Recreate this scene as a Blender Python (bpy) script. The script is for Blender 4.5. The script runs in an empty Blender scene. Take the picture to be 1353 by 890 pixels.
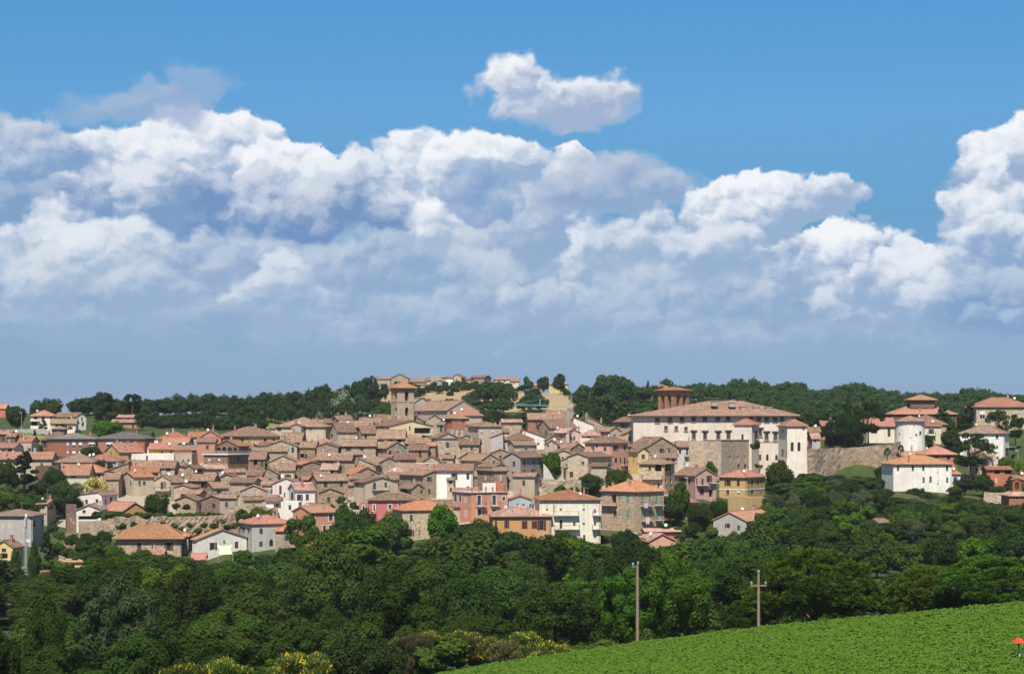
import bpy, math, random
import numpy as np
from mathutils import Vector, Matrix

rnd = random.Random(7)
SC = bpy.context.scene
COL = SC.collection

# ------------------------------------------------------------------ camera, light, sky
F, CX, HY = 2475.0, 676.5, 565.0          # focal length, centre column, horizon row of the photograph
PW, PH = 1353.0, 890.0
cam_d = bpy.data.cameras.new('camera')
cam = bpy.data.objects.new('camera', cam_d); COL.objects.link(cam)
cam.location = (0, 0, 0); cam.rotation_euler = (math.radians(90), 0, 0)
cam_d.sensor_width = 36.0; cam_d.lens = 36.0*F/PW
cam_d.shift_y = (HY-PH/2)/PW
cam_d.clip_start = 0.5; cam_d.clip_end = 20000
SC.camera = cam

SUN_AZ, SUN_EL = math.radians(180+8), math.radians(55)    # clockwise from +Y: behind the camera, to its left
sd = Vector((math.sin(SUN_AZ)*math.cos(SUN_EL), math.cos(SUN_AZ)*math.cos(SUN_EL), math.sin(SUN_EL)))
sun_d = bpy.data.lights.new('sun', 'SUN'); sun_d.energy = 5.0; sun_d.angle = math.radians(0.5)
sun_d.color = (1.0, 0.925, 0.82)
sun = bpy.data.objects.new('sun', sun_d); COL.objects.link(sun)
sun.rotation_euler = sd.to_track_quat('Z', 'Y').to_euler(); sun.location = (0, -50, 200)

SC.view_settings.view_transform = 'Standard'; SC.view_settings.look = 'None'
SC.view_settings.exposure = 0.40; SC.view_settings.gamma = 1.0
SC.cycles.use_denoising = True
SC.cycles.max_bounces = 4; SC.cycles.diffuse_bounces = 2; SC.cycles.volume_bounces = 0; SC.cycles.transparent_max_bounces = 8
SC.cycles.caustics_reflective = False; SC.cycles.caustics_refractive = False

def srgb(r, g, b):
    f = lambda c: (c/255/12.92) if c/255 <= 0.04045 else ((c/255+0.055)/1.055)**2.4
    return (f(r), f(g), f(b), 1)

# ---- world: Nishita sky plus cumulus laid out by compass direction and elevation
world = bpy.data.worlds.new('World'); SC.world = world; world.use_nodes = True
def build_world():
    nt = world.node_tree; N = nt.nodes; L = nt.links; N.clear()
    def node(t, **k):
        n = N.new(t)
        for a, b in k.items(): setattr(n, a, b)
        return n
    def setin(sock, v):
        if isinstance(v, bpy.types.NodeSocket): L.new(v, sock)
        else: sock.default_value = v
    def M(op, a, b=0.0, c=None, clamp=False):
        n = node('ShaderNodeMath', operation=op); n.use_clamp = clamp
        setin(n.inputs[0], a); setin(n.inputs[1], b)
        if c is not None: setin(n.inputs[2], c)
        return n.outputs[0]
    def VM(op, a, b=None, out=0):
        n = node('ShaderNodeVectorMath', operation=op)
        setin(n.inputs[0], a)
        if b is not None: setin(n.inputs[1], b)
        return n.outputs[out]
    def mixc(f, a, b):
        n = node('ShaderNodeMix', data_type='RGBA'); setin(n.inputs[0], f); setin(n.inputs[6], a); setin(n.inputs[7], b)
        return n.outputs[2]
    def smooth(x, lo, hi):
        n = node('ShaderNodeMapRange', interpolation_type='SMOOTHSTEP'); setin(n.inputs[0], x)
        n.inputs[1].default_value = lo; n.inputs[2].default_value = hi
        return n.outputs[0]
    sky = node('ShaderNodeTexSky', sky_type='NISHITA'); sky.sun_disc = False
    sky.sun_elevation = SUN_EL; sky.sun_rotation = SUN_AZ
    sky.altitude = 300; sky.air_density = 1.0; sky.dust_density = 0.6; sky.ozone_density = 2.2
    tc = node('ShaderNodeTexCoord')
    d = VM('NORMALIZE', tc.outputs['Generated'])
    sx = node('ShaderNodeSeparateXYZ'); L.new(d, sx.inputs[0])
    az = M('ARCTAN2', sx.outputs[0], sx.outputs[1])
    el = M('ARCSINE', sx.outputs[2])
    elp = M('MULTIPLY', el, F)
    # the bank of cloud goes on all round: the direction is folded every 33 degrees
    half = 712.0
    azp0 = M('MULTIPLY', az, F)
    azp = M('SUBTRACT', M('PINGPONG', M('ADD', azp0, half), 2*half), half)
    p = node('ShaderNodeCombineXYZ'); L.new(azp, p.inputs[0]); L.new(elp, p.inputs[1])
    pr = node('ShaderNodeCombineXYZ'); L.new(azp0, pr.inputs[0]); L.new(elp, pr.inputs[1])
    q = VM('MULTIPLY', pr.outputs[0], (0.01, 0.0125, 0.01))
    def noise(vec, scale, detail, rough, out='Fac', dist=0.0):
        n = node('ShaderNodeTexNoise'); n.noise_dimensions = '2D'
        L.new(vec, n.inputs['Vector']); n.inputs['Scale'].default_value = scale
        n.inputs['Detail'].default_value = detail; n.inputs['Roughness'].default_value = rough
        n.inputs['Distortion'].default_value = dist
        return n.outputs[out]
    w1 = VM('SUBTRACT', noise(q, 1.1, 3, 0.5, 'Color'), (0.5, 0.5, 0.5))
    w2 = VM('SUBTRACT', noise(q, 4.5, 7, 0.62, 'Color'), (0.5, 0.5, 0.5))
    qw = VM('ADD', q, VM('MULTIPLY', w2, (0.30, 0.30, 0)))
    def vor(vec, scale):
        n = node('ShaderNodeTexVoronoi'); n.voronoi_dimensions = '2D'; n.feature = 'F1'
        L.new(vec, n.inputs['Vector']); n.inputs['Scale'].default_value = scale
        return n.outputs['Distance']
    def relief(vec):
        a = M('MULTIPLY', M('POWER', vor(vec, 1.1), 2.0), -0.9)
        b = M('MULTIPLY', M('POWER', vor(vec, 3.0), 2.0), -0.36)
        c = M('MULTIPLY', noise(vec, 6.0, 5, 0.62), 0.34)
        return M('ADD', M('ADD', a, b), M('ADD', c, 0.22))
    r0 = relief(qw)
    r1 = relief(VM('ADD', qw, (-0.07, 0.12, 0)))
    emb = M('MULTIPLY', M('SUBTRACT', r0, r1), 1.25)
    big = M('SUBTRACT', noise(q, 0.9, 4, 0.55), 0.5)
    pw = VM('ADD', p.outputs[0], VM('MULTIPLY', w1, (90, 60, 0)))
    pw = VM('ADD', pw, VM('MULTIPLY', w2, (20, 18, 0)))
    # clear blue: Nishita graded by elevation
    skyc = node('ShaderNodeMix', data_type='RGBA', blend_type='MULTIPLY')
    skyc.inputs[0].default_value = 1.0
    L.new(sky.outputs[0], skyc.inputs[6])
    ramp = node('ShaderNodeValToRGB')
    e = ramp.color_ramp.elements
    e[0].position = SKY_TINT[0][0]; e[0].color = SKY_TINT[0][1]; e[1].position = SKY_TINT[-1][0]; e[1].color = SKY_TINT[-1][1]
    for pos, c in SKY_TINT[1:-1]:
        k = e.new(pos); k.color = c
    L.new(M('DIVIDE', elp, F*math.pi/2, clamp=True), ramp.inputs[0]); L.new(ramp.outputs[0], skyc.inputs[7])
    bgs = node('ShaderNodeBackground'); bgs.inputs[1].default_value = SKY_STR
    L.new(skyc.outputs[2], bgs.inputs[0])
    col = None; alpha = None
    for (x, y, rx, ry, top, bot, soft, op) in CLOUDS:
        v = VM('SUBTRACT', pw, (x-CX, HY-y, 0))
        v = VM('MULTIPLY', v, (1.0/rx, 1.0/ry, 0))
        ln = VM('LENGTH', v, out=1)
        ssx = node('ShaderNodeSeparateXYZ'); L.new(v, ssx.inputs[0])
        edge = M('SUBTRACT', 1.0, ln)
        a = M('MULTIPLY', smooth(M('ADD', edge, M('MULTIPLY', r0, 0.45)), -0.08, soft*0.68-0.08), op)
        t = M('ADD', M('MULTIPLY', ssx.outputs[1], 0.62), M('ADD', M('MULTIPLY', ssx.outputs[0], -0.10), M('ADD', 0.36, emb)))
        t = M('ADD', t, M('MULTIPLY', big, 0.95))
        t = smooth(t, 0.0, 1.0)
        c = mixc(t, srgb(*bot), srgb(*top))
        if col is None: col, alpha = c, a
        else:
            col = mixc(a, col, c)
            alpha = M('SUBTRACT', 1.0, M('MULTIPLY', M('SUBTRACT', 1.0, alpha), M('SUBTRACT', 1.0, a)))
    # distance haze thins the cloud bases near the horizon
    alpha = M('MULTIPLY', alpha, smooth(M('ADD', elp, M('MULTIPLY', big, 70)), 40, 112))
    col = mixc(M('MULTIPLY', smooth(elp, 220, 60), 0.5), col, srgb(147, 174, 206))
    bgc = node('ShaderNodeBackground'); L.new(col, bgc.inputs[0]); bgc.inputs[1].default_value = 0.76
    mx = node('ShaderNodeMixShader'); L.new(alpha, mx.inputs[0]); L.new(bgs.outputs[0], mx.inputs[1]); L.new(bgc.outputs[0], mx.inputs[2])
    out = node('ShaderNodeOutputWorld'); L.new(mx.outputs[0], out.inputs[0])

SKY_STR = 0.0645
SKY_TINT = [(0.0026, (0.497, 0.766, 1.39, 1)), (0.0115, (0.448, 0.655, 1.187, 1)), (0.0245, (0.506, 0.666, 1.056, 1)), (0.0681, (0.405, 0.722, 0.99, 1)), (0.1067, (0.531, 0.993, 1.251, 1)), (0.1427, (0.489, 1.046, 1.389, 1)), (0.35, (0.46, 0.86, 1.08, 1)), (1.0, (0.5, 0.8, 0.95, 1))]
WHT, GRY, LAV, BLU, MID = (243, 246, 250), (150, 176, 208), (178, 188, 208), (128, 160, 202), (180, 198, 219)
# centre, radii, sunlit and shaded tone, edge softness, opacity; far clouds first
CLOUDS = [
 (100, 385, 300, 85, MID, (146, 174, 206), 0.9, 0.95), (420, 385, 300, 90, MID, (144, 172, 206), 0.9, 0.95), (720, 380, 300, 100, MID, (146, 174, 206), 0.9, 0.95), (1000, 395, 260, 85, MID, (146, 173, 206), 0.9, 0.95), (1250, 410, 200, 60, MID, (142, 170, 205), 0.9, 0.95),
 (50, 432, 130, 34, (184, 202, 222), (146, 173, 205), 0.7, 0.85), (240, 428, 130, 36, (180, 199, 220), (142, 170, 204), 0.7, 0.85), (450, 442, 140, 32, (182, 200, 221), (146, 173, 205), 0.7, 0.85), (660, 440, 150, 36, (184, 202, 222), (146, 173, 205), 0.7, 0.85), (870, 446, 140, 30, (180, 199, 220), (146, 173, 205), 0.7, 0.85), (1060, 440, 140, 32, (182, 200, 221), (144, 171, 204), 0.7, 0.85), (1260, 444, 130, 28, (178, 197, 220), (140, 168, 204), 0.7, 0.85),
 (552, 240, 60, 60, WHT, GRY, 0.25, 1.0), (640, 228, 90, 44, WHT, GRY, 0.25, 1.0), (745, 218, 36, 30, WHT, MID, 0.25, 1.0), (575, 305, 85, 60, WHT, (165, 188, 214), 0.5, 1.0), (690, 300, 90, 60, (206, 216, 230), (146, 172, 206), 0.6, 0.95),
 (285, 215, 95, 60, WHT, GRY, 0.22, 1.0), (180, 235, 95, 55, (238, 242, 247), GRY, 0.28, 1.0), (380, 240, 70, 45, WHT, GRY, 0.25, 1.0), (455, 262, 80, 48, (234, 239, 246), GRY, 0.28, 1.0),
 (45, 225, 85, 62, (208, 216, 229), BLU, 0.45, 0.95), (370, 278, 175, 46, (206, 215, 229), (114, 148, 194), 0.4, 1.0), (185, 262, 95, 42, (224, 230, 239), (124, 156, 198), 0.4, 1.0), (60, 285, 110, 34, (168, 188, 214), (124, 156, 198), 0.6, 0.85),
 (632, 258, 55, 40, (166, 188, 216), (126, 158, 202), 0.4, 0.85), (820, 250, 125, 40, (192, 203, 221), (142, 168, 204), 0.7, 0.95),
 (110, 335, 110, 55, (232, 237, 244), (164, 187, 212), 0.45, 0.95), (30, 375, 90, 50, (214, 223, 234), (152, 178, 208), 0.5, 0.9), (200, 390, 80, 40, (204, 216, 230), (150, 177, 208), 0.55, 0.85), (290, 340, 80, 36, (196, 209, 226), (140, 168, 204), 0.6, 0.85),
 (385, 395, 80, 52, (218, 227, 238), (152, 179, 210), 0.4, 0.92), (500, 360, 90, 40, (192, 206, 224), (142, 170, 205), 0.6, 0.85), (560, 415, 80, 36, (190, 205, 224), (146, 174, 207), 0.6, 0.8), (640, 370, 70, 44, (200, 212, 228), (146, 174, 207), 0.6, 0.85),
 (765, 355, 42, 60, (228, 234, 243), (152, 179, 209), 0.4, 0.95), (730, 405, 60, 38, (212, 222, 235), (150, 177, 208), 0.5, 0.88), (850, 320, 80, 42, (224, 231, 240), (154, 179, 208), 0.45, 0.92), (880, 385, 90, 40, (196, 209, 226), (146, 174, 207), 0.6, 0.85), (830, 420, 90, 30, (190, 205, 224), (148, 175, 207), 0.7, 0.8),
 (1000, 280, 85, 46, WHT, GRY, 0.22, 1.0), (1090, 268, 48, 34, WHT, GRY, 0.22, 1.0), (960, 340, 75, 40, (222, 230, 240), (150, 177, 208), 0.45, 0.95), (1040, 390, 100, 40, (190, 205, 224), (140, 168, 204), 0.6, 0.9), (1095, 345, 75, 52, WHT, (150, 176, 208), 0.25, 1.0), (1130, 410, 70, 36, (222, 230, 240), (148, 175, 207), 0.45, 0.92), (1190, 375, 70, 48, (234, 239, 246), (150, 176, 208), 0.3, 0.98), (1245, 400, 60, 40, (222, 230, 240), (144, 172, 206), 0.4, 0.95),
 (1335, 240, 80, 60, WHT, GRY, 0.22, 1.0), (1295, 290, 62, 56, (240, 243, 248), (150, 176, 208), 0.25, 1.0), (1330, 345, 95, 52, (226, 233, 242), (140, 169, 206), 0.35, 1.0), (1330, 405, 110, 46, (186, 203, 224), (122, 156, 200), 0.5, 0.95),
 (690, 118, 62, 40, (242, 245, 249), (165, 183, 211), 0.5, 1.0), (760, 140, 86, 36, (234, 238, 245), (160, 179, 209), 0.6, 1.0),
 (195, 155, 105, 26, (172, 187, 213), (140, 166, 206), 0.8, 0.75), (268, 128, 42, 30, (160, 180, 212), (140, 168, 208), 0.9, 0.5),
]
build_world()
world.cycles.sampling_method = 'MANUAL'; world.cycles.sample_map_resolution = 512

# ------------------------------------------------------------------ helpers
def P(x, y, Y): return Vector(((x-CX)/F*Y, Y, (HY-y)/F*Y))

def link(o, parent=None):
    COL.objects.link(o)
    if parent is not None: o.parent = parent
    return o
def empty(name, loc, rz=0.0, label=None, cat=None, group=None):
    o = bpy.data.objects.new(name, None); o.empty_display_size = 0.5
    o.location = loc; o.rotation_euler = (0, 0, rz); link(o)
    return tag(o, label, cat, group)
def tag(o, label=None, cat=None, group=None, kind=None):
    if label: o['label'] = label
    if cat: o['category'] = cat
    if group: o['group'] = group
    if kind: o['kind'] = kind
    return o

class MB:
    """collects polygons; build() makes ONE mesh object"""
    def __init__(s): s.v = []; s.f = []; s.m = []; s.uv = []
    def face(s, pts, mi=0, uv=None):
        b = len(s.v); s.v += [tuple(p) for p in pts]; s.f.append(list(range(b, b+len(pts)))); s.m.append(mi)
        s.uv.append(uv if uv else [(0, 0)]*len(pts))
    def box(s, x0, x1, y0, y1, z0, z1, mi=0):
        A = [(x0,y0,z0),(x1,y0,z0),(x1,y1,z0),(x0,y1,z0),(x0,y0,z1),(x1,y0,z1),(x1,y1,z1),(x0,y1,z1)]
        for q in ((0,3,2,1),(4,5,6,7),(0,1,5,4),(1,2,6,5),(2,3,7,6),(3,0,4,7)): s.face([A[i] for i in q], mi)
    def tube(s, p0, p1, r0, r1, n=8, mi=0, caps=True):
        p0 = Vector(p0); p1 = Vector(p1); d = (p1-p0).normalized()
        a = d.orthogonal().normalized(); b = d.cross(a)
        R0 = [p0+(a*math.cos(t)+b*math.sin(t))*r0 for t in [2*math.pi*i/n for i in range(n)]]
        R1 = [p1+(a*math.cos(t)+b*math.sin(t))*r1 for t in [2*math.pi*i/n for i in range(n)]]
        for i in range(n):
            j = (i+1) % n; s.face([R0[i], R0[j], R1[j], R1[i]], mi)
        if caps: s.face(R0[::-1], mi); s.face(R1, mi)
    def lathe(s, prof, n=20, mi=0, cx=0, cy=0):
        for k in range(len(prof)-1):
            (ra, za), (rb, zb) = prof[k], prof[k+1]
            for i in range(n):
                t0, t1 = 2*math.pi*i/n, 2*math.pi*(i+1)/n
                q = [(cx+ra*math.cos(t0), cy+ra*math.sin(t0), za), (cx+ra*math.cos(t1), cy+ra*math.sin(t1), za),
                     (cx+rb*math.cos(t1), cy+rb*math.sin(t1), zb), (cx+rb*math.cos(t0), cy+rb*math.sin(t0), zb)]
                if ra < 1e-6: q = [q[0], q[2], q[3]]
                elif rb < 1e-6: q = q[:3]
                u0, u1 = t0*max(ra, rb), t1*max(ra, rb)
                s.face(q, mi, [(u0, za), (u1, za), (u1, zb), (u0, zb)][:len(q)])
    def mesh(s, name, mats, smooth=False):
        me = bpy.data.meshes.new(name); me.from_pydata(s.v, [], s.f)
        for m in (mats if isinstance(mats, (list, tuple)) else [mats]): me.materials.append(m)
        me.polygons.foreach_set('material_index', s.m)
        ul = me.uv_layers.new(name='UVMap'); flat = [c for f in s.uv for uv in f for c in uv]
        ul.data.foreach_set('uv', flat)
        if smooth: me.polygons.foreach_set('use_smooth', [True]*len(s.f))
        me.update(); return me
    def build(s, name, mats, parent=None, smooth=False):
        return link(bpy.data.objects.new(name, s.mesh(name, mats, smooth)), parent)

# ------------------------------------------------------------------ materials
class NT:
    def __init__(s, name):
        s.mat = bpy.data.materials.new(name); s.mat.use_nodes = True
        s.t = s.mat.node_tree; s.N = s.t.nodes; s.L = s.t.links
        s.b = s.N['Principled BSDF']; s.b.inputs['Roughness'].default_value = 0.85
        s.b.inputs['Specular IOR Level'].default_value = 0.2
    def n(s, t, **k):
        x = s.N.new(t)
        for a, b in k.items(): setattr(x, a, b)
        return x
    def put(s, sock, v):
        if isinstance(v, bpy.types.NodeSocket): s.L.new(v, sock)
        else: sock.default_value = v
    def math(s, op, a, b=0.0, clamp=False):
        x = s.n('ShaderNodeMath', operation=op); x.use_clamp = clamp; s.put(x.inputs[0], a); s.put(x.inputs[1], b); return x.outputs[0]
    def mix(s, f, a, b, blend='MIX'):
        x = s.n('ShaderNodeMix', data_type='RGBA', blend_type=blend); s.put(x.inputs[0], f); s.put(x.inputs[6], a); s.put(x.inputs[7], b); return x.outputs[2]
    def noise(s, vec, scale, detail=3, rough=0.55, out='Fac'):
        x = s.n('ShaderNodeTexNoise'); s.put(x.inputs['Vector'], vec); x.inputs['Scale'].default_value = scale
        x.inputs['Detail'].default_value = detail; x.inputs['Roughness'].default_value = rough; return x.outputs[out]
    def rng(s, v, a, b, c=0.0, d=1.0):
        x = s.n('ShaderNodeMapRange'); s.put(x.inputs[0], v)
        for i, q in enumerate((a, b, c, d)): x.inputs[i+1].default_value = q
        return x.outputs[0]
    def objvec(s, seed=37.0):
        tc = s.n('ShaderNodeTexCoord'); oi = s.n('ShaderNodeObjectInfo')
        m = s.n('ShaderNodeVectorMath', operation='ADD'); s.L.new(tc.outputs['Object'], m.inputs[0])
        k = s.n('ShaderNodeVectorMath', operation='SCALE'); k.inputs[0].default_value = (seed, seed*1.7, seed*0.6); s.L.new(oi.outputs['Random'], k.inputs['Scale'])
        s.L.new(k.outputs[0], m.inputs[1]); return m.outputs[0], oi.outputs['Random']
    def bump(s, h, strength, dist):
        x = s.n('ShaderNodeBump'); x.inputs['Strength'].default_value = strength; x.inputs['Distance'].default_value = dist
        s.put(x.inputs['Height'], h); s.L.new(x.outputs[0], s.b.inputs['Normal'])
    def col(s, c): s.put(s.b.inputs['Base Color'], c)
def rgb(c, k=1.0): return (c[0]*k, c[1]*k, c[2]*k, 1)

_mc = {}
def plain(name, c, rough=0.7, metal=0.0):
    if name in _mc: return _mc[name]
    m = NT(name); v, r = m.objvec()
    f = m.noise(v, 2.0, 4)
    m.col(m.mix(m.rng(f, 0.3, 0.7), rgb(c, 0.82), rgb(c, 1.12))); m.b.inputs['Roughness'].default_value = rough; m.b.inputs['Metallic'].default_value = metal
    _mc[name] = m.mat; return m.mat

WALLC = dict(stone=(.315,.245,.172), stoned=(.235,.165,.115), stonel=(.42,.34,.255), tan=(.42,.325,.225), brick=(.28,.115,.075), white=(.74,.69,.62), cream=(.72,.645,.50),
  beige=(.445,.37,.275), khaki=(.38,.32,.23), grey=(.36,.32,.275), lgrey=(.46,.43,.385), ochre=(.60,.41,.12), yellow=(.68,.53,.25), orange=(.52,.30,.15), apricot=(.62,.33,.20),
  salmon=(.53,.22,.14), pink=(.59,.34,.27), rose=(.50,.20,.185), pinkr=(.47,.29,.255), coral=(.62,.28,.16), lblue=(.40,.48,.50), sage=(.46,.44,.32), brown=(.17,.10,.07), terra=(.42,.18,.105),
  ppink=(.68,.51,.42), ochreb=(.42,.28,.125), cream2=(.70,.60,.36), castle=(.70,.615,.51))
def wallmat(k):
    key = 'wall_'+k
    if key in _mc: return _mc[key]
    c = WALLC[k]; m = NT('wall '+k); v, r = m.objvec()
    big = m.noise(v, 0.16, 4, 0.6); mid = m.noise(v, 0.9, 5, 0.65); fine = m.noise(v, 4.0, 3, 0.7)
    if k in ('stone', 'stoned', 'stonel', 'tan', 'brick'):
        sv = m.n('ShaderNodeVectorMath', operation='MULTIPLY'); m.L.new(v, sv.inputs[0]); sv.inputs[1].default_value = (1, 1, 1.7)
        vo = m.n('ShaderNodeTexVoronoi'); m.L.new(sv.outputs[0], vo.inputs['Vector']); vo.inputs['Scale'].default_value = 2.1 if k != 'brick' else 3.5
        hs = m.n('ShaderNodeSeparateColor'); m.L.new(vo.outputs['Color'], hs.inputs[0])
        amp = 0.34 if k != 'brick' else 0.2
        a = m.mix(m.rng(hs.outputs[0], 0, 1), rgb(c, 1-amp), rgb((c[0]*1.04, c[1]*1.0, c[2]*0.95), 1+amp))
        # grey lime patches and darker damp stretches
        a = m.mix(m.math('MULTIPLY', m.rng(big, 0.5, 0.68), 0.55), a, rgb((c[0]*1.2, c[1]*1.26, c[2]*1.3)))
        a = m.mix(m.math('MULTIPLY', m.rng(mid, 0.52, 0.75), 0.5), a, rgb((c[0]*0.72, c[1]*0.66, c[2]*0.6)))
        hgt = m.math('ADD', m.math('MULTIPLY', m.math('SUBTRACT', 1.0, vo.outputs['Distance']), 0.7), m.math('MULTIPLY', fine, 0.5))
        m.bump(hgt, 0.7, 0.12)
    else:
        a = m.mix(m.rng(mid, 0.3, 0.7), rgb(c, 0.90), rgb(c, 1.07))
        st = m.n('ShaderNodeVectorMath', operation='MULTIPLY'); m.L.new(v, st.inputs[0]); st.inputs[1].default_value = (1.3, 1.3, 0.16)
        streak = m.noise(st.outputs[0], 1.0, 4, 0.65)
        g = (c[0]*0.62+0.03, c[1]*0.62+0.03, c[2]*0.62+0.03)
        a = m.mix(m.math('MULTIPLY', m.rng(streak, 0.48, 0.72), 0.62), a, rgb(g))
        a = m.mix(m.math('MULTIPLY', m.rng(big, 0.48, 0.64), 0.4), a, rgb((c[0]*.75, c[1]*.70, c[2]*.62)))
        m.bump(m.math('ADD', mid, m.math('MULTIPLY', fine, 0.5)), 0.35, 0.05)
    hv = m.n('ShaderNodeHueSaturation'); m.put(hv.inputs['Color'], a)
    m.put(hv.inputs['Value'], m.rng(r, 0, 1, 0.86, 1.12)); m.put(hv.inputs['Hue'], m.rng(r, 0, 1, 0.492, 0.508)); m.put(hv.inputs['Saturation'], m.rng(m.noise(v, 0.05, 1), 0.3, 0.7, 0.88, 1.1))
    m.col(hv.outputs[0]); m.b.inputs['Roughness'].default_value = 0.92
    _mc[key] = m.mat; return m.mat

ROOFC = dict(old=((.30,.168,.108), (.155,.086,.058), (.42,.27,.18)), new=((.44,.175,.075), (.33,.12,.055), (.50,.24,.12)), red=((.43,.185,.115), (.33,.125,.08), (.50,.255,.175)),
  palazzo=((.37,.205,.14), (.25,.13,.085), (.47,.305,.22)), pinkred=((.50,.28,.215), (.32,.145,.10), (.62,.44,.37)), grey=((.155,.14,.13), (.11,.10,.095), (.22,.205,.195)), brown=((.25,.165,.12), (.18,.115,.08), (.32,.235,.185)))
def roofmat(k):
    key = 'roof_'+k
    if key in _mc: return _mc[key]
    c0, c1, c2 = ROOFC[k]; m = NT('roof tiles '+k); tc = m.n('ShaderNodeTexCoord'); v, r = m.objvec()
    uv = tc.outputs['UV']
    sv = m.n('ShaderNodeVectorMath', operation='MULTIPLY'); m.L.new(uv, sv.inputs[0]); sv.inputs[1].default_value = (3.6, 2.2, 1)
    off = m.n('ShaderNodeVectorMath', operation='ADD'); m.L.new(sv.outputs[0], off.inputs[0])
    k2 = m.n('ShaderNodeVectorMath', operation='SCALE'); k2.inputs[0].default_value = (91, 57, 0); m.L.new(r, k2.inputs['Scale']); m.L.new(k2.outputs[0], off.inputs[1])
    vo = m.n('ShaderNodeTexVoronoi'); vo.voronoi_dimensions = '2D'; vo.inputs['Randomness'].default_value = 0.35; vo.inputs['Scale'].default_value = 1.0
    m.L.new(off.outputs[0], vo.inputs['Vector'])
    hs = m.n('ShaderNodeSeparateColor'); m.L.new(vo.outputs['Color'], hs.inputs[0])
    big = m.noise(v, 0.25, 4, 0.65); mid = m.noise(v, 1.2, 4, 0.6)
    a = m.mix(hs.outputs[0], rgb(c1), rgb(c0)); a = m.mix(m.rng(hs.outputs[1], 0.62, 1.0), a, rgb(c2))
    if k in ('old', 'brown', 'pinkred', 'palazzo'):
        a = m.mix(m.math('MULTIPLY', m.rng(big, 0.46, 0.62), 0.65), a, rgb((.20, .145, .10)))       # lichen
        a = m.mix(m.math('MULTIPLY', m.rng(mid, 0.54, 0.7), 0.45), a, rgb((.45, .26, .14)))
    else:
        a = m.mix(m.math('MULTIPLY', m.rng(big, 0.48, 0.66), 0.5), m.mix(m.math('MULTIPLY', m.rng(mid, 0.5, 0.7), 0.45), a, rgb(c1, 0.85)), rgb((.26, .15, .09)))
    hv = m.n('ShaderNodeHueSaturation'); m.put(hv.inputs['Color'], a); m.put(hv.inputs['Value'], m.rng(r, 0, 1, 0.70, 1.22)); m.put(hv.inputs['Hue'], m.rng(m.math('FRACT', m.math('MULTIPLY', r, 5.7)), 0, 1, 0.492, 0.514)); hv.inputs['Saturation'].default_value = 0.94
    m.col(hv.outputs[0])
    sx = m.n('ShaderNodeSeparateXYZ'); m.L.new(uv, sx.inputs[0])
    wave = m.math('ABSOLUTE', m.math('SINE', m.math('MULTIPLY', sx.outputs[0], math.pi/0.28)))
    m.bump(m.math('ADD', wave, m.math('MULTIPLY', mid, 0.6)), 0.8, 0.10)
    m.b.inputs['Roughness'].default_value = 0.9
    _mc[key] = m.mat; return m.mat

def leafmat(name, dark, light, trans=0.3, alt=None, altamt=0.0):
    if name in _mc: return _mc[name]
    m = NT(name); ge = m.n('ShaderNodeNewGeometry'); oi = m.n('ShaderNodeObjectInfo')
    a = m.mix(ge.outputs['Random Per Island'], rgb(dark), rgb(light))
    if alt:
        a = m.mix(m.rng(ge.outputs['Random Per Island'], 1-altamt-0.001, 1-altamt), a, rgb(alt))
    hv = m.n('ShaderNodeHueSaturation'); m.put(hv.inputs['Color'], a); m.put(hv.inputs['Value'], m.rng(oi.outputs['Random'], 0, 1, 0.66, 1.34)); m.put(hv.inputs['Hue'], m.rng(m.math('FRACT', m.math('MULTIPLY', oi.outputs['Random'], 7.31)), 0, 1, 0.486, 0.524))
    d = m.n('ShaderNodeBsdfDiffuse'); t = m.n('ShaderNodeBsdfTranslucent'); g = m.n('ShaderNodeMixShader')
    m.L.new(hv.outputs[0], d.inputs[0]); m.L.new(hv.outputs[0], t.inputs[0]); g.inputs[0].default_value = trans
    m.L.new(d.outputs[0], g.inputs[1]); m.L.new(t.outputs[0], g.inputs[2])
    m.L.new(g.outputs[0], m.N['Material Output'].inputs[0])
    _mc[name] = m.mat; return m.mat
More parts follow.
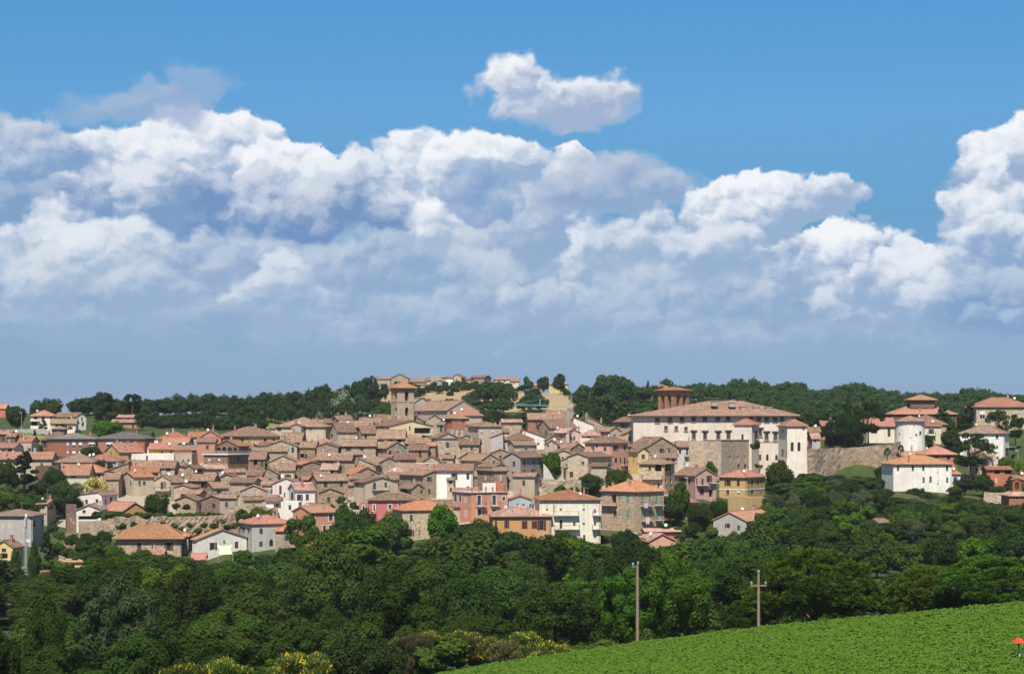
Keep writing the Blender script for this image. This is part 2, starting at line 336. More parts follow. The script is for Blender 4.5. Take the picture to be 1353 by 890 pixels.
# ------------------------------------------------------------------ the buildings, measured on the photograph
# a view = (left, top, magnification) of the enlargement the figures were read from
VIEWS = dict(A1=(0,540,7.947), A2=(170,540,7.947), A3=(340,540,7.947), A4=(510,540,7.947), A5=(680,540,7.947), A6=(850,540,7.947),
  B2=(170,630,7.947), B3=(340,630,7.947), B4=(510,630,7.947), B5=(680,630,7.947), B6=(850,630,7.947), B1=(0,640,5.935),
  R1=(1183,500,7.947), R2=(1183,590,7.947), T=(490,480,7.947), K0=(0,480,5.5625), K0b=(0,600,5.5625), K4=(400,480,5.5625), K4b=(400,590,5.5625),
  K6=(600,480,5.5625), K8=(800,480,5.5625), K8b=(800,590,5.5625), K9=(960,490,5.56), K11=(1113,490,5.5625), K10=(1000,600,3.788))
HOUSES = []
def H(view, xs, ye, yb, roof, yr, wall, tiles, label, wins='', **o):
    """xs = left, near corner, right; eave row, base row; roof form; ridge row; wall and tile kind; label; openings"""
    ox, oy, s = VIEWS[view]
    X = lambda a: ox+a/s
    Yv = lambda a: oy+a/s
    xs = list(xs)
    if len(xs) == 2: xs = [xs[0], xs[1], xs[1]]
    W = []
    for tok in wins.split(';'):
        t = tok.split()
        if not t: continue
        if '@' in t[0]:
            k, vw = t[0].split('@'); o2 = VIEWS[vw]
        else: k = t[0]; o2 = (ox, oy, s)
        nums = [float(a) for a in t[1:]]
        w = (nums[2] if len(nums) > 2 else 4.0*o2[2])/o2[2]; h = (nums[3] if len(nums) > 3 else 6.5*o2[2])/o2[2]
        W.append((k, o2[0]+nums[0]/o2[2], o2[1]+nums[1]/o2[2], w, h))
    HOUSES.append(dict(x=[X(a) for a in xs], ye=Yv(ye), yb=Yv(yb), roof=roof, yr=Yv(yr) if yr is not None else None, wall=wall, tiles=tiles, label=label, wins=W, **o))

# --- front row, left to right
H('B1',(-60,255,345),245,480,'h',200,'lgrey','brown','grey rendered house with pink panels behind the telecom mast','n 22 318 25 45; n 75 318 25 45; d 270 310 20 50; d 330 310 20 50',Y=452)
H('B1',(290,370),150,260,'a',128,'khaki','red','tiny khaki hut with red tiles half hidden under dark trees','')
H('B1',(-40,100,180),490,700,'b',430,'yellow','old','yellow house with balconies and awnings below the grey mast house','d 30 515 35 30; B 45 590 110; x 30 560 60 40; d 30 640 55 30; B 40 700 100',Y=425)
H('B1',(462,500,645),595,720,'f',None,'yellow','red','small yellow turret house with big arched window and urns on its parapet','a 562 655 50 60',Y=428,dep=7,parapet=1)
H('B1',(262,330,445),765,830,'b',680,'cream','red','low cream outbuilding with dark red roof under the turret house','',Y=415)
H('B2',(-130,550),628,860,'h',503,'tan','new','broad tan stone house with orange hip roof and three brown shutters','b 110 735 45 95; b 268 730 45 90; b 420 725 45 90',Y=446,eav=0.9)
H('B2',(558,625),612,800,'h',565,'grey','new','narrow grey annex with orange roof between tan and white houses','d 570 720 22 70',Y=449,dep=7)
H('B2',(180,350),850,905,'a',765,'beige','red','low red-tiled shed in front of the tan stone house','',Y=436,dep=6)
H('B2',(660,800),860,930,'a',805,'beige','red','low red-tiled garage wing beside white gable house','',Y=436,dep=5)
H('B2',(668,712,1240),655,862,'a',548,'white','new','plain white house with wide gable and cream sail awning','b 885 732 38 75; b 1132 730 38 70; d 1002 687 20 22',Y=444,dep=10)
H('B3',(-180,-60,355),490,785,'h',405,'lgrey','red','pale grey villa with green shutters and arched brick doorway','g@B2 1203 565 16 50; g@B2 1258 570 16 50; g 40 570 35 60; g 38 705 35 55; a 145 695 40 75',Y=450)
H('B3',(190,400),562,790,'h',505,'stone','new','grey stone annex with orange roof against the pale grey villa','',Y=446,dep=7)
H('B3',(372,560,830),373,745,'b',308,'apricot','red','apricot house with white-framed brown shutters behind walnut tree','r 578 412 36 66; r 772 428 42 70; r 705 545 36 66; r 772 545 42 65; w 690 690 40 55; w 745 685 35 45; C 680 320',Y=452)
H('B4',(-190,345),240,470,'h',170,'rose','old','rose red house with green shutters and brown hip roof','q@B3 1227 320 22 65; q 42 312 36 52; q 145 290 30 40; B@B3 1200 375 90',Y=470)
H('B3',(1070,1165),275,470,'f',None,'rose','old','low flat rose wing at the end of the rose red house','q 1115 328 24 66',Y=468,dep=7)
H('B4',(68,172,690),347,690,'h',258,'tan','new','tan stone townhouse with orange hip roof and green shutters','g 120 430 18 60; g 265 430 30 70; g 265 590 28 70; g 120 585 18 50; d 350 590 14 60',Y=452,plinth=(690,790,'white'))
H('B4',(450,805),312,470,'a',245,'khaki','old','brown-roofed house squeezed behind the tan stone townhouse','C 595 280',Y=474,dep=8)
H('B4',(712,895,1280),165,470,'f',None,'salmon','red','salmon apartment house with roof terrace and white-framed green doors','q 727 235 30 75; q 780 235 24 78; n 838 235 34 80; q 978 245 40 105; q 1135 245 40 105; q 1237 232 32 42; n 840 380 34 90; q 978 370 40 70; q 1135 368 40 60; B 993 308 95; B 1143 308 95',Y=468,dep=10,terrace=1)
H('B5',(-230,380),410,745,'h',308,'orange','pinkred','orange house with pale mottled hip roof and maroon shutters','m@B4 1155 495 25 75; m@B4 1268 495 25 80; m 105 500 60 85; m 208 500 58 80; m 283 505 45 100; m 50 650 60 80; C -30 340; C 132 380',Y=444,dep=13)
H('B5',(-70,180),238,400,'b',195,'lblue','red','low pale blue house with pink tiles behind the orange house','d 92 290 22 24; g 195 305 20 50; d 30 290 18 24',Y=474,dep=8)
H('B5',(262,900),237,690,'h',150,'cream','new','cream apartment block with orange hip roof and stacked balconies','w 342 325 25 60; d 412 320 12 60; w 486 325 28 62; w 726 325 25 65; w 842 335 28 95; d 486 492 28 95; w 627 478 30 72; w 726 475 28 65; w 845 475 28 72; w 610 620 60 50; b 730 640 28 70; w 845 620 28 50; B 540 400 265; B 870 400 105; B 548 545 265; B 888 545 150; B 640 665 100; C 560 150; C 637 130; C 728 160',Y=446,dep=13)
H('K8b',(-28,225,430),328,625,'h',250,'tan','new','stone and brick townhouse with teal shutters and laundry on balconies','t@B5 912 205 26 40; x@B5 1040 235 50 90; t@B5 1102 230 20 80; t@B5 1188 228 30 70; d@B5 1055 395 32 60; t@B5 1190 392 32 80; t 272 378 16 50; t 326 385 16 46; t 374 395 16 60; t 272 490 16 50; t 326 492 16 42; t 377 505 18 75; B 30 437 120; B 295 437 80; B 385 437 55; B 300 548 80; B 388 548 50; C 165 258; C 185 272; C 58 280',Y=462,plinth=(625,690,'white'))
H('B6',(20,385),572,700,'a',540,'salmon','pinkred','long low house with pink tiles below the laundry balconies','',Y=448,dep=6)
H('B6',(-90,60,330),675,740,'a',590,'apricot','pinkred','small apricot gabled house with pinkish tiles among the trees','C 200 630',Y=440)
H('B6',(735,1080,1420),460,640,'b',368,'lgrey','red','pale grey gabled house with red roof standing alone among trees','m 885 517 26 46; C 1148 350',Y=462)
# --- stone terrace of the left cliff
H('K0b',(562,742),408,500,'b',372,'white','old','small white gable porch house at the cliff edge','d 618 418 25 20; x 640 465 130 26',Y=474,dep=7)
H('K0b',(482,490,562),368,725,'f',None,'stoned','old','tall ruined brick corner tower at the cliff edge','d 505 420 8 40; d 530 410 8 36; d 545 430 8 40; n 520 480 8 30; n 540 500 8 30',Y=464,dep=8,name='corner_bastion',cat='tower',batter=1)
H('K0b',(545,748,862),300,400,'b',283,'white','old','long white-sided house with low brown roof above the cliff','d 712 342 20 28; d 816 332 18 30',Y=490,apx=0.9)
H('K0b',(618,740),300,330,'b',258,'white','old','small white gable with brown tiles and a chimney behind cliff houses','C 604 280',Y=502,dep=8)
H('K0b',(745,905,1080),415,428,'a',350,'orange','red','low hall with pink tiles and tiny grey gablet by the vines','',Y=484,dep=11)
H('A2',(-75,55,270),715,925,'b',662,'beige','new','tall beige house with orange roof edge and grey door','d 115 780 25 48; d@B2 93 195 18 26; g@B2 130 217 24 66')
H('A1',(1110,1245),735,860,'a',680,'stone','old','low stone house with brown roof against the tall beige house','')
H('A2',(270,440),752,915,'b',700,'stonel','old','small stone house with wooden balcony door and terrace','D 350 805 32 75; d 382 800 16 60; B 355 855 160')
H('A2',(445,618),765,960,'a',700,'stone','old','stone house with brick red roof behind the grey gable house','',dep=8)
H('A2',(620,888),752,900,'a',690,'stoned','old','dark stone house with long brown roof and shaded porch','x 790 800 60 60; d 680 790 20 40',dep=8)
H('A2',(478,660,745),825,1045,'b',795,'stonel','old','narrow pale stone gable house with one tall brown shutter','b@B2 598 178 20 92; b@B2 505 262 36 30')
H('A2',(797,890,1050),830,950,'b',775,'stone','old','low stone house with sagging brown roof and blue washing','w@B2 848 165 24 30; d@B2 950 165 42 60; w@B2 1028 160 22 30')
H('A2',(895,1170),740,850,'b',682,'stone','old','broad rubble stone gable rising behind low stone house','',dep=9)
H('A2',(1062,1315,1385),772,1025,'a',728,'khaki','old','khaki plastered house with four brown shutters above the ivy wall','b@B2 1275 120 45 65; b@B2 1148 190 38 65; b@B2 1282 235 38 65; b@B2 1132 282 30 35; b@B2 1370 130 30 60; b@B2 1370 220 30 50')
H('B3',(160,440),70,300,'b',10,'white','old','white house with low gable and long brown shutter','b 242 135 26 92; d 285 185 16 40',Y=487,dep=8)
H('B3',(330,400,605),138,300,'b',68,'white','pinkred','white wing with mottled pink roof and three brown shutters','b 365 205 30 80; b 445 215 30 66; b 525 213 34 66',Y=476)
H('B3',(90,245),252,390,'a',218,'white','old','low white wing with tiled lean-to roof at the ivy wall','b 210 300 38 45',Y=470,dep=5)
H('B3',(246,432),262,450,'f',None,'white','old','plain white cube with one brown shutter below the white wing','b 342 318 30 50',Y=468,dep=6)
H('A3',(555,632,952),752,990,'b',690,'stone','old','stone house with green shutters and a terrace on terracotta posts','g@B3 718 80 38 55; g@B3 882 75 32 55; g@B3 718 208 38 95; g@B3 882 205 35 100; B@B3 800 262 290; D@B3 893 325 36 90; a@B3 828 318 26 36',Y=487)
H('K4b',(375,455,700),262,390,'a',222,'beige','old','cream-grey gable house with terrace slab beside the rose house','g 528 283 22 50; g 610 273 18 36; B 570 318 130; d 400 280 20 25',Y=484,dep=8)
H('A4',(140,390,640),697,960,'a',642,'stone','old','tall stone gable house with six small green shutters','g 455 738 24 50; g 577 735 24 50; g@B4 455 152 24 52; g@B4 577 150 24 52; t 205 740 22 50',Y=489)
H('A4',(642,708),745,940,'a',712,'stonel','old','narrow stone lean-to with green shutter beside tall gable house','d 678 770 34 30; g 680 848 24 46',Y=488,dep=6)
H('A4',(148,270,395),832,965,'a',772,'stone','old','low stone house with pale tiles at the foot of the tall gable','g 375 870 26 40; x 190 870 60 40',Y=478,dep=7)
H('A4',(530,908),648,900,'a',582,'white','old','white house with three green shutters and brown roof above salmon terrace','g 717 708 32 66; g 860 707 32 66; g 862 835 32 46; C 775 610; C 858 605',Y=490,dep=11)
H('A4',(960,1135,1270),607,900,'a',573,'stone','old','stone tower house with a row of corbels under its eaves','n 1043 700 22 100; n 1205 700 22 100',Y=487,corbel=1)
H('A4',(1272,1375),640,860,'a',592,'stone','old','shaded stone house with dark windows between corbel tower and grey house','d 1300 700 16 50; d 1338 705 18 60',Y=492,dep=8)
H('A5',(-106,60,295),508,850,'b',460,'grey','old','tall grey house with rows of narrow brown shutters and balcony','d 102 565 18 50; d 198 563 18 50; d 265 575 14 40; b 102 673 18 66; b 195 673 20 66; b 102 797 20 100; b 197 797 20 100; b 272 790 14 70; B 160 850 240',Y=490)
H('A5',(560,770,1020),505,745,'b',465,'stonel','old','pale rubble house with patched gable, balcony and stone front','b 838 585 24 66; d 945 575 16 52; d 987 575 16 50; b 872 690 20 50; b 945 690 18 90; D 595 690 38 60; d 715 570 30 30; B 968 618 80',Y=502)
H('A5',(738,1020,1192),355,690,'h',282,'pink','old','large pink house with hip roof and dark green shutters','g 863 390 18 36; g 1060 410 22 55; g 1155 410 22 55; g 1065 540 30 55; g 1112 540 18 55; g 1157 553 20 78; B 1155 596 90',Y=520)
H('K8',(168,240,315),648,820,'a',615,'yellow','old','yellow house with small gable beside the large pink house','g 278 685 12 34',Y=520)
H('A6',(-45,220,330),578,900,'h',528,'tan','old','stone loggia house with open dark upper storey and terrace','x 155 615 70 70; d 67 625 26 50; x 262 618 60 70; d 238 760 15 55; d 290 760 15 55; B 100 735 215; g 160 800 20 50',Y=505,dep=11)
H('A6',(327,545,765),697,935,'a',622,'pinkr','old','pink gabled house with brown shutters and flowered balcony','b 412 755 32 55; b 563 755 14 60; b 622 768 24 70; b 692 728 28 66; b 615 870 44 70; B 618 802 125; B 735 780 100; x@B6 710 170 40 80',Y=496,dep=12)
H('A6',(798,1085,1278),715,930,'h',640,'ochreb','red','brown ochre house with red hip roof and white string course','m 886 780 32 62; m 997 780 32 62; b 1143 780 18 60; b 1205 780 18 60; d 1240 775 16 56; d 886 880 30 44; w 998 882 32 46; d 1143 882 26 46; b@B6 1210 185 20 60; d@B6 1238 185 14 50',Y=500,dep=12,course=848)
H('B6',(890,1145,1330),215,360,'f',None,'ochreb','red','blank brown retaining terrace below the ochre house','',Y=489,dep=6)
# --- middle of the town
H('A2',(15,312),662,690,'a',607,'stone','new','low house with bright orange tiles below the white flat house','',dep=7)
H('A2',(10,312),605,640,'a',545,'stone','old','long brown roof between white flat house and orange-tiled house','C 55 610',dep=7)
H('A2',(312,480),615,700,'a',548,'beige','old','small beige house with brown roof and chimney next the khaki battlements','d 415 640 50 30; C 340 590; x 450 660 50 30',dep=7)
H('A2',(30,475),472,555,'f',None,'white','red','long white flat-roofed house with a blank parapet','D 193 515 20 50',dep=10)
H('A2',(195,310),405,475,'f',None,'white','red','white stair tower block rising behind the flat white house','d 237 445 28 45',dep=6,pillar=1)
H('A2',(210,488),422,475,'a',367,'ochre','red','ochre house with red roof behind white stair tower','d 350 455 24 20; d 447 455 24 20',dep=9)
H('A2',(480,665),465,655,'f',None,'khaki','red','khaki house with terracotta battlements and slit windows','d 570 570 20 76; d 628 555 18 60',dep=9,merlon=1)
H('A2',(490,742),432,470,'a',385,'terra','old','brown tiled roof showing behind the terracotta battlements','C 595 400',dep=8)
H('A2',(665,905),428,600,'f',None,'terra','red','plain terracotta block between battlements and loggia house','n 730 555 30 40',dep=8)
H('A2',(785,1040,1262),482,730,'f',None,'stoned','red','massive dark stone house with white-edged roof terrace','w 845 545 24 44; w 950 545 24 48; d 1150 530 24 60; w 843 668 18 56; w 950 660 22 44; d 1148 660 24 46',dep=12,edge=1)
H('A2',(912,1155,1264),388,500,'b',330,'stoned','new','gabled loggia pavilion with red roof rising over the dark stone house','a 945 425 45 50; a 1003 425 45 60; a 1062 425 45 50; a 1120 425 45 50',dep=8,dY=5)
H('A2',(585,685,785),625,705,'b',593,'stone','old','tiny stone gable house under the terracotta block','x 735 640 70 40',dep=7)
H('A3',(-85,80),522,660,'a',455,'stoned','old','narrow brown house with green shutter beside dark stone house','g 48 575 30 60; x -20 560 40 50',dep=8)
H('A2',(745,968),298,430,'b',228,'salmon','old','salmon house with gable and brick lower storey','d 790 385 26 60; d 885 385 22 60',dep=9)
H('A2',(715,905),342,360,'a',308,'terra','old','low tiled lean-to in front of the salmon gable','',dep=4,dY=-3)
H('A2',(960,1260,1590),285,470,'h',195,'ochre','old','large golden ochre palazzo with broad hip roof','d 1075 328 22 44; d 1193 332 26 46; n 1300 340 40 56; d@A3 82 335 30 60; d@A3 175 325 26 40; n 1300 425 46 54; C 1110 215; C 1330 190',dep=16)
H('A2',(300,620),312,400,'h',247,'lblue','new','pale blue house with orange hip roof behind the ochre houses','d 480 290 30 40; d 560 290 30 24',dep=10)
H('A2',(345,620),356,420,'a',308,'lblue','red','lower blue wing with red roof in front of pale blue house','d 480 385 30 30; C 590 380',dep=7)
H('A2',(622,800),292,400,'a',242,'lblue','new','slim blue wing with orange roof under the wooded slope','',dep=8)
H('A3',(190,720),186,310,'h',95,'beige','old','very wide brown-roofed house at the edge of the green field','d 230 215 40 30; d 500 210 16 24; d 560 210 16 24; C 630 75; C 400 150',dep=16)
H('A3',(357,460),180,255,'b',160,'grey','old','small grey gable block in front of very wide roof','',dep=5,dY=-4)
H('A3',(690,785),145,200,'a',105,'stone','old','small brown roof next to the very wide roof','',dep=8)
H('A3',(790,845,1000),112,180,'b',76,'stone','old','stone house with orange-rimmed low roof on the hilltop edge','',dep=8)
H('A3',(850,1200),190,260,'a',128,'stone','old','broad brown roof near the hilltop beside the bell tower','d 945 180 40 10; C 1215 180',dep=10)
H('A3',(1075,1290),148,220,'a',96,'stone','old','tiled house close below the bell tower with a lone chimney','C 1055 110',dep=9)
H('A3',(762,845,1040),240,360,'b',155,'beige','old','beige house with stone gable side and greenish window','n 945 280 26 48; d 740 280 30 30',dep=10)
H('A3',(1045,1100,1250),254,345,'b',184,'stone','old','stone house with small green window adjoining the beige house','g 1137 290 28 44',dep=9)
H('A3',(300,460),252,320,'f',None,'lgrey','old','low pale concrete terrace among the roofs','',dep=5)
H('A3',(240,455),348,400,'a',256,'stone','old','patchy brown roof above the grey-beige gable house','',dep=9)
H('A3',(95,415,445),388,530,'b',333,'beige','old','grey-beige gable house with glazed bay and green shutter','w 128 450 20 50; w 153 450 20 50; w 180 450 20 50; d 255 405 16 26; g 372 430 30 58; C 285 350; C 326 345',dep=10)
H('A3',(445,605),402,540,'a',345,'stoned','old','dark stone house with brown roof and satellite dish','d 510 500 30 50; x 470 490 40 40',dep=8)
H('A3',(540,800),380,420,'h',305,'stone','pinkred','pink-red roof with white chimneys behind rubble gable','C 575 300; C 632 290; C 835 385',dep=9)
H('A3',(605,848),398,530,'b',360,'stone','old','rubble stone gable with one small square window','d 695 455 28 44',dep=9)
H('A3',(880,1245),387,520,'a',322,'stone','old','long stone house with green shutters and plants on balcony','g 955 425 30 52; g 1097 437 32 64; B 975 480 100; C 985 340',dep=10)
H('A4',(-110,10,215),410,540,'a',343,'stone','old','stone gable house with white porch and teal window','d 45 475 30 76; d 125 467 24 46; t 178 428 36 36; n 15 480 30 90',dep=9)
H('A3',(610,985),538,640,'a',474,'stone','old','long brown roof over shaded stone in the middle of town','d 730 562 30 36; d 785 555 30 30; d 660 560 30 20',dep=9)
H('A3',(110,440),562,650,'b',490,'stonel','old','wide pale stone gable with lean-to roof','d 180 635 40 25',dep=9)
H('A3',(232,390),644,760,'a',575,'beige','old','beige house with brown roof below wide pale gable','',dep=8)
H('A3',(390,475,668),583,770,'a',545,'stone','new','stone gable house with tall slit windows on shaded side','d 418 640 15 72; d 447 640 15 72',dep=9)
H('A3',(670,840),634,715,'a',580,'stoned','pinkred','small house with pale pink tiles and open veranda','x 760 660 70 44; d 700 660 26 40; b 730 665 24 40',dep=7)
H('A3',(840,920,1055),580,720,'f',None,'stone','old','flat-topped ruinous stone block with grassy ledge','d 880 640 20 60; D 1033 530 16 50',dep=7)
H('A3',(1048,1242),590,690,'b',515,'stone','old','stone wall house with a single falling roof','d 1105 570 14 40; d 1070 560 10 30',dep=8,apx=0.1)
H('K4',(450,540,725),738,805,'a',690,'stone','old','mid-town stone gable with orange slope and wooden door','d 700 755 12 24; C 610 780',dep=9)
H('A3',(915,1005,1290),684,900,'a',612,'stone','new','sandy stone gable with orange-tiled slope and tall chimneys','g 960 735 22 62; C 1230 700; C 1172 690',dep=10)
H('A3',(472,555),742,800,'a',715,'stoned','new','tiny orange-tiled shed between stone gables','d 510 760 60 20',dep=5)
H('A3',(75,215),680,800,'b',615,'stone','old','rubble stone house with dark green door and sloping roof','g 120 770 60 80',dep=8,apx=0.2)
# --- church hill and right middle
H('T',(450,800,1140),490,640,'a',393,'beige','old','church nave with long tiled roof beside the bell tower','d 497 515 26 36; d 845 500 22 42',dep=18,name='church',cat='church')
H('T',(458,620),410,500,'b',337,'grey','old','grey rear gable wall rising behind the church roof','',dep=5,dY=14)
H('T',(870,1170),545,615,'h',478,'grey','red','octagon-like house with pointed red roof in front of the church gable','',dep=11,py=1)
H('T',(738,850,1032),576,650,'h',547,'terra','old','brown-walled house with low tile roof below the church','w 925 605 24 28; d 972 605 24 24',dep=8)
H('A4',(860,970,1215),183,480,'h',141,'beige','old','long tall beige and grey house with wide tiled eaves','w 1007 240 18 60; w 1125 240 18 56; n 1010 365 16 70; C 1195 120; C 1145 250',dep=10)
H('A4',(640,868),208,335,'f',None,'stoned','old','brown ruined wall block with dark vertical ribs','n 690 260 14 80; n 745 260 14 80; n 800 260 14 80',dep=6)
H('A4',(535,612),166,250,'a',143,'stone','old','slim house with teal shutter under the church terrace','g 580 212 32 66; C 523 180',dep=6)
H('A4',(450,572),102,160,'b',66,'beige','old','pale buttressed chapel end below the church wall','',dep=6)
H('T',(0,195,650),657,775,'a',600,'cream2','old','yellow cream house with plant-filled terrace and maroon awning','d 408 645 18 34; d 262 710 30 36; x 545 705 180 60; B 520 752 230',dep=12)
H('T',(370,552),602,650,'b',558,'stone','old','grey stone gable peeking over the yellow cream house','',dep=7)
H('T',(60,420),612,660,'a',543,'stone','old','jumbled brown roof at the foot of the bell tower','C 225 545; C 210 590; C 370 555',dep=10)
H('T',(-90,90),600,660,'a',572,'white','old','small white gable house at the bell tower foot','',dep=7)
H('A4',(465,535,760),302,570,'a',250,'stonel','old','tower-like stone house with peeling cornice and two green shutters','g 647 380 32 58; g 647 500 30 68',dep=8,corn=1)
H('A4',(430,520),387,490,'a',360,'stone','new','small grey stone house with orange eave beside tower-like house','d 460 405 30 30; d 460 470 40 24',dep=6)
H('A4',(205,460),360,400,'a',308,'stone','old','brown roof below the plant-filled terrace','C 215 350',dep=8)
H('A4',(240,440),430,520,'a',380,'stoned','old','brown house with single tall brown door under red tiles','D 357 475 32 68',dep=7)
H('A4',(-100,195),310,370,'a',220,'beige','old','house with deep red-brown roof and row of dark attic windows','x 45 327 46 30; x 140 332 40 36; C 160 270',dep=11)
H('A4',(90,310),527,560,'a',470,'stone','old','low brown roof with rubble patches next to tower-like house','C 195 550',dep=7)
H('A4',(370,590),562,640,'b',500,'beige','old','pale low gable below the tower-like house','d 565 580 22 36; w 470 585 60 20; C 502 600; C 625 565',dep=7)
H('A4',(100,400),656,690,'a',570,'stone','old','broad mottled brown roof above the tall stone gable house','C 180 590; C 408 625',dep=10)
H('A4',(330,522),642,690,'a',575,'stone','pinkred','red-brown roof with tall dark chimney by the green-shuttered white house','C 502 610; C 455 615',dep=8)
H('A4',(-5,205),672,720,'h',607,'stone','pinkred','small pinkish hip roof beside a white chimney','C 40 610',dep=8)
H('A4',(0,138),695,770,'a',672,'white','old','little white house below the pinkish hip roof','',dep=6)
H('A4',(765,975),374,490,'a',320,'stone','old','stone house with pale red roof and two square windows by tower-like house','d 790 415 24 32; d 900 420 24 40; C 820 330; C 900 320',dep=9)
H('A4',(785,990,1195),542,610,'a',472,'stone','old','stone gable house with side roof and washing','d 1135 545 24 26; w 905 560 40 24; C 1050 510',dep=9)
H('A4',(770,930),510,545,'b',462,'stoned','old','small shadowy gable under the long beige house','',dep=7)
H('A4',(1098,1230),300,560,'b',250,'lgrey','old','pale grey plastered house with steep one-sided roof','d 1128 460 18 36; d 1207 475 18 60; w 1197 335 18 36',dep=9,apx=0.95)
H('A5',(-121,182),322,470,'h',255,'sage','old','sage green house with two white windows','w 52 385 30 60; w 117 385 28 60',dep=9)
H('A5',(60,325),302,440,'b',215,'white','old','bright white house with roof falling to one side','w 248 352 26 60; d 212 405 40 40; C 145 265',dep=9,apx=0.1)
H('A5',(328,487),328,400,'b',262,'stone','old','stone gable between white house and pale pink house','',dep=8)
H('A5',(320,448),372,420,'b',330,'beige','old','small beige gable with round brick vent','d 350 365 24 24',dep=6)
H('A5',(145,480),110,210,'a',50,'brick','old','brick-sided house with a wide roof at the crane foot','d 180 95 10 20; C 295 55',dep=10)
H('A5',(340,612),100,160,'a',22,'stone','old','high brown roof topping the hill behind the crane','C 600 70',dep=11)
H('A5',(235,370,650),197,250,'b',115,'stone','old','stone gable house with large brown roof under the crane jib','d 245 210 20 24; C 395 90; C 375 225',dep=10)
H('A5',(610,828),168,250,'b',88,'white','old','white wall house with a single roof slope by the crane','',dep=9,apx=0.05)
H('A5',(740,930),165,220,'b',88,'stone','old','brown stone gable near the trees beyond the crane','C 755 80; C 910 130; C 700 75',dep=8,apx=0.25)
H('A5',(390,540,690),250,370,'a',210,'ppink','pinkred','pale pink gabled house at the foot of the crane','d 592 315 20 56; d 490 290 16 30; C 710 235',dep=8)
H('A5',(700,895),277,310,'h',205,'ppink','pinkred','pinkish hip roof with pyramid top and dish','d 780 295 40 16; C 845 220',dep=9)
H('A5',(900,1000,1112),232,300,'a',184,'khaki','old','small khaki house with tiled gable by orange chimney','d 950 268 26 16; C 1027 220',dep=8)
H('A5',(1035,1222,1410),134,260,'a',92,'grey','old','grey house with white gable end below the palazzo','g 1148 180 38 52',dep=9)
H('A5',(1035,1180,1345),265,420,'a',193,'coral','old','coral orange house with tall blank gable','g 1142 305 26 52; a 1097 300 16 30',dep=9)
H('A5',(420,600,735),410,620,'a',350,'stoned','old','brown stone house with dark timber balcony above trees','d 465 475 24 64; d 535 480 20 80; B 500 525 130; C 655 420',dep=9)
H('A6',(-155,40,350),397,510,'a',300,'stone','old','sandy stone house with low broad gable and dish','g 193 440 22 52; g 256 440 22 56; d 325 470 14 30; C 65 460; C 258 400',dep=12)
H('A6',(355,642),397,625,'a',345,'lgrey','old','weathered grey house with tiny balcony under the bastion','d 385 443 28 46; g 460 450 24 70; g 537 443 24 46; g 622 443 24 46; t 430 575 18 36; t 515 580 18 44; m 548 578 26 64; B 465 495 70',dep=9)
H('A6',(280,395,490),270,380,'b',228,'terra','old','terracotta house with teal door and grey chimney wall','t 437 335 24 54; C 320 240; C 350 215; C 447 220; C 240 215',dep=8)
H('A6',(480,640),334,710,'f',None,'stonel','old','plain stone terrace wall between grey house and bastion','',dep=4,Y=561,minh=2.0,name='terrace_wall',cat='wall')
H('A6',(-20,272),302,330,'a',235,'terra','old','brown roof with brick chimneys beside terracotta house','C 30 240; C 55 235; C 145 225',dep=9)
H('A6',(90,350),512,580,'a',472,'lgrey','old','low pale house with red roof above the loggia house','b 255 530 16 30; b 315 540 16 40; d 180 530 14 20',dep=8)
# --- left, behind
H('A1',(500,1005),314,520,'h',262,'brick','grey','brick school with grey hip roof and tall white windows','w 710 380 22 72; w 775 378 38 72; w 845 378 38 72; w 962 368 70 46; w 1043 378 36 70; w 710 465 22 50; w 775 468 38 60; w 843 468 38 60',dep=14,fascia=1,Y=626)
H('A1',(1008,1520),312,480,'h',250,'brick','grey','second brick school block with grey roof and white windows','w 1150 370 70 56; w 1270 355 36 30; w 1336 352 36 30; w 1420 355 36 30',dep=14,fascia=1,Y=626)
H('A1',(430,730),322,470,'h',238,'brown','brown','rear school hall with brown roof and low lantern','d 470 380 30 60',dep=14,lantern=1,Y=646)
H('A1',(-60,95),264,380,'a',233,'brown','red','dark brown house with low red roof beside the concrete terrace','',dep=9)
H('A1',(70,158),290,380,'a',258,'brown','red','small dark house with red roof near the school hall','C 110 285',dep=8)
H('A1',(158,330),345,400,'a',292,'terra','red','low red roof with brick chimney between dark house and school','C 250 300; C 215 290',dep=8)
H('A1',(80,330),362,450,'f',None,'beige','red','pale concrete terrace house with blank parapet near the school','d 310 430 30 40',dep=9)
H('A1',(-50,152),407,480,'a',363,'lgrey','red','grey-walled house with red eave below the concrete terrace','d 35 440 40 30; d 100 435 50 40',dep=9)
H('A1',(-50,545),525,560,'a',457,'beige','red','very long low red roof behind the dark fir','C 50 480',dep=8)
H('A1',(377,585),492,610,'f',None,'lgrey','red','blank pale concrete block with steel flue','',dep=7,flue=1)
H('A1',(372,614),600,790,'f',None,'brown','red','rust-dark flat building behind the fir','',dep=9,Y=525)
H('A1',(588,985),557,625,'h',480,'beige','brown','beige house with grey-brown hip roof below the school','d 770 568 20 24; d 690 570 60 16',dep=10)
H('A1',(850,1222),547,610,'h',486,'lblue','red','blue-grey house with salmon hip roof below the school','',dep=9)
H('A1',(617,930),692,790,'a',586,'sage','red','pale green house with big pink-red roof by yellow tree','d 770 715 60 20; C 650 610',dep=11)
H('A1',(800,1095),664,750,'h',590,'beige','red','red hip roof house adjoining the pale green house','d 1040 700 30 30; d 980 700 30 24',dep=9)
H('A1',(1090,1355),655,760,'b',565,'stone','red','stone house with long red steep one-sided roof','d 1170 590 70 30; C 1230 560',dep=9,apx=0.95)
H('A1',(1105,1250,1500),452,500,'b',368,'ochreb','red','ochre gabled house with red roof in front of the second school block','d 1165 425 14 30; C 1315 420; C 1230 360',dep=9)
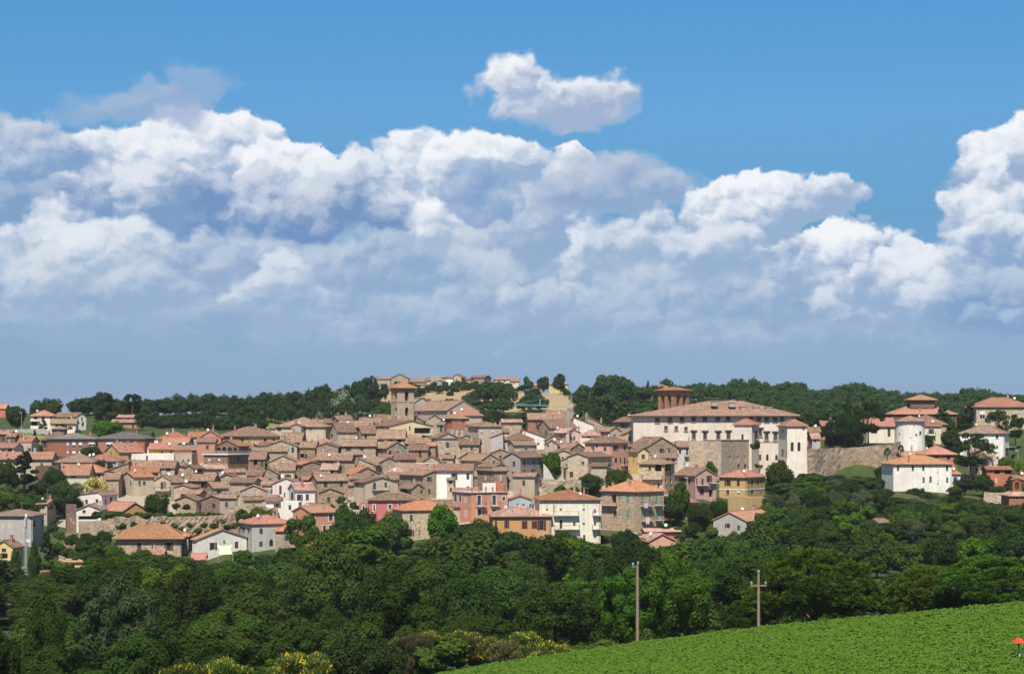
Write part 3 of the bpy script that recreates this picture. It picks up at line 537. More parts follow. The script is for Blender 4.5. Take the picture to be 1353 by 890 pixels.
H('A1',(320,560),72,195,'h',18,'cream','red','cream villa with red hip roof and upper balcony on the wooded hill','d 375 92 40 30; x 360 155 60 40; B 365 128 100; d 545 90 30 30',Y=700,dep=10)
H('A1',(560,800,905),80,190,'a',42,'white','old','white villa wing with gable end on the wooded hill','b 630 105 20 36; b 668 105 18 36; b 718 103 20 36; d 862 100 18 40; b 870 160 26 40',Y=694,phi=56)
H('A1',(530,795),150,195,'a',108,'cream','old','low tiled porch in front of the white villa wing','x 640 175 120 30',Y=684,dep=5)
H('K0',(862,985,1012),392,420,'a',368,'white','red','small white farmhouse with red roof on the wooded hill','b 945 405 14 20; b 880 403 16 18; d 995 402 12 18',Y=740,phi=40)
H('K0',(818,1030),432,440,'a',414,'terra','old','low tiled terrace below the small white farmhouse','',Y=728,dep=5)
H('K0',(-20,40),330,360,'a',300,'salmon','red','pink house with red roof alone on the hill above the lane','',Y=800,dep=8)
# --- right part
H('K11',(180,388),404,490,'a',348,'cream','red','cream house with green door beside the round white tower','g 343 452 22 60',Y=610,dep=9)
H('K11',(598,727),404,510,'a',372,'cream','red','cream house with balcony window beside round tower','g 653 443 20 36; B 653 472 60',Y=606,dep=8)
H('K11',(520,765),390,440,'h',325,'beige','old','broad tiled roof with skylight behind the round tower','C 660 365',Y=622,dep=11)
H('K11',(370,840),315,390,'h',255,'brown','red','dark villa with red roof crowned by a small cupola','d 820 360 14 40; C 570 280; C 505 275; C 640 265',Y=650,dep=14,cupola=1)
H('K11',(375,805),682,880,'h',625,'white','new','white house with orange hip roof and green shutters below round tower','g@R2 28 225 24 56; g@R2 183 225 24 56; g@R2 293 225 24 56; g@R2 543 228 24 56; w@R2 446 258 14 50; d@R2 366 203 18 16; g@R2 297 347 22 62; g@R2 370 343 24 64; g@R2 545 350 22 58; w@R2 448 377 16 54; w@R2 450 468 16 44; D@R2 500 470 26 50; w@R2 547 465 16 40; C 485 655',Y=520,dep=12)
H('R2',(592,682),285,505,'a',268,'white','new','white side wing with green shutter and maroon door','g 630 347 22 60; D 632 472 26 86',Y=521,dep=7)
H('K11',(608,838),610,700,'h',553,'terra','red','brown house with dull red hip roof behind the white house','d 780 625 24 40; d 690 620 20 30',Y=548,dep=10)
H('K11',(430,612),620,660,'a',592,'stone','red','low red lean-to roof at the foot of the round tower','',Y=556,dep=6)
H('K11',(862,1190,1225),457,680,'h',405,'white','brown','white three-storey villa with brown hip roof and skylights','d 1037 478 16 14; d 1137 483 18 26; d 1038 520 24 40; d 1137 558 16 18; d 1140 636 16 18; d 1207 580 20 24; d 1207 610 20 24; B 1228 560 50',Y=560,dep=12)
H('K11',(985,1400),262,420,'h',200,'tan','red','large tan villa with red hip roof above the pines','w 1030 320 40 60; w 1127 300 40 36; w 1300 310 20 20; C 1120 225; C 1212 195',Y=600,dep=13)
H('R2',(840,1062),62,290,'b',20,'tan','old','tan gable house behind the large dark cedar','g 1000 135 16 50; g 840 250 18 60; n 905 250 22 60',Y=535,dep=9)
H('R2',(960,1225),238,300,'a',212,'terra','new','open shed with orange roof and rusty metal side','x 1070 260 60 40; x 1185 265 70 40',Y=525,dep=6)
H('R2',(1000,1112),300,410,'f',None,'salmon','red','terracotta terrace block below the open shed','n 1060 350 20 60',Y=518,dep=5)
H('R2',(1195,1420),510,590,'h',455,'brick','pinkred','brick chapel with pink roof and little bell-cote beside the garden wall','d 1280 545 14 30',Y=488,dep=7,bellcote=1)
H('R2',(1250,1420),345,400,'a',305,'terra','red','small red-roofed house above the brick chapel','',Y=510,dep=7)
H('K10',(568,605,657),340,385,'b',320,'stone','old','tiny stone shed alone in the wooded slope','d 595 342 14 10',Y=420,dep=5,name='shed',cat='shed')
H('K9',(590,690),445,540,'a',415,'pink','old','pink house with tiled roof beside the palazzo tower','d 600 480 20 60; C 640 430',Y=592,dep=8)
H('K9',(628,688),495,540,'a',458,'lgrey','pinkred','small grey house with pale tiles by the dark pines','d 650 510 20 20',Y=584,dep=6)
H('K9',(700,800),400,460,'a',368,'salmon','red','red-roofed house hidden behind umbrella pines','',Y=640,dep=9)
H('K9',(975,1130),395,470,'a',345,'terra','red','brown house glimpsed through the dark pines','d 1060 430 20 30',Y=625,dep=9)
# --- far hamlet on the ridge
for a in [((70,205),162,262,'a',140,'beige','old','far beige house with open loggia in the ridge hamlet','x 130 230 60 30; d 110 205 20 24; d 160 205 20 24'),
          ((212,395),157,215,'b',110,'stone','old','far broad gable roof on the ridge behind bell tower',''),
          ((395,575),192,230,'a',158,'stone','old','far low brown roof directly behind the bell tower',''),
          ((572,750),180,230,'a',150,'lgrey','old','far grey house with long brown roof on ridge','w 710 205 16 30; w 660 205 16 30'),
          ((458,685),224,325,'h',190,'cream2','red','far pale yellow house with red hip roof on ridge','g 512 245 16 36; g 590 242 16 30; x 590 275 60 20; d 640 250 14 26'),
          ((630,790),125,200,'f',None,'grey','old','far grey flat-topped house crowning the ridge hamlet',''),
          ((745,785),147,275,'a',135,'coral','old','far slim coral house in the ridge hamlet','d 765 155 14 16'),
          ((782,862),152,282,'a',140,'white','old','far white house with dark windows in ridge hamlet','d 795 207 30 26; d 795 250 14 26'),
          ((862,950,992),142,270,'b',105,'stonel','old','far pale stone gable house, tallest of the ridge hamlet','d 900 165 10 20; d 930 190 10 20'),
          ((990,1045),168,275,'a',158,'ochre','old','far ochre house wedged in the ridge hamlet','d 1022 205 18 24; d 1022 245 14 20'),
          ((1045,1190,1262),148,292,'a',125,'stone','old','far grey stone farmhouse with two-part roof in ridge hamlet','d 1068 165 22 28; d 1068 208 18 20; d 1162 210 10 16; d 1140 160 10 14')]:
    H('T', *a, Y=1000, dep=10, far=1)
H('K6',(300,410),117,165,'h',93,'cream','red','far cream house with red hip roof outside the hamlet','d 330 130 10 12; d 370 130 10 12',Y=1010,dep=10,far=1)
H('K6',(405,475),130,168,'a',108,'ppink','red','far pinkish house with red roof adjoining cream one','d 440 145 10 12',Y=1015,dep=9,far=1)
H('K6',(700,837),152,222,'h',125,'yellow','red','far ochre villa half hidden by ridge trees','b 815 185 10 30; d 780 185 10 20',Y=1000,dep=10,far=1)
H('K6',(568,640),165,195,'a',145,'beige','old','far beige cottage behind round ridge trees','',Y=1010,dep=9,far=1)
H('K8',(340,490),182,215,'h',155,'lgrey','red','far house with red hip roof behind the brick belvedere','',Y=900,dep=10,far=1)
H('K8',(165,230),190,225,'a',178,'beige','old','far small beige hut among ridge trees','',Y=930,dep=8,far=1)
# --- palazzo group
H('K8',(205,1398),377,860,'h',283,'castle','palazzo','great cream palazzo with long tiled roof and stone-framed windows','; '.join('k %d %d 24 30'%(x,y) for x,y in ((382,416),(475,414),(563,411),(648,408),(731,405),(826,405),(903,401),(1070,405),(1127,410),(1186,412),(1248,412),(1298,407)))+'; '+'; '.join('p %d %d 22 48'%(x,y) for x,y in ((650,530),(733,532),(830,532),(905,530),(1138,510),(1185,536),(1250,538)))+'; a 1137 690 14 46; a 1190 690 18 46; a 1257 690 18 40; d 1150 755 14 22; k 445 475 18 28; k 521 475 18 24; k 592 480 18 24',Y=577,dep=26,name='palazzo',cat='palace',ri=(24,15),eav=1.3,course=578)
H('K8',(945,1075,1130),447,860,'h',412,'castle','red','cream bay tower with red roof projecting from palazzo front','a 1007 540 16 44; p 1103 532 16 56',Y=561,dep=8,name='bay_tower',cat='tower')
H('K9',(380,445,590),402,810,'h',360,'castle','red','tall cream corner tower with twin arched windows and battered foot','k 413 441 10 6; k 415 582 12 6; a 482 555 22 66; a 532 555 22 66; k 485 697 18 26; n 535 697 20 28; k 565 415 6 6',Y=553,dep=12,name='corner_tower',cat='tower',batter=1)
H('K8',(728,850,1078),566,860,'f',None,'stonel','old','high grey stone bastion with slit windows below the palazzo','; '.join('s %d %d 12 50'%(x,y) for x,y in ((915,705),(970,705),(1022,705),(1073,705)))+'; '+'; '.join('d %d %d 18 34'%(x,y) for x,y in ((978,760),(1027,762),(1077,764))),Y=548,dep=12,phi=30,name='bastion',cat='bastion',edge=2)
# --- bell tower
H('T',(212,275,452),243,580,'h',178,'stonel','new','square stone bell tower with arched openings and orange cap roof','v 265 337 22 110; v 377 335 40 112; v 262 500 22 84; v 378 503 36 88',Y=612,phi=66,name='bell_tower',cat='tower',eav=0.9,course=405,cornice=1)
# ------------------------------------------------------------------ place the buildings in depth
def solve(h, Y):
    s = F/Y; xL, xC, xR = h['x']; a = xC-xL; b = xR-xC; d = h.get('dep', 9.0)
    th = math.atan((xC-CX)/F); wA = wB = None
    if 'phi' in h: ph = math.radians(h['phi'])
    elif b <= 1.0: ph = math.radians(h.setdefault('jit', rnd.uniform(-5, 5))); wB = d
    elif h['roof'] == 'a' and b >= .7*a: ph = math.radians(62)
    elif h['roof'] == 'b' and a >= .7*b: ph = math.radians(28)
    elif a >= b: ph = min(max(math.asin(min(1, b/s/d)), math.radians(8)), math.radians(42))
    else: ph = min(max(math.acos(min(1, a/s/d)), math.radians(48)), math.radians(82))
    if b > 1.0: ph += th
    kL, kC, kR = ((q-CX)/F for q in (xL, xC, xR))
    if wB is None: wB = Y*(kR-kC)/(math.sin(ph)-kR*math.cos(ph))
    wA = Y*(kC-kL)/(math.cos(ph)+kL*math.sin(ph))
    R = Matrix.Rotation(-ph, 2)
    C = Vector(((xC-CX)/F*Y, Y))
    c = C - R @ Vector((wA/2, -wB/2))
    ybe = max(h['yb'], h['ye']+h.get('minh', 5.5)*s)
    h.update(Y=Y, ph=ph, wA=wA, wB=wB, c=c, zb=(HY-ybe)/F*Y, ze=(HY-h['ye'])/F*Y, s=s)
    h['rect'] = [c + R @ Vector((i*wA/2, j*wB/2)) for i, j in ((-1,-1),(1,-1),(1,1),(-1,1))]
def sat(r1, r2, sh=0.35):
    for r in (r1, r2):
        for i in range(2):
            ax = (r[i+1]-r[i]).normalized()
            a = [p.dot(ax) for p in r1]; b = [p.dot(ax) for p in r2]
            if min(max(a), max(b))-max(min(a), min(b)) < sh: return False
    return True
placed = []
for h in HOUSES:
    if 'Y' in h: solve(h, h['Y']); placed.append(h)
auto = [h for h in HOUSES if h not in placed]
for h in auto: h['Y0'] = 455+(712-max(h['yb'], h['ye']+27))*1.22+h.get('dY', 0)
for h in sorted(auto, key=lambda q: q['Y0']):
    for k in range(0, 60):
        off = (k+1)//2*(1 if k % 2 else -1)*1.0
        solve(h, h['Y0']+off)
        if not any(abs(p['c'][0]-h['c'][0]) < 60 and sat(p['rect'], h['rect']) for p in placed): break
    placed.append(h)

# ------------------------------------------------------------------ terrain
ctrl = [(0,-150,3),(-150,-100,-4),(150,-100,6),(0,0,-1.9),(60,0,1),(-80,0,-7),(60,60,-6),(0,60,-9.5),(-60,60,-15),(-140,60,-20),(140,60,0),
  (-60,130,-26),(-25,130,-24),(-110,130,-28),(-70,200,-32),(-30,200,-28),(-8,206,-27),(12,206,-25.5),(-120,200,-33),(35,212,-22.8),(58,205,-20.5),(90,205,-19),(140,180,-10),
  (-90,260,-36),(-40,260,-36),(0,260,-36),(40,260,-34),(75,260,-31),(110,260,-28),(-120,330,-37),(-60,330,-38),(0,330,-38),(50,330,-37),(90,330,-33),(130,330,-28),
  (-110,390,-36),(-50,390,-36.5),(0,390,-37),(50,390,-35),(90,390,-31),(130,390,-27),(-140,430,-34),(-95,430,-35),(-40,425,-35),(10,425,-35),(60,430,-32),(85,450,-28),(115,450,-26),(150,440,-24),
  (-170,560,-8),(-190,480,-16),(180,540,-16),(200,480,-20)]
def cp(x, y, Y): p = P(x, y, Y); ctrl.append((p.x, p.y, p.z))
for a in [(1075,640,540),(1130,640,535),(1190,655,530),(1250,672,505),(1310,690,480),(1350,668,500),(1180,700,470),(1040,690,480),(1100,640,552),
          (1120,600,575),(1160,600,590),(1250,600,600),(1340,590,590),(1260,575,640),(1100,580,620),(1180,575,640),
          (20,566,690),(60,566,690),(100,566,690),(15,590,640),(140,562,700),(180,561,725),(240,566,700),(300,570,680),(380,566,690),(450,574,670),
          (60,545,780),(130,546,780),(200,548,780),(270,546,790),(330,548,790),(390,542,830),(420,536,860),(470,531,920),(500,529,930),(560,521,985),(620,517,1000),(680,519,1000),(730,523,1000),(800,530,970),
          (500,545,840),(560,545,860),(640,545,860),(720,545,860),(780,555,760),(700,562,700),(850,560,740),(840,532,950),(900,528,1000),(960,527,1000),(1000,526,1000),(1060,531,1000),(1100,534,960),(1160,538,960),(1230,537,960),(1300,535,960),(1353,540,960),
          (1000,560,720),(1100,560,720),(1200,562,720),(1300,560,720),(960,545,850),(1100,548,850),(1250,550,850),(-60,550,780),(-60,570,690),(1440,560,720),(1440,540,960),(-100,566,1000),
          (1066,632,548),(1085,630,550),(1100,629,552),(1130,627,556),(1160,623,554),(1180,618,550),(1120,636,544),(985,640,538),(1005,642,546),(1030,642,543),(960,640,530),(1010,652,530),(985,632,543),(110,726,456),(130,724,455),(150,722,453),(170,720,452),(195,720,451),(215,720,450),(235,720,450),(255,720,451),(275,718,452),(300,716,454),(320,715,456),(92,738,452),(130,682,468),(170,682,466),(230,682,466),(290,682,466),(330,676,470)]: cp(*a)
for x in range(-900, 901, 150):
    ctrl.append((x, 1200, 5)); ctrl.append((x, 1300, 0)); ctrl.append((x, 1700, -10))
for x in (-4000, -2000, 0, 2000, 4000):
    for y in (3000, 6000, 9000): ctrl.append((x, y, -30))
    ctrl.append((x, -1200, 10))
for x in (-500, -330, 340, 520):
    for y, z in ((250,-30),(450,-22),(600,-8),(800,2 if x < 0 else 6),(1000,0 if x < 0 else 8)): ctrl.append((x, y, z))
for x in (-250, -180, -120): ctrl.append((x, 900, -2)); ctrl.append((x, 1000, -4))
for h in HOUSES:
    r = h['rect']
    for f1 in (0.15, 0.85):
        p = r[0].lerp(r[1], f1); ctrl.append((p.x, p.y, h['zb']))
    p = (r[2]+r[3])/2; ctrl.append((p.x, p.y, h['zb']+0.6))
CT = np.array(ctrl)
FA, FB, FC = -18.55, 0.169, -0.03                      # the crop field is one tilted plane
def field_edge(x): return np.interp(x, [-12, 0, 13, 24, 45, 75, 110], [196, 192, 189, 184, 166, 150, 140])
def terrain(x, y):
    x = np.atleast_1d(np.asarray(x, float)); y = np.atleast_1d(np.asarray(y, float)); out = np.empty(x.shape)
    for i in range(0, len(x), 4000):
        dx = x[i:i+4000, None]-CT[None, :, 0]; dy = y[i:i+4000, None]-CT[None, :, 1]
        w = 1.0/(dx*dx+dy*dy+12.0)**1.75
        out[i:i+4000] = (w*CT[None, :, 2]).sum(1)/w.sum(1)
    e = field_edge(x)
    m = np.clip((e+5-y)/7, 0, 1)*np.clip((y-40)/40, 0, 1)*np.clip((x+16)/7, 0, 1)*np.clip((130-x)/25, 0, 1)
    pl = FA+FB*x+FC*y
    return out*(1-m)+pl*m
def tz(x, y): return float(terrain([x], [y])[0])

def grid_mesh(name, xs, ys, zoff=0.0, keep=None, bump=0.0):
    X, Yg = np.meshgrid(xs, ys); Z = terrain(X.ravel(), Yg.ravel()).reshape(X.shape)+zoff
    V = np.stack([X, Yg, Z], -1).reshape(-1, 3); n = len(xs)
    idx = np.arange(len(V)).reshape(X.shape)
    q = np.stack([idx[:-1, :-1], idx[:-1, 1:], idx[1:, 1:], idx[1:, :-1]], -1).reshape(-1, 4)
    if keep is not None:
        cx = V[q].mean(1); q = q[keep(cx[:, 0], cx[:, 1])]
        u, inv = np.unique(q, return_inverse=True); V = V[u]; q = inv.reshape(q.shape)
    me = bpy.data.meshes.new(name); me.from_pydata(V.tolist(), [], q.tolist())
    me.polygons.foreach_set('use_smooth', [True]*len(q)); me.update(); return me
def ground_mat():
    m = NT('ground'); tc = m.n('ShaderNodeTexCoord'); v = tc.outputs['Object']
    a = m.noise(v, 0.02, 5, 0.6); b = m.noise(v, 0.3, 5, 0.65); c = m.noise(v, 2.5, 4, 0.7)
    k = m.mix(m.rng(b, 0.3, 0.7), (.030, .052, .012, 1), (.062, .090, .024, 1))
    k = m.mix(m.math('MULTIPLY', m.rng(a, 0.54, 0.64), 0.45), k, (.13, .10, .05, 1))
    k = m.mix(m.math('MULTIPLY', m.rng(c, 0.5, 0.75), 0.45), k, (.055, .05, .022, 1))
    m.col(k); m.bump(m.math('ADD', b, c), 0.6, 0.4); return m.mat
xs = np.unique(np.concatenate([np.arange(-9000, -400, 600), np.arange(-400, -220, 20), np.arange(-220, 225, 4.5), np.arange(225, 400, 20), np.arange(400, 9001, 600)]))
ys = np.unique(np.concatenate([np.arange(-1500, 0, 150), np.arange(0, 100, 10), np.arange(100, 720, 4.5), np.arange(720, 1100, 12), np.arange(1100, 1500, 60), np.arange(1500, 9001, 500)]))
g = link(bpy.data.objects.new('ground', grid_mesh('ground', xs, ys))); g.data.materials.append(ground_mat()); tag(g, 'grassy hillside under the town', 'ground', kind='structure')

def sheet_mat(name, c0, c1, sc=0.4, stripe=0):
    m = NT(name); tc = m.n('ShaderNodeTexCoord'); v = tc.outputs['Object']
    k = m.mix(m.rng(m.noise(v, sc, 5, 0.65), 0.3, 0.7), rgb(c0), rgb(c1))
    k = m.mix(m.math('MULTIPLY', m.rng(m.noise(v, 0.06, 3), 0.45, 0.65), 0.4), k, rgb(c1, 0.8))
    m.col(k); return m.mat
def draped(name, label, pts, mat, step=6, zoff=0.25):
    """a field: polygon of (picture column, distance) corners laid on the terrain"""
    poly = [((x-CX)/F*Y, Y) for x, Y in pts]
    px_ = [p[0] for p in poly]; py_ = [p[1] for p in poly]
    def inside(x, y):
        r = np.zeros(x.shape, bool); n = len(poly); j = n-1
        for i in range(n):
            xi, yi = poly[i]; xj, yj = poly[j]
            c = ((yi > y) != (yj > y)) & (x < (xj-xi)*(y-yi)/(yj-yi+1e-9)+xi)
            r ^= c; j = i
        return r
    me = grid_mesh(name, np.arange(min(px_), max(px_)+step, step), np.arange(min(py_), max(py_)+step, step), zoff, inside)
    o = link(bpy.data.objects.new(name, me)); me.materials.append(mat); tag(o, label, 'field', kind='structure'); return o
wheat = sheet_mat('ripe wheat', (.30, .215, .115), (.38, .28, .155), 0.3)
grassm = sheet_mat('meadow', (.12, .20, .03), (.19, .25, .055), 0.5)
draped('wheat_field', 'dry tan wheat field on the slope below the ridge hamlet', [(476,900),(476,975),(560,985),(625,990),(760,985),(775,940),(765,860),(690,850),(640,900),(560,900)], wheat, 8)
draped('wheat_field', 'dry tan field strip behind the altana', [(925,930),(925,985),(985,985),(985,930)], wheat, 8)
draped('meadow', 'bright green meadow below the white villa', [(-30,620),(-30,684),(112,684),(112,640),(60,610)], grassm, 6)
draped('meadow', 'bright green slope above the very wide roof', [(352,690),(345,790),(400,800),(440,780),(440,700)], grassm, 6)
draped('path', 'pale gravel lane climbing to the white villa', [(-20,668),(-20,674),(45,690),(62,690),(62,685),(40,680)], sheet_mat('gravel', (.22,.20,.17), (.28,.26,.22), 1.0), 2, 0.4)

draped('pavement', 'worn stone paving and packed earth between the old houses', [(75,478),(110,640),(240,640),(330,660),(480,668),(640,668),(860,640),(880,600),(930,570),(935,520),(880,500),(760,474),(640,466),(480,466),(390,470),(330,478),(200,490)], sheet_mat('town paving', (.30,.25,.19), (.40,.34,.27), .8), 3, .12)
# ------------------------------------------------------------------ house builder
INT = plain('painted interior shade', (.035, .03, .026), 0.9)  # near-black colour paints the shade inside deep openings
glass = NT('window glass'); glass.col((.025, .03, .035, 1)); glass.b.inputs['Roughness'].default_value = 0.12; glass.b.inputs['Specular IOR Level'].default_value = 0.5; glass = glass.mat
SHC = dict(g=plain('green shutter paint', (.02, .085, .06)), b=plain('brown shutter paint', (.105, .05, .035)), t=plain('teal shutter paint', (.09, .32, .27)), m=plain('maroon shutter paint', (.10, .022, .02)),
           q=plain('green shutter paint', None), r=plain('brown shutter paint', None), D=plain('door timber', (.09, .045, .03)))
TRIMW = plain('white trim', (.72, .70, .67)); TRIMS = plain('stone trim', (.26, .20, .15)); IRON = plain('iron railing', (.06, .045, .04), 0.5); CONC = plain('concrete', (.42, .40, .37))
BRK = plain('chimney brick', (.36, .17, .11)); CHP = plain('chimney render', (.38, .32, .265)); SLAB = plain('balcony slab', (.46, .43, .38)); BLIND = plain('blind panel', (.55, .45, .35)); STEEL = plain('grey steel', (.42, .45, .47), 0.5, 0.3)
PLW = plain('white pvc', (.68, .68, .66), 0.5); TEAL = plain('teal crane paint', (.22, .44, .42), 0.5)
_win = {}
def winparts(k, w, h, opened, wallm):
    key = (k, round(w, 1), round(h, 1), opened, wallm.name if k in 'av' else '')
    if key in _win: return _win[key]
    w, h = max(0.3, round(w, 1)), max(0.3, round(h, 1)); a, z = w/2, h/2; out = []
    def ring(m, t, y0, y1, out_=0.0):
        A, Z = a+out_, z+out_
        m.box(-A, -A+t, y0, y1, -Z, Z); m.box(A-t, A, y0, y1, -Z, Z); m.box(-A+t, A-t, y0, y1, Z-t, Z); m.box(-A+t, A-t, y0, y1, -Z, -Z+t)
    def arch(m, y0, y1):
        r = a; zc = z-r; n = 8; 
        if zc < -z+0.05: zc = -z+0.05
        for i in range(n):
            t0, t1 = math.pi*i/n, math.pi*(i+1)/n
            x0, x1 = -r*math.cos(t0), -r*math.cos(t1); q0, q1 = zc+(z-zc)*math.sin(t0), zc+(z-zc)*math.sin(t1)
            m.face([(x0, y0, q0), (x1, y0, q1), (x1, y0, z), (x0, y0, z)]); m.face([(x0, y0, q0), (x0, y1, q0), (x1, y1, q1), (x1, y0, q1)])
    fm = MB()
    if k in 'gbtmqr' or k == 'D':
        ring(fm, 0.06, 0.09, 0.16)
        nm = 'door' if k == 'D' else 'window'
        out.append((nm, fm.mesh(nm, TRIMW if k in 'qr' else TRIMS), None))
        if k in 'qr':
            s_ = MB(); ring(s_, 0.14, -0.04, 0.0, 0.14); out.append(('surround', s_.mesh('surround', TRIMW), 0))
        if opened and k != 'D':
            p = MB(); p.box(-a+0.06, a-0.06, 0.13, 0.15, -z+0.06, z-0.06); out.append(('pane', p.mesh('pane', glass), 0))
            for sgn in (-1, 1):
                s_ = MB(); x0 = sgn*(a+0.02); x1 = sgn*(a+a); s_.box(min(x0, x1), max(x0, x1), -0.07, -0.02, -z, z); out.append(('shutter', s_.mesh('shutter', SHC[k]), 0))
        else:
            for sgn in (-1, 1):
                s_ = MB(); x0, x1 = sorted((sgn*0.015, sgn*(a-0.06))); s_.box(x0, x1, 0.05, 0.085, -z+0.05, z-0.05)
                nlo = max(2, int(h/0.35))
                for i in range(nlo):
                    zz = -z+0.1+(h-0.2)*i/nlo; s_.box(x0+0.04, x1-0.04, 0.03, 0.05, zz, zz+0.06)
                out.append(('leaf' if k == 'D' else 'shutter', s_.mesh('shutter', SHC[k]), 0))
    elif k in 'dwkp':
        ring(fm, 0.06, 0.12, 0.18); fm.box(-0.03, 0.03, 0.12, 0.17, -z+0.06, z-0.06)
        out.append(('window', fm.mesh('window', PLW if k == 'w' else TRIMS), None))
        p = MB(); p.box(-a+0.06, a-0.06, 0.18, 0.2, -z+0.06, z-0.06); out.append(('pane', p.mesh('pane', glass), 0))
        if k == 'w':
            s_ = MB(); s_.box(-a+0.05, a-0.05, 0.06, 0.1, z-h*0.5, z-0.02); out.append(('blind', s_.mesh('blind', PLW), 0))
        if k in 'kp':
            s_ = MB(); ring(s_, 0.22, -0.06, 0.0, 0.22); s_.box(-a-0.35, a+0.35, -0.22, 0.0, -z-0.42, -z-0.221)
            if k == 'p': s_.box(-a-0.6, a+0.6, -0.45, 0.0, z+0.5, z+0.78); s_.box(-a-0.3, a+0.3, -0.15, 0.0, z+0.221, z+0.499)
            out.append(('surround', s_.mesh('surround', TRIMS), 0))
        elif k == 'd':
            s_ = MB(); s_.box(-a-0.1, a+0.1, -0.1, 0.0, -z-0.1, -z-0.002); out.append(('sill', s_.mesh('sill', SLAB), 0))
    elif k == 'n':
        fm.box(-a, a, 0.05, 0.08, -z, z); out.append(('blind_window', fm.mesh('blind_window', BLIND), None))
    elif k == 's':
        fm.box(-a, a, 0.22, 0.24, -z, z); out.append(('slit_window', fm.mesh('slit_window', CHP), None))
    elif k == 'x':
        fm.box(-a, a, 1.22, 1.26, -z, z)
        out.append(('opening', fm.mesh('opening', INT), None))  # back panel of the recess, its shade put into the colour
    elif k in 'av':
        arch(fm, 0.003, 0.3 if k == 'a' else 0.6); out.append(('arched_window' if k == 'a' else 'arch', fm.mesh('arch', wallm), None))
        p = MB(); yy = 0.2 if k == 'a' else 0.9; p.box(-a, a, yy, yy+0.03, -z, z); out.append(('pane' if k == 'a' else 'painted_shade_back', p.mesh('pane', glass if k == 'a' else INT), 0))  # belfry back is coloured as the shade within, not glazed
    _win[key] = out; return out
DEPTH = dict(x=1.25, v=0.95, n=0.08, s=0.24, a=0.22)

def roof_mesh(polys, t, mat_top, name, und=None):
    """closed slab from top polygons (already lifted); tiles run down each slope"""
    m = MB(); edges = {}
    for p in polys:
        p = [Vector(v) for v in p]; nrm = (p[1]-p[0]).cross(p[2]-p[0]).normalized()
        if nrm.z < 0: p.reverse(); nrm = -nrm
        dn = Vector((nrm.x, nrm.y, 0)); dn = dn.normalized() if dn.length > 1e-4 else Vector((0, -1, 0))
        al = Vector((-dn.y, dn.x, 0)); sl = Vector((dn.x*nrm.z, dn.y*nrm.z, -math.hypot(nrm.x, nrm.y)))
        m.face(p, 0, [(v.dot(al), v.dot(sl)) for v in p])
        m.face([v-Vector((0, 0, t)) for v in reversed(p)], 1)
        for i in range(len(p)):
            a, b = p[i], p[(i+1) % len(p)]; ka = tuple(round(q, 3) for q in a); kb = tuple(round(q, 3) for q in b)
            if (kb, ka) in edges: del edges[(kb, ka)]
            else: edges[(ka, kb)] = (a, b)
    for a, b in edges.values():
        dz = Vector((0, 0, t)); m.face([a-dz, b-dz, b, a], 0, [(0, 0), (0.3, 0), (0.3, 0.2), (0, 0.2)])
    return m.mesh(name, [mat_top, und or WOODM])
WOODM = plain('eave timber', (.10, .065, .045))

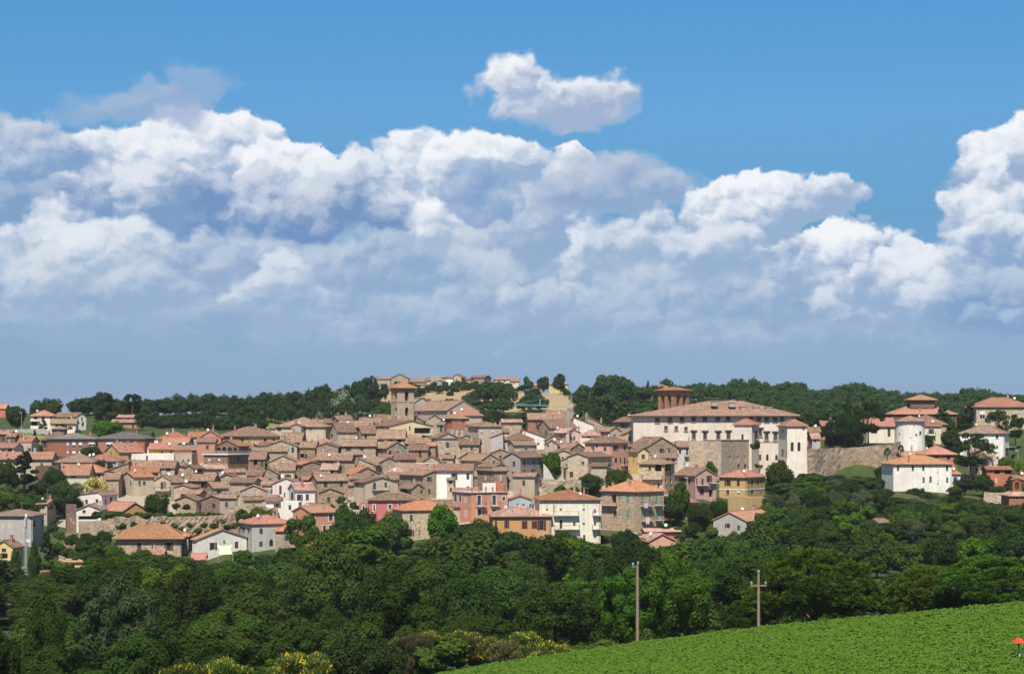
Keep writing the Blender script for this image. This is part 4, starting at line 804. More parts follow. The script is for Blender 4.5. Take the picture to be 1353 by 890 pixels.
def sub_quad(p, nu, nv, jit):
    """split a roof slope and let it sag a little, as old roofs do"""
    a, b, c, d = [Vector(v) for v in p]; g_ = {}
    for i in range(nu+1):
        for j in range(nv+1):
            u, v = i/nu, j/nv
            q = (a.lerp(b, u)).lerp(d.lerp(c, u), v)
            g_[i, j] = q
    return g_
def build_house(h):
    wA, wB, zb, ze = h['wA'], h['wB'], h['zb'], h['ze']; s = h['s']; Y = h['Y']
    name = h.get('name', 'house'); far = h.get('far')
    root = empty(name, (h['c'].x, h['c'].y, zb), -h['ph'], h['label'], h.get('cat', 'house'))
    H_ = ze-zb; ax, ay = wA/2, wB/2; wm = wallmat(h['wall']); rm = roofmat(h['tiles'])
    Yc = h['c'].y; kind = h['roof']
    half = ay if kind == 'a' else ax if kind == 'b' else min(ax, ay)
    rise = 0.0
    if kind != 'f':
        Yr = Yc if kind != 'b' else Yc-ay*math.cos(h['ph'])
        zr = (HY-h['yr'])/F*Yr if h['yr'] is not None else 0
        rise = h.get('rise', zr-ze)
        lo, hi = (0.16, 0.62) if kind != 'h' else (0.18, 0.55)
        if h.get('ri') or h.get('py'): lo, hi = 0.05, 0.9
        if 'apx' in h: rise = min(max(rise, 0.1*wA), 0.5*wA)
        else: rise = min(max(rise, lo*half), hi*half)
    t = 0.2; ov = h.get('eav', 0.45); og = 0.3
    # openings per face
    op = {'A': [], 'B': []}; balc = []; chim = []
    for (k, x, y, w, hh) in h['wins']:
        if k == 'C': chim.append((x, y)); continue
        xL, xC, xR = h['x']
        if x <= xC or xR-xC <= 1: f, u, fw, fpx = 'A', (x-xL)/(xC-xL)*wA-ax, wA, xC-xL
        else: f, u, fw, fpx = 'B', (x-xC)/(xR-xC)*wB-ay, wB, xR-xC
        z = (HY-y)/F*Y-zb; wm_ = w/fpx*fw; hm = hh/s
        if k == 'B': balc.append((f, u, z, wm_)); continue
        wm_ = min(wm_, fw*0.9); u = min(max(u, -fw/2+wm_/2+0.15), fw/2-wm_/2-0.15)
        top = H_-0.12
        if f == 'A' and kind == 'b': top = H_-0.05
        z = min(z, top-hm/2)
        if z-hm/2 < 0.05: continue
        op[f].append((k, u, z, wm_, hm))
    if name in ('house', 'outbuilding') and not far and kind != 'f':
        for f, fw in (('A', wA), ('B', wB)):
            if len(op[f]) >= 2 or fw < 3.5 or (f == 'B' and h['x'][2]-h['x'][1] <= 1): continue
            n_ = max(1, int(fw/4.2)); kk = rnd.choice(['g', 'g', 'b', 'b', 'd'])
            for z in (H_-1.75, H_-4.5):
                if z < 1.4: continue
                for i in range(n_):
                    if rnd.random() < .35: continue
                    u = -fw/2+fw*(i+.5)/n_+rnd.uniform(-.5, .5); ww_, hh_ = rnd.uniform(.7, .95), rnd.uniform(1.1, 1.5)
                    if all(abs(u-q[1]) > (q[3]+ww_)/2+.35 or abs(z-q[2]) > (q[4]+hh_)/2+.3 for q in op[f]): op[f].append((kk if rnd.random() < .75 else 'd', u, z, ww_, hh_))
    wall = MB()
    zf = -2.5
    def facade(o, du, dn, w, ops):
        o = Vector(o); du = Vector(du); dn = Vector(dn)
        good = []
        for q in ops:
            if all(abs(q[1]-g[1]) > (q[3]+g[3])/2+0.02 or abs(q[2]-g[2]) > (q[4]+g[4])/2+0.02 for g in good): good.append(q)
        us = sorted({-w/2, w/2, *[round(q[1]+sg*q[3]/2, 4) for q in good for sg in (-1, 1)]})
        zs = sorted({zf, H_, *[round(q[2]+sg*q[4]/2, 4) for q in good for sg in (-1, 1)]})
        pt = lambda u, z, d=0.0: tuple(o+du*u+Vector((0, 0, z))+dn*d)
        for i in range(len(us)-1):
            for j in range(len(zs)-1):
                uc, zc = (us[i]+us[i+1])/2, (zs[j]+zs[j+1])/2
                if any(abs(uc-q[1]) < q[3]/2 and abs(zc-q[2]) < q[4]/2 for q in good): continue
                wall.face([pt(us[i], zs[j]), pt(us[i+1], zs[j]), pt(us[i+1], zs[j+1]), pt(us[i], zs[j+1])])
        for k, u, z, ww, hh in good:
            d = DEPTH.get(k, 0.2); a, b, c, e = u-ww/2, u+ww/2, z-hh/2, z+hh/2
            wall.face([pt(a, c), pt(a, c, d), pt(b, c, d), pt(b, c)]); wall.face([pt(a, e), pt(b, e), pt(b, e, d), pt(a, e, d)])
            wall.face([pt(a, c), pt(a, e), pt(a, e, d), pt(a, c, d)]); wall.face([pt(b, c), pt(b, c, d), pt(b, e, d), pt(b, e)])
            if far or d < 0.3: wall.face([pt(a, c, d), pt(b, c, d), pt(b, e, d), pt(a, e, d)])
        return good
    gA = facade((0, -ay, 0), (1, 0, 0), (0, 1, 0), wA, op['A'])
    gB = facade((ax, 0, 0), (0, 1, 0), (-1, 0, 0), wB, op['B'])
    facade((0, ay, 0), (-1, 0, 0), (0, -1, 0), wA, []); facade((-ax, 0, 0), (0, -1, 0), (1, 0, 0), wB, [])
    xa = 0.0
    if kind == 'b' and 'apx' in h: xa = -ax+h['apx']*wA
    if kind == 'a':
        wall.face([(ax, -ay, H_), (ax, ay, H_), (ax, 0, H_+rise)]); wall.face([(-ax, ay, H_), (-ax, -ay, H_), (-ax, 0, H_+rise)])
    elif kind == 'b':
        wall.face([(-ax, -ay, H_), (ax, -ay, H_), (xa, -ay, H_+rise)]); wall.face([(ax, ay, H_), (-ax, ay, H_), (xa, ay, H_+rise)])
    elif kind == 'f':
        wall.face([(-ax, -ay, H_-0.5), (ax, -ay, H_-0.5), (ax, ay, H_-0.5), (-ax, ay, H_-0.5)])
        wall.face([(-ax, -ay, H_), (ax, -ay, H_), (ax-0.3, -ay+0.3, H_), (-ax+0.3, -ay+0.3, H_)]); wall.face([(ax, -ay, H_), (ax, ay, H_), (ax-0.3, ay-0.3, H_), (ax-0.3, -ay+0.3, H_)])
        wall.face([(ax, ay, H_), (-ax, ay, H_), (-ax+0.3, ay-0.3, H_), (ax-0.3, ay-0.3, H_)]); wall.face([(-ax, ay, H_), (-ax, -ay, H_), (-ax+0.3, -ay+0.3, H_), (-ax+0.3, ay-0.3, H_)])
        for q in (((-ax+.3,-ay+.3),(ax-.3,-ay+.3)),((ax-.3,-ay+.3),(ax-.3,ay-.3)),((ax-.3,ay-.3),(-ax+.3,ay-.3)),((-ax+.3,ay-.3),(-ax+.3,-ay+.3))):
            (x0, y0), (x1, y1) = q; wall.face([(x1, y1, H_), (x0, y0, H_), (x0, y0, H_-0.5), (x1, y1, H_-0.5)])
    if h.get('batter'):
        bt = MB(); z0, z1 = -2.5, H_*0.42; e = 1.6
        for (x0, y0, x1, y1, nx, ny) in ((-ax, -ay, ax, -ay, 0, -1), (ax, -ay, ax, ay, 1, 0)):
            pass
        lo4 = [(-ax-e, -ay-e, z0), (ax+e, -ay-e, z0), (ax+e, ay, z0), (-ax-e, ay, z0)]; hi4 = [(-ax-.02, -ay-.02, z1), (ax+.02, -ay-.02, z1), (ax+.02, ay, z1), (-ax-.02, ay, z1)]
        for i in range(4): bt.face([lo4[i], lo4[(i+1) % 4], hi4[(i+1) % 4], hi4[i]])
        bt.build('battered_base', wm, root)
    wall.build('wall', wm, root)
    for f, good in (('A', gA), ('B', gB)):
        for k, u, z, ww, hh in good:
            parts = winparts(k, ww, hh, (k in 'gbm' and rnd.random() < 0.22 and not far), wm); made = []
            if far and k in 'dw': parts = parts[:2]
            for nm, me, par in parts:
                ob = bpy.data.objects.new(nm, me)
                if par is None:
                    link(ob, root)
                    if f == 'A': ob.location = (u, -ay, z)
                    else: ob.location = (ax, u, z); ob.rotation_euler = (0, 0, math.pi/2)
                    # fit the cached mesh to the exact opening
                    bw, bh = max(0.3, round(ww, 1)), max(0.3, round(hh, 1)); ob.scale = (ww/bw, 1, hh/bh)
                else: link(ob, made[par])
                made.append(ob)
    for f, u, z, ww in balc:
        b = MB(); w2 = ww/2; dpt = 1.1; b.box(-w2, w2, -dpt, -0.002, -0.09, 0.09)
        o = b.build('balcony', SLAB, root)
        if f == 'A': o.location = (u, -ay, z)
        else: o.location = (ax, u, z); o.rotation_euler = (0, 0, math.pi/2)
        r = MB(); n = max(4, int(ww/0.28))
        for (x0, y0, x1, y1) in ((-w2+.04, -dpt+.04, w2-.04, -dpt+.04), (-w2+.04, -dpt+.04, -w2+.04, -0.03), (w2-.04, -dpt+.04, w2-.04, -0.03)):
            r.tube((x0, y0, 1.0), (x1, y1, 1.0), 0.03, 0.03, 4)
            k_ = n if x0 != x1 else 4
            for i in range(k_+1):
                q = i/k_; r.tube((x0+(x1-x0)*q, y0+(y1-y0)*q, 0.09), (x0+(x1-x0)*q, y0+(y1-y0)*q, 1.0), 0.016, 0.016, 3, caps=False)
        r.build('railing', IRON, o)
    # ---- roof
    hz = H_+t
    roofz = lambda x, y: H_
    if kind == 'a':
        pz = rise/ay; g_ = ax+og; E = ay+ov
        # ridge and eave broken into short lengths that sag unevenly
        n = max(2, int(wA/2.5)); xs_ = [-g_+2*g_*i/n for i in range(n+1)]; jr = [rnd.uniform(-.06, .06)-0.12*math.sin(math.pi*i/n) for i in range(n+1)]; je = [rnd.uniform(-.04, .04) for i in range(n+1)]
        polys = []
        for i in range(n):
            x0, x1 = xs_[i], xs_[i+1]
            polys += [[(x0, -E, hz-ov*pz+je[i]), (x1, -E, hz-ov*pz+je[i+1]), (x1, 0, hz+rise+jr[i+1]), (x0, 0, hz+rise+jr[i])], [(x1, E, hz-ov*pz), (x0, E, hz-ov*pz), (x0, 0, hz+rise+jr[i]), (x1, 0, hz+rise+jr[i+1])]]
        roofz = lambda x, y: hz+rise-abs(y)*pz
    elif kind == 'b':
        g_ = ay+og; n = max(2, int(wB/2.5)); ys_ = [-g_+2*g_*i/n for i in range(n+1)]; jr = [rnd.uniform(-.06, .06) for i in range(n+1)]; je = [rnd.uniform(-.04, .04) for i in range(n+1)]
        pl_, pr_ = rise/max(xa+ax, .3), rise/max(ax-xa, .3); oL = ov if pl_ < 1 else .25; oR = ov if pr_ < 1 else .25
        pl_, pr_ = min(pl_, 1.2), min(pr_, 1.2)
        polys = []
        for i in range(n):
            y0, y1 = ys_[i], ys_[i+1]
            polys += [[(-ax-oL, y1, hz-oL*pl_+je[i+1]), (-ax-oL, y0, hz-oL*pl_+je[i]), (xa, y0, hz+rise+jr[i]), (xa, y1, hz+rise+jr[i+1])], [(ax+oR, y0, hz-oR*pr_), (ax+oR, y1, hz-oR*pr_), (xa, y1, hz+rise+jr[i+1]), (xa, y0, hz+rise+jr[i])]]
        roofz = lambda x, y: hz+rise-(abs(x-xa)*(pl_ if x < xa else pr_))
    elif kind == 'h':
        E = ov; pz = rise/half; lx, rx = (h['ri'] if 'ri' in h else (half, half))
        if ax >= ay or 'ri' in h:
            r0, r1 = (-ax+lx*1.0, 0), (ax-rx*1.0, 0)
        else: r0, r1 = (0, -ay+half), (0, ay-half)
        if (r1[0]-r0[0])**2+(r1[1]-r0[1])**2 < 0.04: r0 = r1 = ((r0[0]+r1[0])/2, (r0[1]+r1[1])/2)
        ez = hz-E*pz; c4 = [(-ax-E, -ay-E, ez), (ax+E, -ay-E, ez), (ax+E, ay+E, ez), (-ax-E, ay+E, ez)]
        R0, R1 = (*r0, hz+rise), (*r1, hz+rise)
        if r0 == r1: polys = [[c4[i], c4[(i+1) % 4], R0] for i in range(4)]
        elif r0[1] == r1[1]: polys = [[c4[0], c4[1], R1, R0], [c4[1], c4[2], R1], [c4[2], c4[3], R0, R1], [c4[3], c4[0], R0]]
        else: polys = [[c4[0], c4[1], R0], [c4[1], c4[2], R1, R0], [c4[2], c4[3], R1], [c4[3], c4[0], R0, R1]]
        roofz = lambda x, y: hz+min(rise, pz*min(ax-abs(x), ay-abs(y)))
    if kind != 'f':
        roof = link(bpy.data.objects.new('roof', roof_mesh(polys, t, rm, 'roof')), root)
        if kind == 'h' and not far:            # hip and ridge tiles
            rt = MB()
            ends = [(c4[0], R0), (c4[3], R0), (c4[1], R1), (c4[2], R1)] + ([(R0, R1)] if r0 != r1 else [])
            if r0[1] != r1[1]: ends = [(c4[0], R0), (c4[1], R0), (c4[2], R1), (c4[3], R1), (R0, R1)]
            for a_, b_ in ends: rt.tube(Vector(a_)+Vector((0, 0, .02)), Vector(b_)+Vector((0, 0, .02)), 0.13, 0.13, 5)
            rt.build('ridge_tiles', rm, roof)
        elif not far:
            rt = MB()
            if kind == 'a':
                for i in range(n): rt.tube((xs_[i], 0, hz+rise+jr[i]+.02), (xs_[i+1], 0, hz+rise+jr[i+1]+.02), 0.12, 0.12, 5)
            else:
                for i in range(n): rt.tube((xa, ys_[i], hz+rise+jr[i]+.02), (xa, ys_[i+1], hz+rise+jr[i+1]+.02), 0.12, 0.12, 5)
            rt.build('ridge_tiles', rm, roof)
        if not far and wA > 6 and kind in 'ah':
            gt = MB(); pzz = rise/half; gz = H_+t-ov*pzz-0.17; gt.tube((-ax-ov*.6, -ay-ov-.06, gz), (ax+ov*.6, -ay-ov-.06, gz), 0.07, 0.07, 6)
            xd = ax-0.25; gt.tube((xd, -ay-ov-.06, gz), (xd, -ay-.09, gz-.5), 0.05, 0.05, 5); gt.tube((xd, -ay-.09, gz-.5), (xd, -ay-.09, 0.1), 0.05, 0.05, 5)
            gt.build('gutter', plain('gutter copper', (.12, .075, .05), 0.6), root)
    # ---- chimneys
    Rm = Matrix.Rotation(h['ph'], 2)
    if kind != 'f':
        spots = []
        for (x, y) in chim:
            # walk up the roof until the picture row matches
            best = None
            for vv in [i/12-0.5 for i in range(13)]:
                for uu in [i/16-0.5 for i in range(17)]:
                    lx_, ly_ = uu*wA*0.9, vv*wB*0.9
                    wp = Matrix.Rotation(-h['ph'], 2) @ Vector((lx_, ly_)) + h['c']
                    zz = roofz(lx_, ly_)+zb+0.5
                    dd = abs(CX+wp.x/wp.y*F-x)+abs(HY-zz/wp.y*F-y)*1.0
                    if best is None or dd < best[0]: best = (dd, lx_, ly_)
            spots.append(best[1:])
        if not chim and not far and rnd.random() < 0.6 and name == 'house': spots.append((rnd.uniform(-.35, .35)*wA, rnd.uniform(-.1, .35)*wB))
        for (cx_, cy_) in spots:
            c = MB(); ch = rnd.uniform(0.9, 1.6); w_ = rnd.uniform(.2, .32); c.box(-w_, w_, -w_*.8, w_*.8, -0.9, ch)
            o = c.build('chimney', rnd.choice([BRK, CHP, CHP]), root); o.location = (cx_, cy_, roofz(cx_, cy_))
            c = MB()
            for sx in (-1, 1):
                for sy in (-1, 1): c.box(sx*w_*.8-.05, sx*w_*.8+.05, sy*w_*.6-.05, sy*w_*.6+.05, ch+.001, ch+.25)
            c.box(-w_-.12, w_+.12, -w_*.8-.12, w_*.8+.12, ch+.251, ch+.33); c.build('chimney_cap', rm if rnd.random() < .6 else BRK, o)
    if kind != 'f' and not far and name == 'house':
        if rnd.random() < .5:
            ux, uy = rnd.uniform(-.35, .35)*wA, rnd.uniform(-.1, .3)*wB; c = MB(); zz = rnd.uniform(1.8, 3.0)
            c.tube((0, 0, -.3), (0, 0, zz), .03, .025, 5)
            for k_ in range(5): c.tube((-.45+.05*k_, -.5+.25*k_, zz-.1), (.45-.05*k_, -.5+.25*k_, zz-.1), .015, .015, 3)
            c.tube((0, -.6, zz-.1), (0, .6, zz-.1), .02, .02, 4); o = c.build('aerial', STEEL, root); o.location = (ux, uy, roofz(ux, uy)); o.rotation_euler = (0, 0, rnd.uniform(0, 3))
        if rnd.random() < .33:
            ux, uy = rnd.uniform(-.4, .4)*wA, rnd.uniform(-.35, .1)*wB; c = MB(); c.lathe([(0, 0), (.22, .03), (.42, .13), (.40, .16), (0, .05)], 14); c.tube((0, 0, -.02), (0, -.1, -.7), .03, .03, 5)
            o = c.build('satellite_dish', PLW, root); o.location = (ux, uy, roofz(ux, uy)+.75); o.rotation_euler = (math.radians(75), 0, rnd.uniform(-.7, .7))
    # ---- individual features
    if 'course' in h:
        yy = VIEWS['T' if name == 'bell_tower' else 'A6' if h['wall'] == 'ochreb' else 'K8']; zc = (HY-(yy[1]+h['course']/yy[2]))/F*Y-zb
        c = MB(); c.box(-ax-.08, ax+.08, -ay-.08, -ay-.001, zc-.12, zc+.12); c.box(ax+.001, ax+.08, -ay, ay, zc-.12, zc+.12); c.build('string_course', TRIMW if h['wall'] == 'ochreb' else TRIMS, root)
    if h.get('cornice'):
        c = MB()
        for k_, (o_, z0, z1) in enumerate(((.15, -1.6, -1.3), (.35, -1.3, -.9), (.6, -.55, -.02))):
            c.box(-ax-o_, ax+o_, -ay-o_, ay+o_, H_+z0, H_+z1)
        c.box(-ax-.1, ax+.1, -ay-.1, ay+.1, H_-.9, H_-.55); c.build('cornice', TRIMS, root)
    if 'plinth' in h:
        y0, y1, mk = h['plinth']; vw = VIEWS['K8b' if h['wall'] == 'tan' and wA > 8 and h['x'][0] > 700 else 'B4']
        zt = (HY-(vw[1]+y0/vw[2]))/F*Y-zb; zl = (HY-(vw[1]+y1/vw[2]))/F*Y-zb
        c = MB(); c.box(-ax-.06, ax+.06, -ay-.06, -ay+.3, min(zl, -2), zt); c.build('plinth', wallmat(mk), root)
    if h.get('fascia'):
        c = MB(); c.box(-ax-.3, ax+.3, -ay-.3, ay+.3, H_-0.75, H_-0.03); c.build('fascia', plain('dark fascia', (.05, .05, .055)), root)
    if h.get('lantern'):
        c = MB(); c.box(-2.2, 2.2, -2.2, 2.2, H_+rise-.6, H_+rise+.9); c.build('lantern', wm, root)
        c = MB(); z0 = H_+rise+.901; c.lathe([(3.9, z0), (3.7, z0+.3), (0.0, z0+1.3)], 4); o = c.build('lantern_roof', rm, root); o.rotation_euler = (0, 0, math.pi/4)
    if h.get('cupola'):
        c = MB(); z0 = H_+rise-.8; c.box(-4.2, 4.2, -3.4, 3.4, z0, z0+2.9); o = c.build('cupola', wm, root)
        e = 5.2; zt = z0+2.93; polys = [[(-e, -e*.85, zt), (e, -e*.85, zt), (0, 0, zt+1.9)], [(e, -e*.85, zt), (e, e*.85, zt), (0, 0, zt+1.9)], [(e, e*.85, zt), (-e, e*.85, zt), (0, 0, zt+1.9)], [(-e, e*.85, zt), (-e, -e*.85, zt), (0, 0, zt+1.9)]]
        link(bpy.data.objects.new('cupola_roof', roof_mesh(polys, .18, rm, 'cupola_roof')), root)
    if h.get('flue'):
        c = MB(); c.tube((-ax-.4, -ay+.5, -2), (-ax-.4, -ay+.5, H_+2.4), .42, .42, 10); c.build('flue', STEEL, root)
    if h.get('pillar'):
        c = MB(); c.box(ax-1.2, ax-.02, -ay-.05, -ay+1.2, H_-.4, H_+2.2); c.build('chimney_stack', wm, root)
    if h.get('parapet'):
        c = MB(); c.box(-ax-.35, ax+.35, -ay-.35, ay+.35, H_-.55, H_-.25); c.build('cornice', BRK, root)
        for i in range(4):
            u = MB(); u.lathe([(.0, 0), (.22, 0), (.14, .2), (.3, .55), (.26, .75), (0, .8)], 8); o = u.build('urn', CHP, root); o.location = (-ax+.2+(wA-.4)*i/3, -ay+.15, H_)
    if h.get('merlon'):
        n = 7
        for i in range(n):
            c = MB(); c.box(-.3, .3, -.15, .15, 0, .55); o = c.build('merlon', plain('terracotta merlon', (.45, .19, .11)), root); o.location = (-ax+.35+(wA-.7)*i/(n-1), -ay+.15, H_)
    if h.get('corbel'):
        n = 8
        for (n, fx) in ((9, 0), (8, 1)):
            for i in range(n):
                c = MB(); c.face([(-.14, 0, 0), (.14, 0, 0), (.14, -.5, .9), (-.14, -.5, .9)]); c.face([(-.14, 0, 0), (-.14, -.5, .9), (-.14, 0, .9)]); c.face([(.14, 0, 0), (.14, 0, .9), (.14, -.5, .9)]); c.face([(-.14, -.5, .9), (.14, -.5, .9), (.14, 0, .9), (-.14, 0, .9)])
                o = c.build('corbel', TRIMS, root)
                if fx: o.location = (ax, -ay+.4+(wB-.8)*i/(n-1), H_-2.0); o.rotation_euler = (0, 0, math.pi/2)
                else: o.location = (-ax+.4+(wA-.8)*i/(n-1), -ay, H_-2.0)
        c = MB(); c.box(-ax-.5, ax+.5, -ay-.5, ay-.1, H_-1.08, H_-.01); c.build('jettied_storey', wm, root)
    if h.get('corn'):
        c = MB(); c.box(ax+.002, ax+.3, -ay-.2, ay+.2, H_-.35, H_-.05); c.build('cornice', TRIMS, root)
    if h.get('edge'):
        c = MB(); e = .5 if h['edge'] == 1 else .12; c.box(-ax-e, ax+e, -ay-e, ay+e, H_+.002, H_+.22); c.build('coping', TRIMW if h['edge'] == 1 else TRIMS, root)
        if h['edge'] == 1:
            r = MB(); z0 = H_+.22
            for (x0, y0, x1, y1) in ((-ax, -ay, ax, -ay), (ax, -ay, ax, ay)):
                n = int(math.hypot(x1-x0, y1-y0)/.45)
                for i in range(n+1):
                    q = i/n; r.tube((x0+(x1-x0)*q, y0+(y1-y0)*q, z0), (x0+(x1-x0)*q, y0+(y1-y0)*q, z0+.75), .09, .09, 6)
                r.box(min(x0, x1)-.14, max(x0, x1)+.14, min(y0, y1)-.14, max(y0, y1)+.14, z0+.751, z0+.9)
            r.build('balustrade', CHP, root)
    if h.get('terrace'):
        for i in range(6):
            c = MB(); c.box(-.16, .16, -.16, .16, 0, 1.15); c.box(-.22, .22, -.22, .22, 1.151, 1.25)
            o = c.build('terrace_post', plain('terracotta post', (.5, .22, .13)), root); o.location = (ax-.2, -ay+.3+(wB-.6)*i/5, H_+.13)
        c = MB(); c.tube((ax-.2, -ay+.3, H_+1.0), (ax-.2, ay-.3, H_+1.0), .03, .03, 4); c.tube((-ax+.2, -ay+.2, H_+1.0), (ax-.2, -ay+.2, H_+1.0), .03, .03, 4)
        n = 30
        for i in range(n):
            q = -ay+.3+(wB-.6)*i/n; c.tube((ax-.2, q, H_), (ax-.2, q, H_+1.0), .018, .018, 3, caps=False)
        c.build('railing', IRON, root)
        c = MB(); c.box(-ax-.25, ax+.35, -ay-.35, ay, H_+.002, H_+.13); c.build('terrace_slab', SLAB, root)
        c = MB(); c.box(-1.9, 0, -.8, .8, 0, 2.3); o = c.build('stair_house', wm, root); o.location = (ax-1.6, ay-1.2, H_+.13)
        c = MB(); c.box(-.15, .15, -3.6, 0, 0, 2.2); o = c.build('terrace_wall', wallmat('white'), root); o.location = (ax-2.6, ay-2.2, H_+.13)
    if h.get('bellcote'):
        c = MB(); w_ = 1.2; c.box(-w_, -.5, -.4, .4, -.8, 2.3); c.box(.5, w_, -.4, .4, -.8, 2.3); c.box(-w_, w_, -.4, .4, 2.301, 2.9); c.box(-.499, .499, -.35, .35, -.8, .5)
        o = c.build('bell_cote', wm, root); o.location = (-ax+2.6, -ay*.4, roofz(-ax+2.6, -ay*.4))
        e = 1.5; zt = 2.93; polys = [[(-e, -.7, zt), (0, -.7, zt+.6), (0, .7, zt+.6), (-e, .7, zt)], [(0, -.7, zt+.6), (e, -.7, zt), (e, .7, zt), (0, .7, zt+.6)]]
        link(bpy.data.objects.new('bell_cote_roof', roof_mesh(polys, .12, rm, 'bell_cote_roof')), o)
        b = MB(); b.lathe([(.0, 1.6), (.14, 1.6), (.2, 1.3), (.32, .9), (0, .9)], 10); b.build('bell', plain('bronze', (.12, .09, .05), .5, .6), o)
    return root
import re as _re
def short(lb):
    w = _re.split(r' (?:behind|between|beside|in|under|above|below|at|near|next|rising|with)(?= )', lb)[0]; return w
fill = []; fr = random.Random(23); tries = 0
while len(fill) < 95 and tries < 12000:
    tries += 1; xx = fr.uniform(235, 880); YY = fr.uniform(468, 640); X = (xx-CX)/F*YY; z = tz(X, YY); ph = math.radians(fr.uniform(-22, 22)); wA, wB = fr.uniform(3.4, 7.0), fr.uniform(3.4, 6.0)
    yy = HY-z/YY*F
    if yy > 690-(0 if xx < 520 else 12) or (xx > 700 and yy > 640) or (xx > 820 and yy > 610): continue
    Rm_ = Matrix.Rotation(-ph, 2); c = Vector((X, YY)); rect = [c+Rm_ @ Vector((i*wA/2, j*wB/2)) for i, j in ((-1,-1),(1,-1),(1,1),(-1,1))]
    near = [q for q in placed if (q['c']-c).length < 26]
    if len(near) < 3 or any(sat(q['rect'], rect, .1) for q in near): continue
    Hh = fr.uniform(3.0, 5.6); kd = fr.choice('aab'); half = wB/2 if kd == 'a' else wA/2; wl = fr.choice(['stone', 'stone', 'stoned', 'stonel', 'beige', 'khaki']); tl = fr.choice(['old', 'old', 'old', 'brown', 'pinkred'])
    nb = min(near, key=lambda q: (q['c']-c).length)
    lb = 'low %s outbuilding with %s roof wedged beside the %s' % ({'stone':'stone','stoned':'dark stone','stonel':'pale stone','beige':'beige','khaki':'khaki'}[wl], {'old':'brown','brown':'grey-brown','pinkred':'pinkish'}[tl], short(nb['label']))
    q = dict(x=[0, 10, 20], roof=kd, yr=None, ye=0, yb=0, wall=wl, tiles=tl, label=' '.join(lb.split()[:16]), wins=[], Y=YY, ph=ph, wA=wA, wB=wB, c=c, zb=z-.2, ze=z+Hh, s=F/YY, rect=rect, rise=half*fr.uniform(.3, .42), name='outbuilding', cat='outbuilding')
    fill.append(q); placed.append(q)
ROOT = {}
for q in fill: tag(build_house(q), group='outbuildings wedged between the old houses')
for h in HOUSES: ROOT[h['label']] = build_house(h)
# ------------------------------------------------------------------ towers, walls and other singular things
def to_local(root, v):
    R = Matrix.Rotation(-root.rotation_euler.z, 3, 'Z'); return R @ (Vector(v)-root.location)

# open brick belvedere on the palazzo roof
pal = ROOT['great cream palazzo with long tiled roof and stone-framed windows']
def belvedere():
    Y = 592.0; base = P(800+500/5.5625, 480+330/5.5625, Y); top = P(0, 480+210/5.5625, Y).z
    o = bpy.data.objects.new('belvedere', None); link(o, pal); o.location = to_local(pal, base); o.rotation_euler = (0, 0, math.radians(42)-pal.rotation_euler.z)
    a = 3.45; Hh = top-base.z; pw = 0.62; br = wallmat('brick'); brick = plain('belvedere brick', (.30, .165, .10))
    for i in (-1, 0, 1):
        for j in (-1, 0, 1):
            if i == j == 0: continue
            c = MB(); c.box(-pw, pw, -pw, pw, -2.5, Hh); q = c.build('pillar', brick, o); q.location = (i*(a-pw), j*(a-pw), 0)
    bays = MB(); r = (a-pw-2*pw)/2; zc = Hh-0.9-r
    for side in range(4):
        R = Matrix.Rotation(side*math.pi/2, 3, 'Z')
        for sg in (-1, 1):
            cx = sg*(a-pw)/2; n = 8
            for y_ in (-a+.12, -a+2*pw-.12):
                for i in range(n):
                    t0, t1 = math.pi*i/n, math.pi*(i+1)/n
                    x0, x1 = cx-r*math.cos(t0), cx-r*math.cos(t1); z0, z1 = zc+r*math.sin(t0), zc+r*math.sin(t1)
                    bays.face([R @ Vector(v) for v in ((x0, y_, z0), (x1, y_, z1), (x1, y_, Hh-.02), (x0, y_, Hh-.02))])
            for i in range(n):
                t0, t1 = math.pi*i/n, math.pi*(i+1)/n
                x0, x1 = cx-r*math.cos(t0), cx-r*math.cos(t1); z0, z1 = zc+r*math.sin(t0), zc+r*math.sin(t1)
                bays.face([R @ Vector(v) for v in ((x0, -a+.12, z0), (x0, -a+2*pw-.12, z0), (x1, -a+2*pw-.12, z1), (x1, -a+.12, z1))])
    bays.build('arch', brick, o)
    c = MB(); c.box(-a-.25, a+.25, -a-.25, a+.25, Hh+.002, Hh+.35); c.build('cornice', TRIMS, o)
    e = a+1.0; zt = Hh+.6; apex = (0, 0, zt+1.15); k4 = [(-e, -e, zt), (e, -e, zt), (e, e, zt), (-e, e, zt)]
    link(bpy.data.objects.new('roof', roof_mesh([[k4[i], k4[(i+1) % 4], apex] for i in range(4)], .2, roofmat('new'), 'roof')), o)
belvedere()
# dormers on the palazzo roof
for x, y in ((1015, 335), (1108, 338), (1198, 338), (930, 305), (800, 295)):
    c = MB(); c.box(-.9, .9, -.9, 1.6, -.6, .7); c.box(-1.15, 1.15, -1.1, 1.7, .701, .85)
    p = P(800+x/5.5625, 480+y/5.5625, 583); o = c.build('dormer', CHP, pal); o.location = to_local(pal, p)

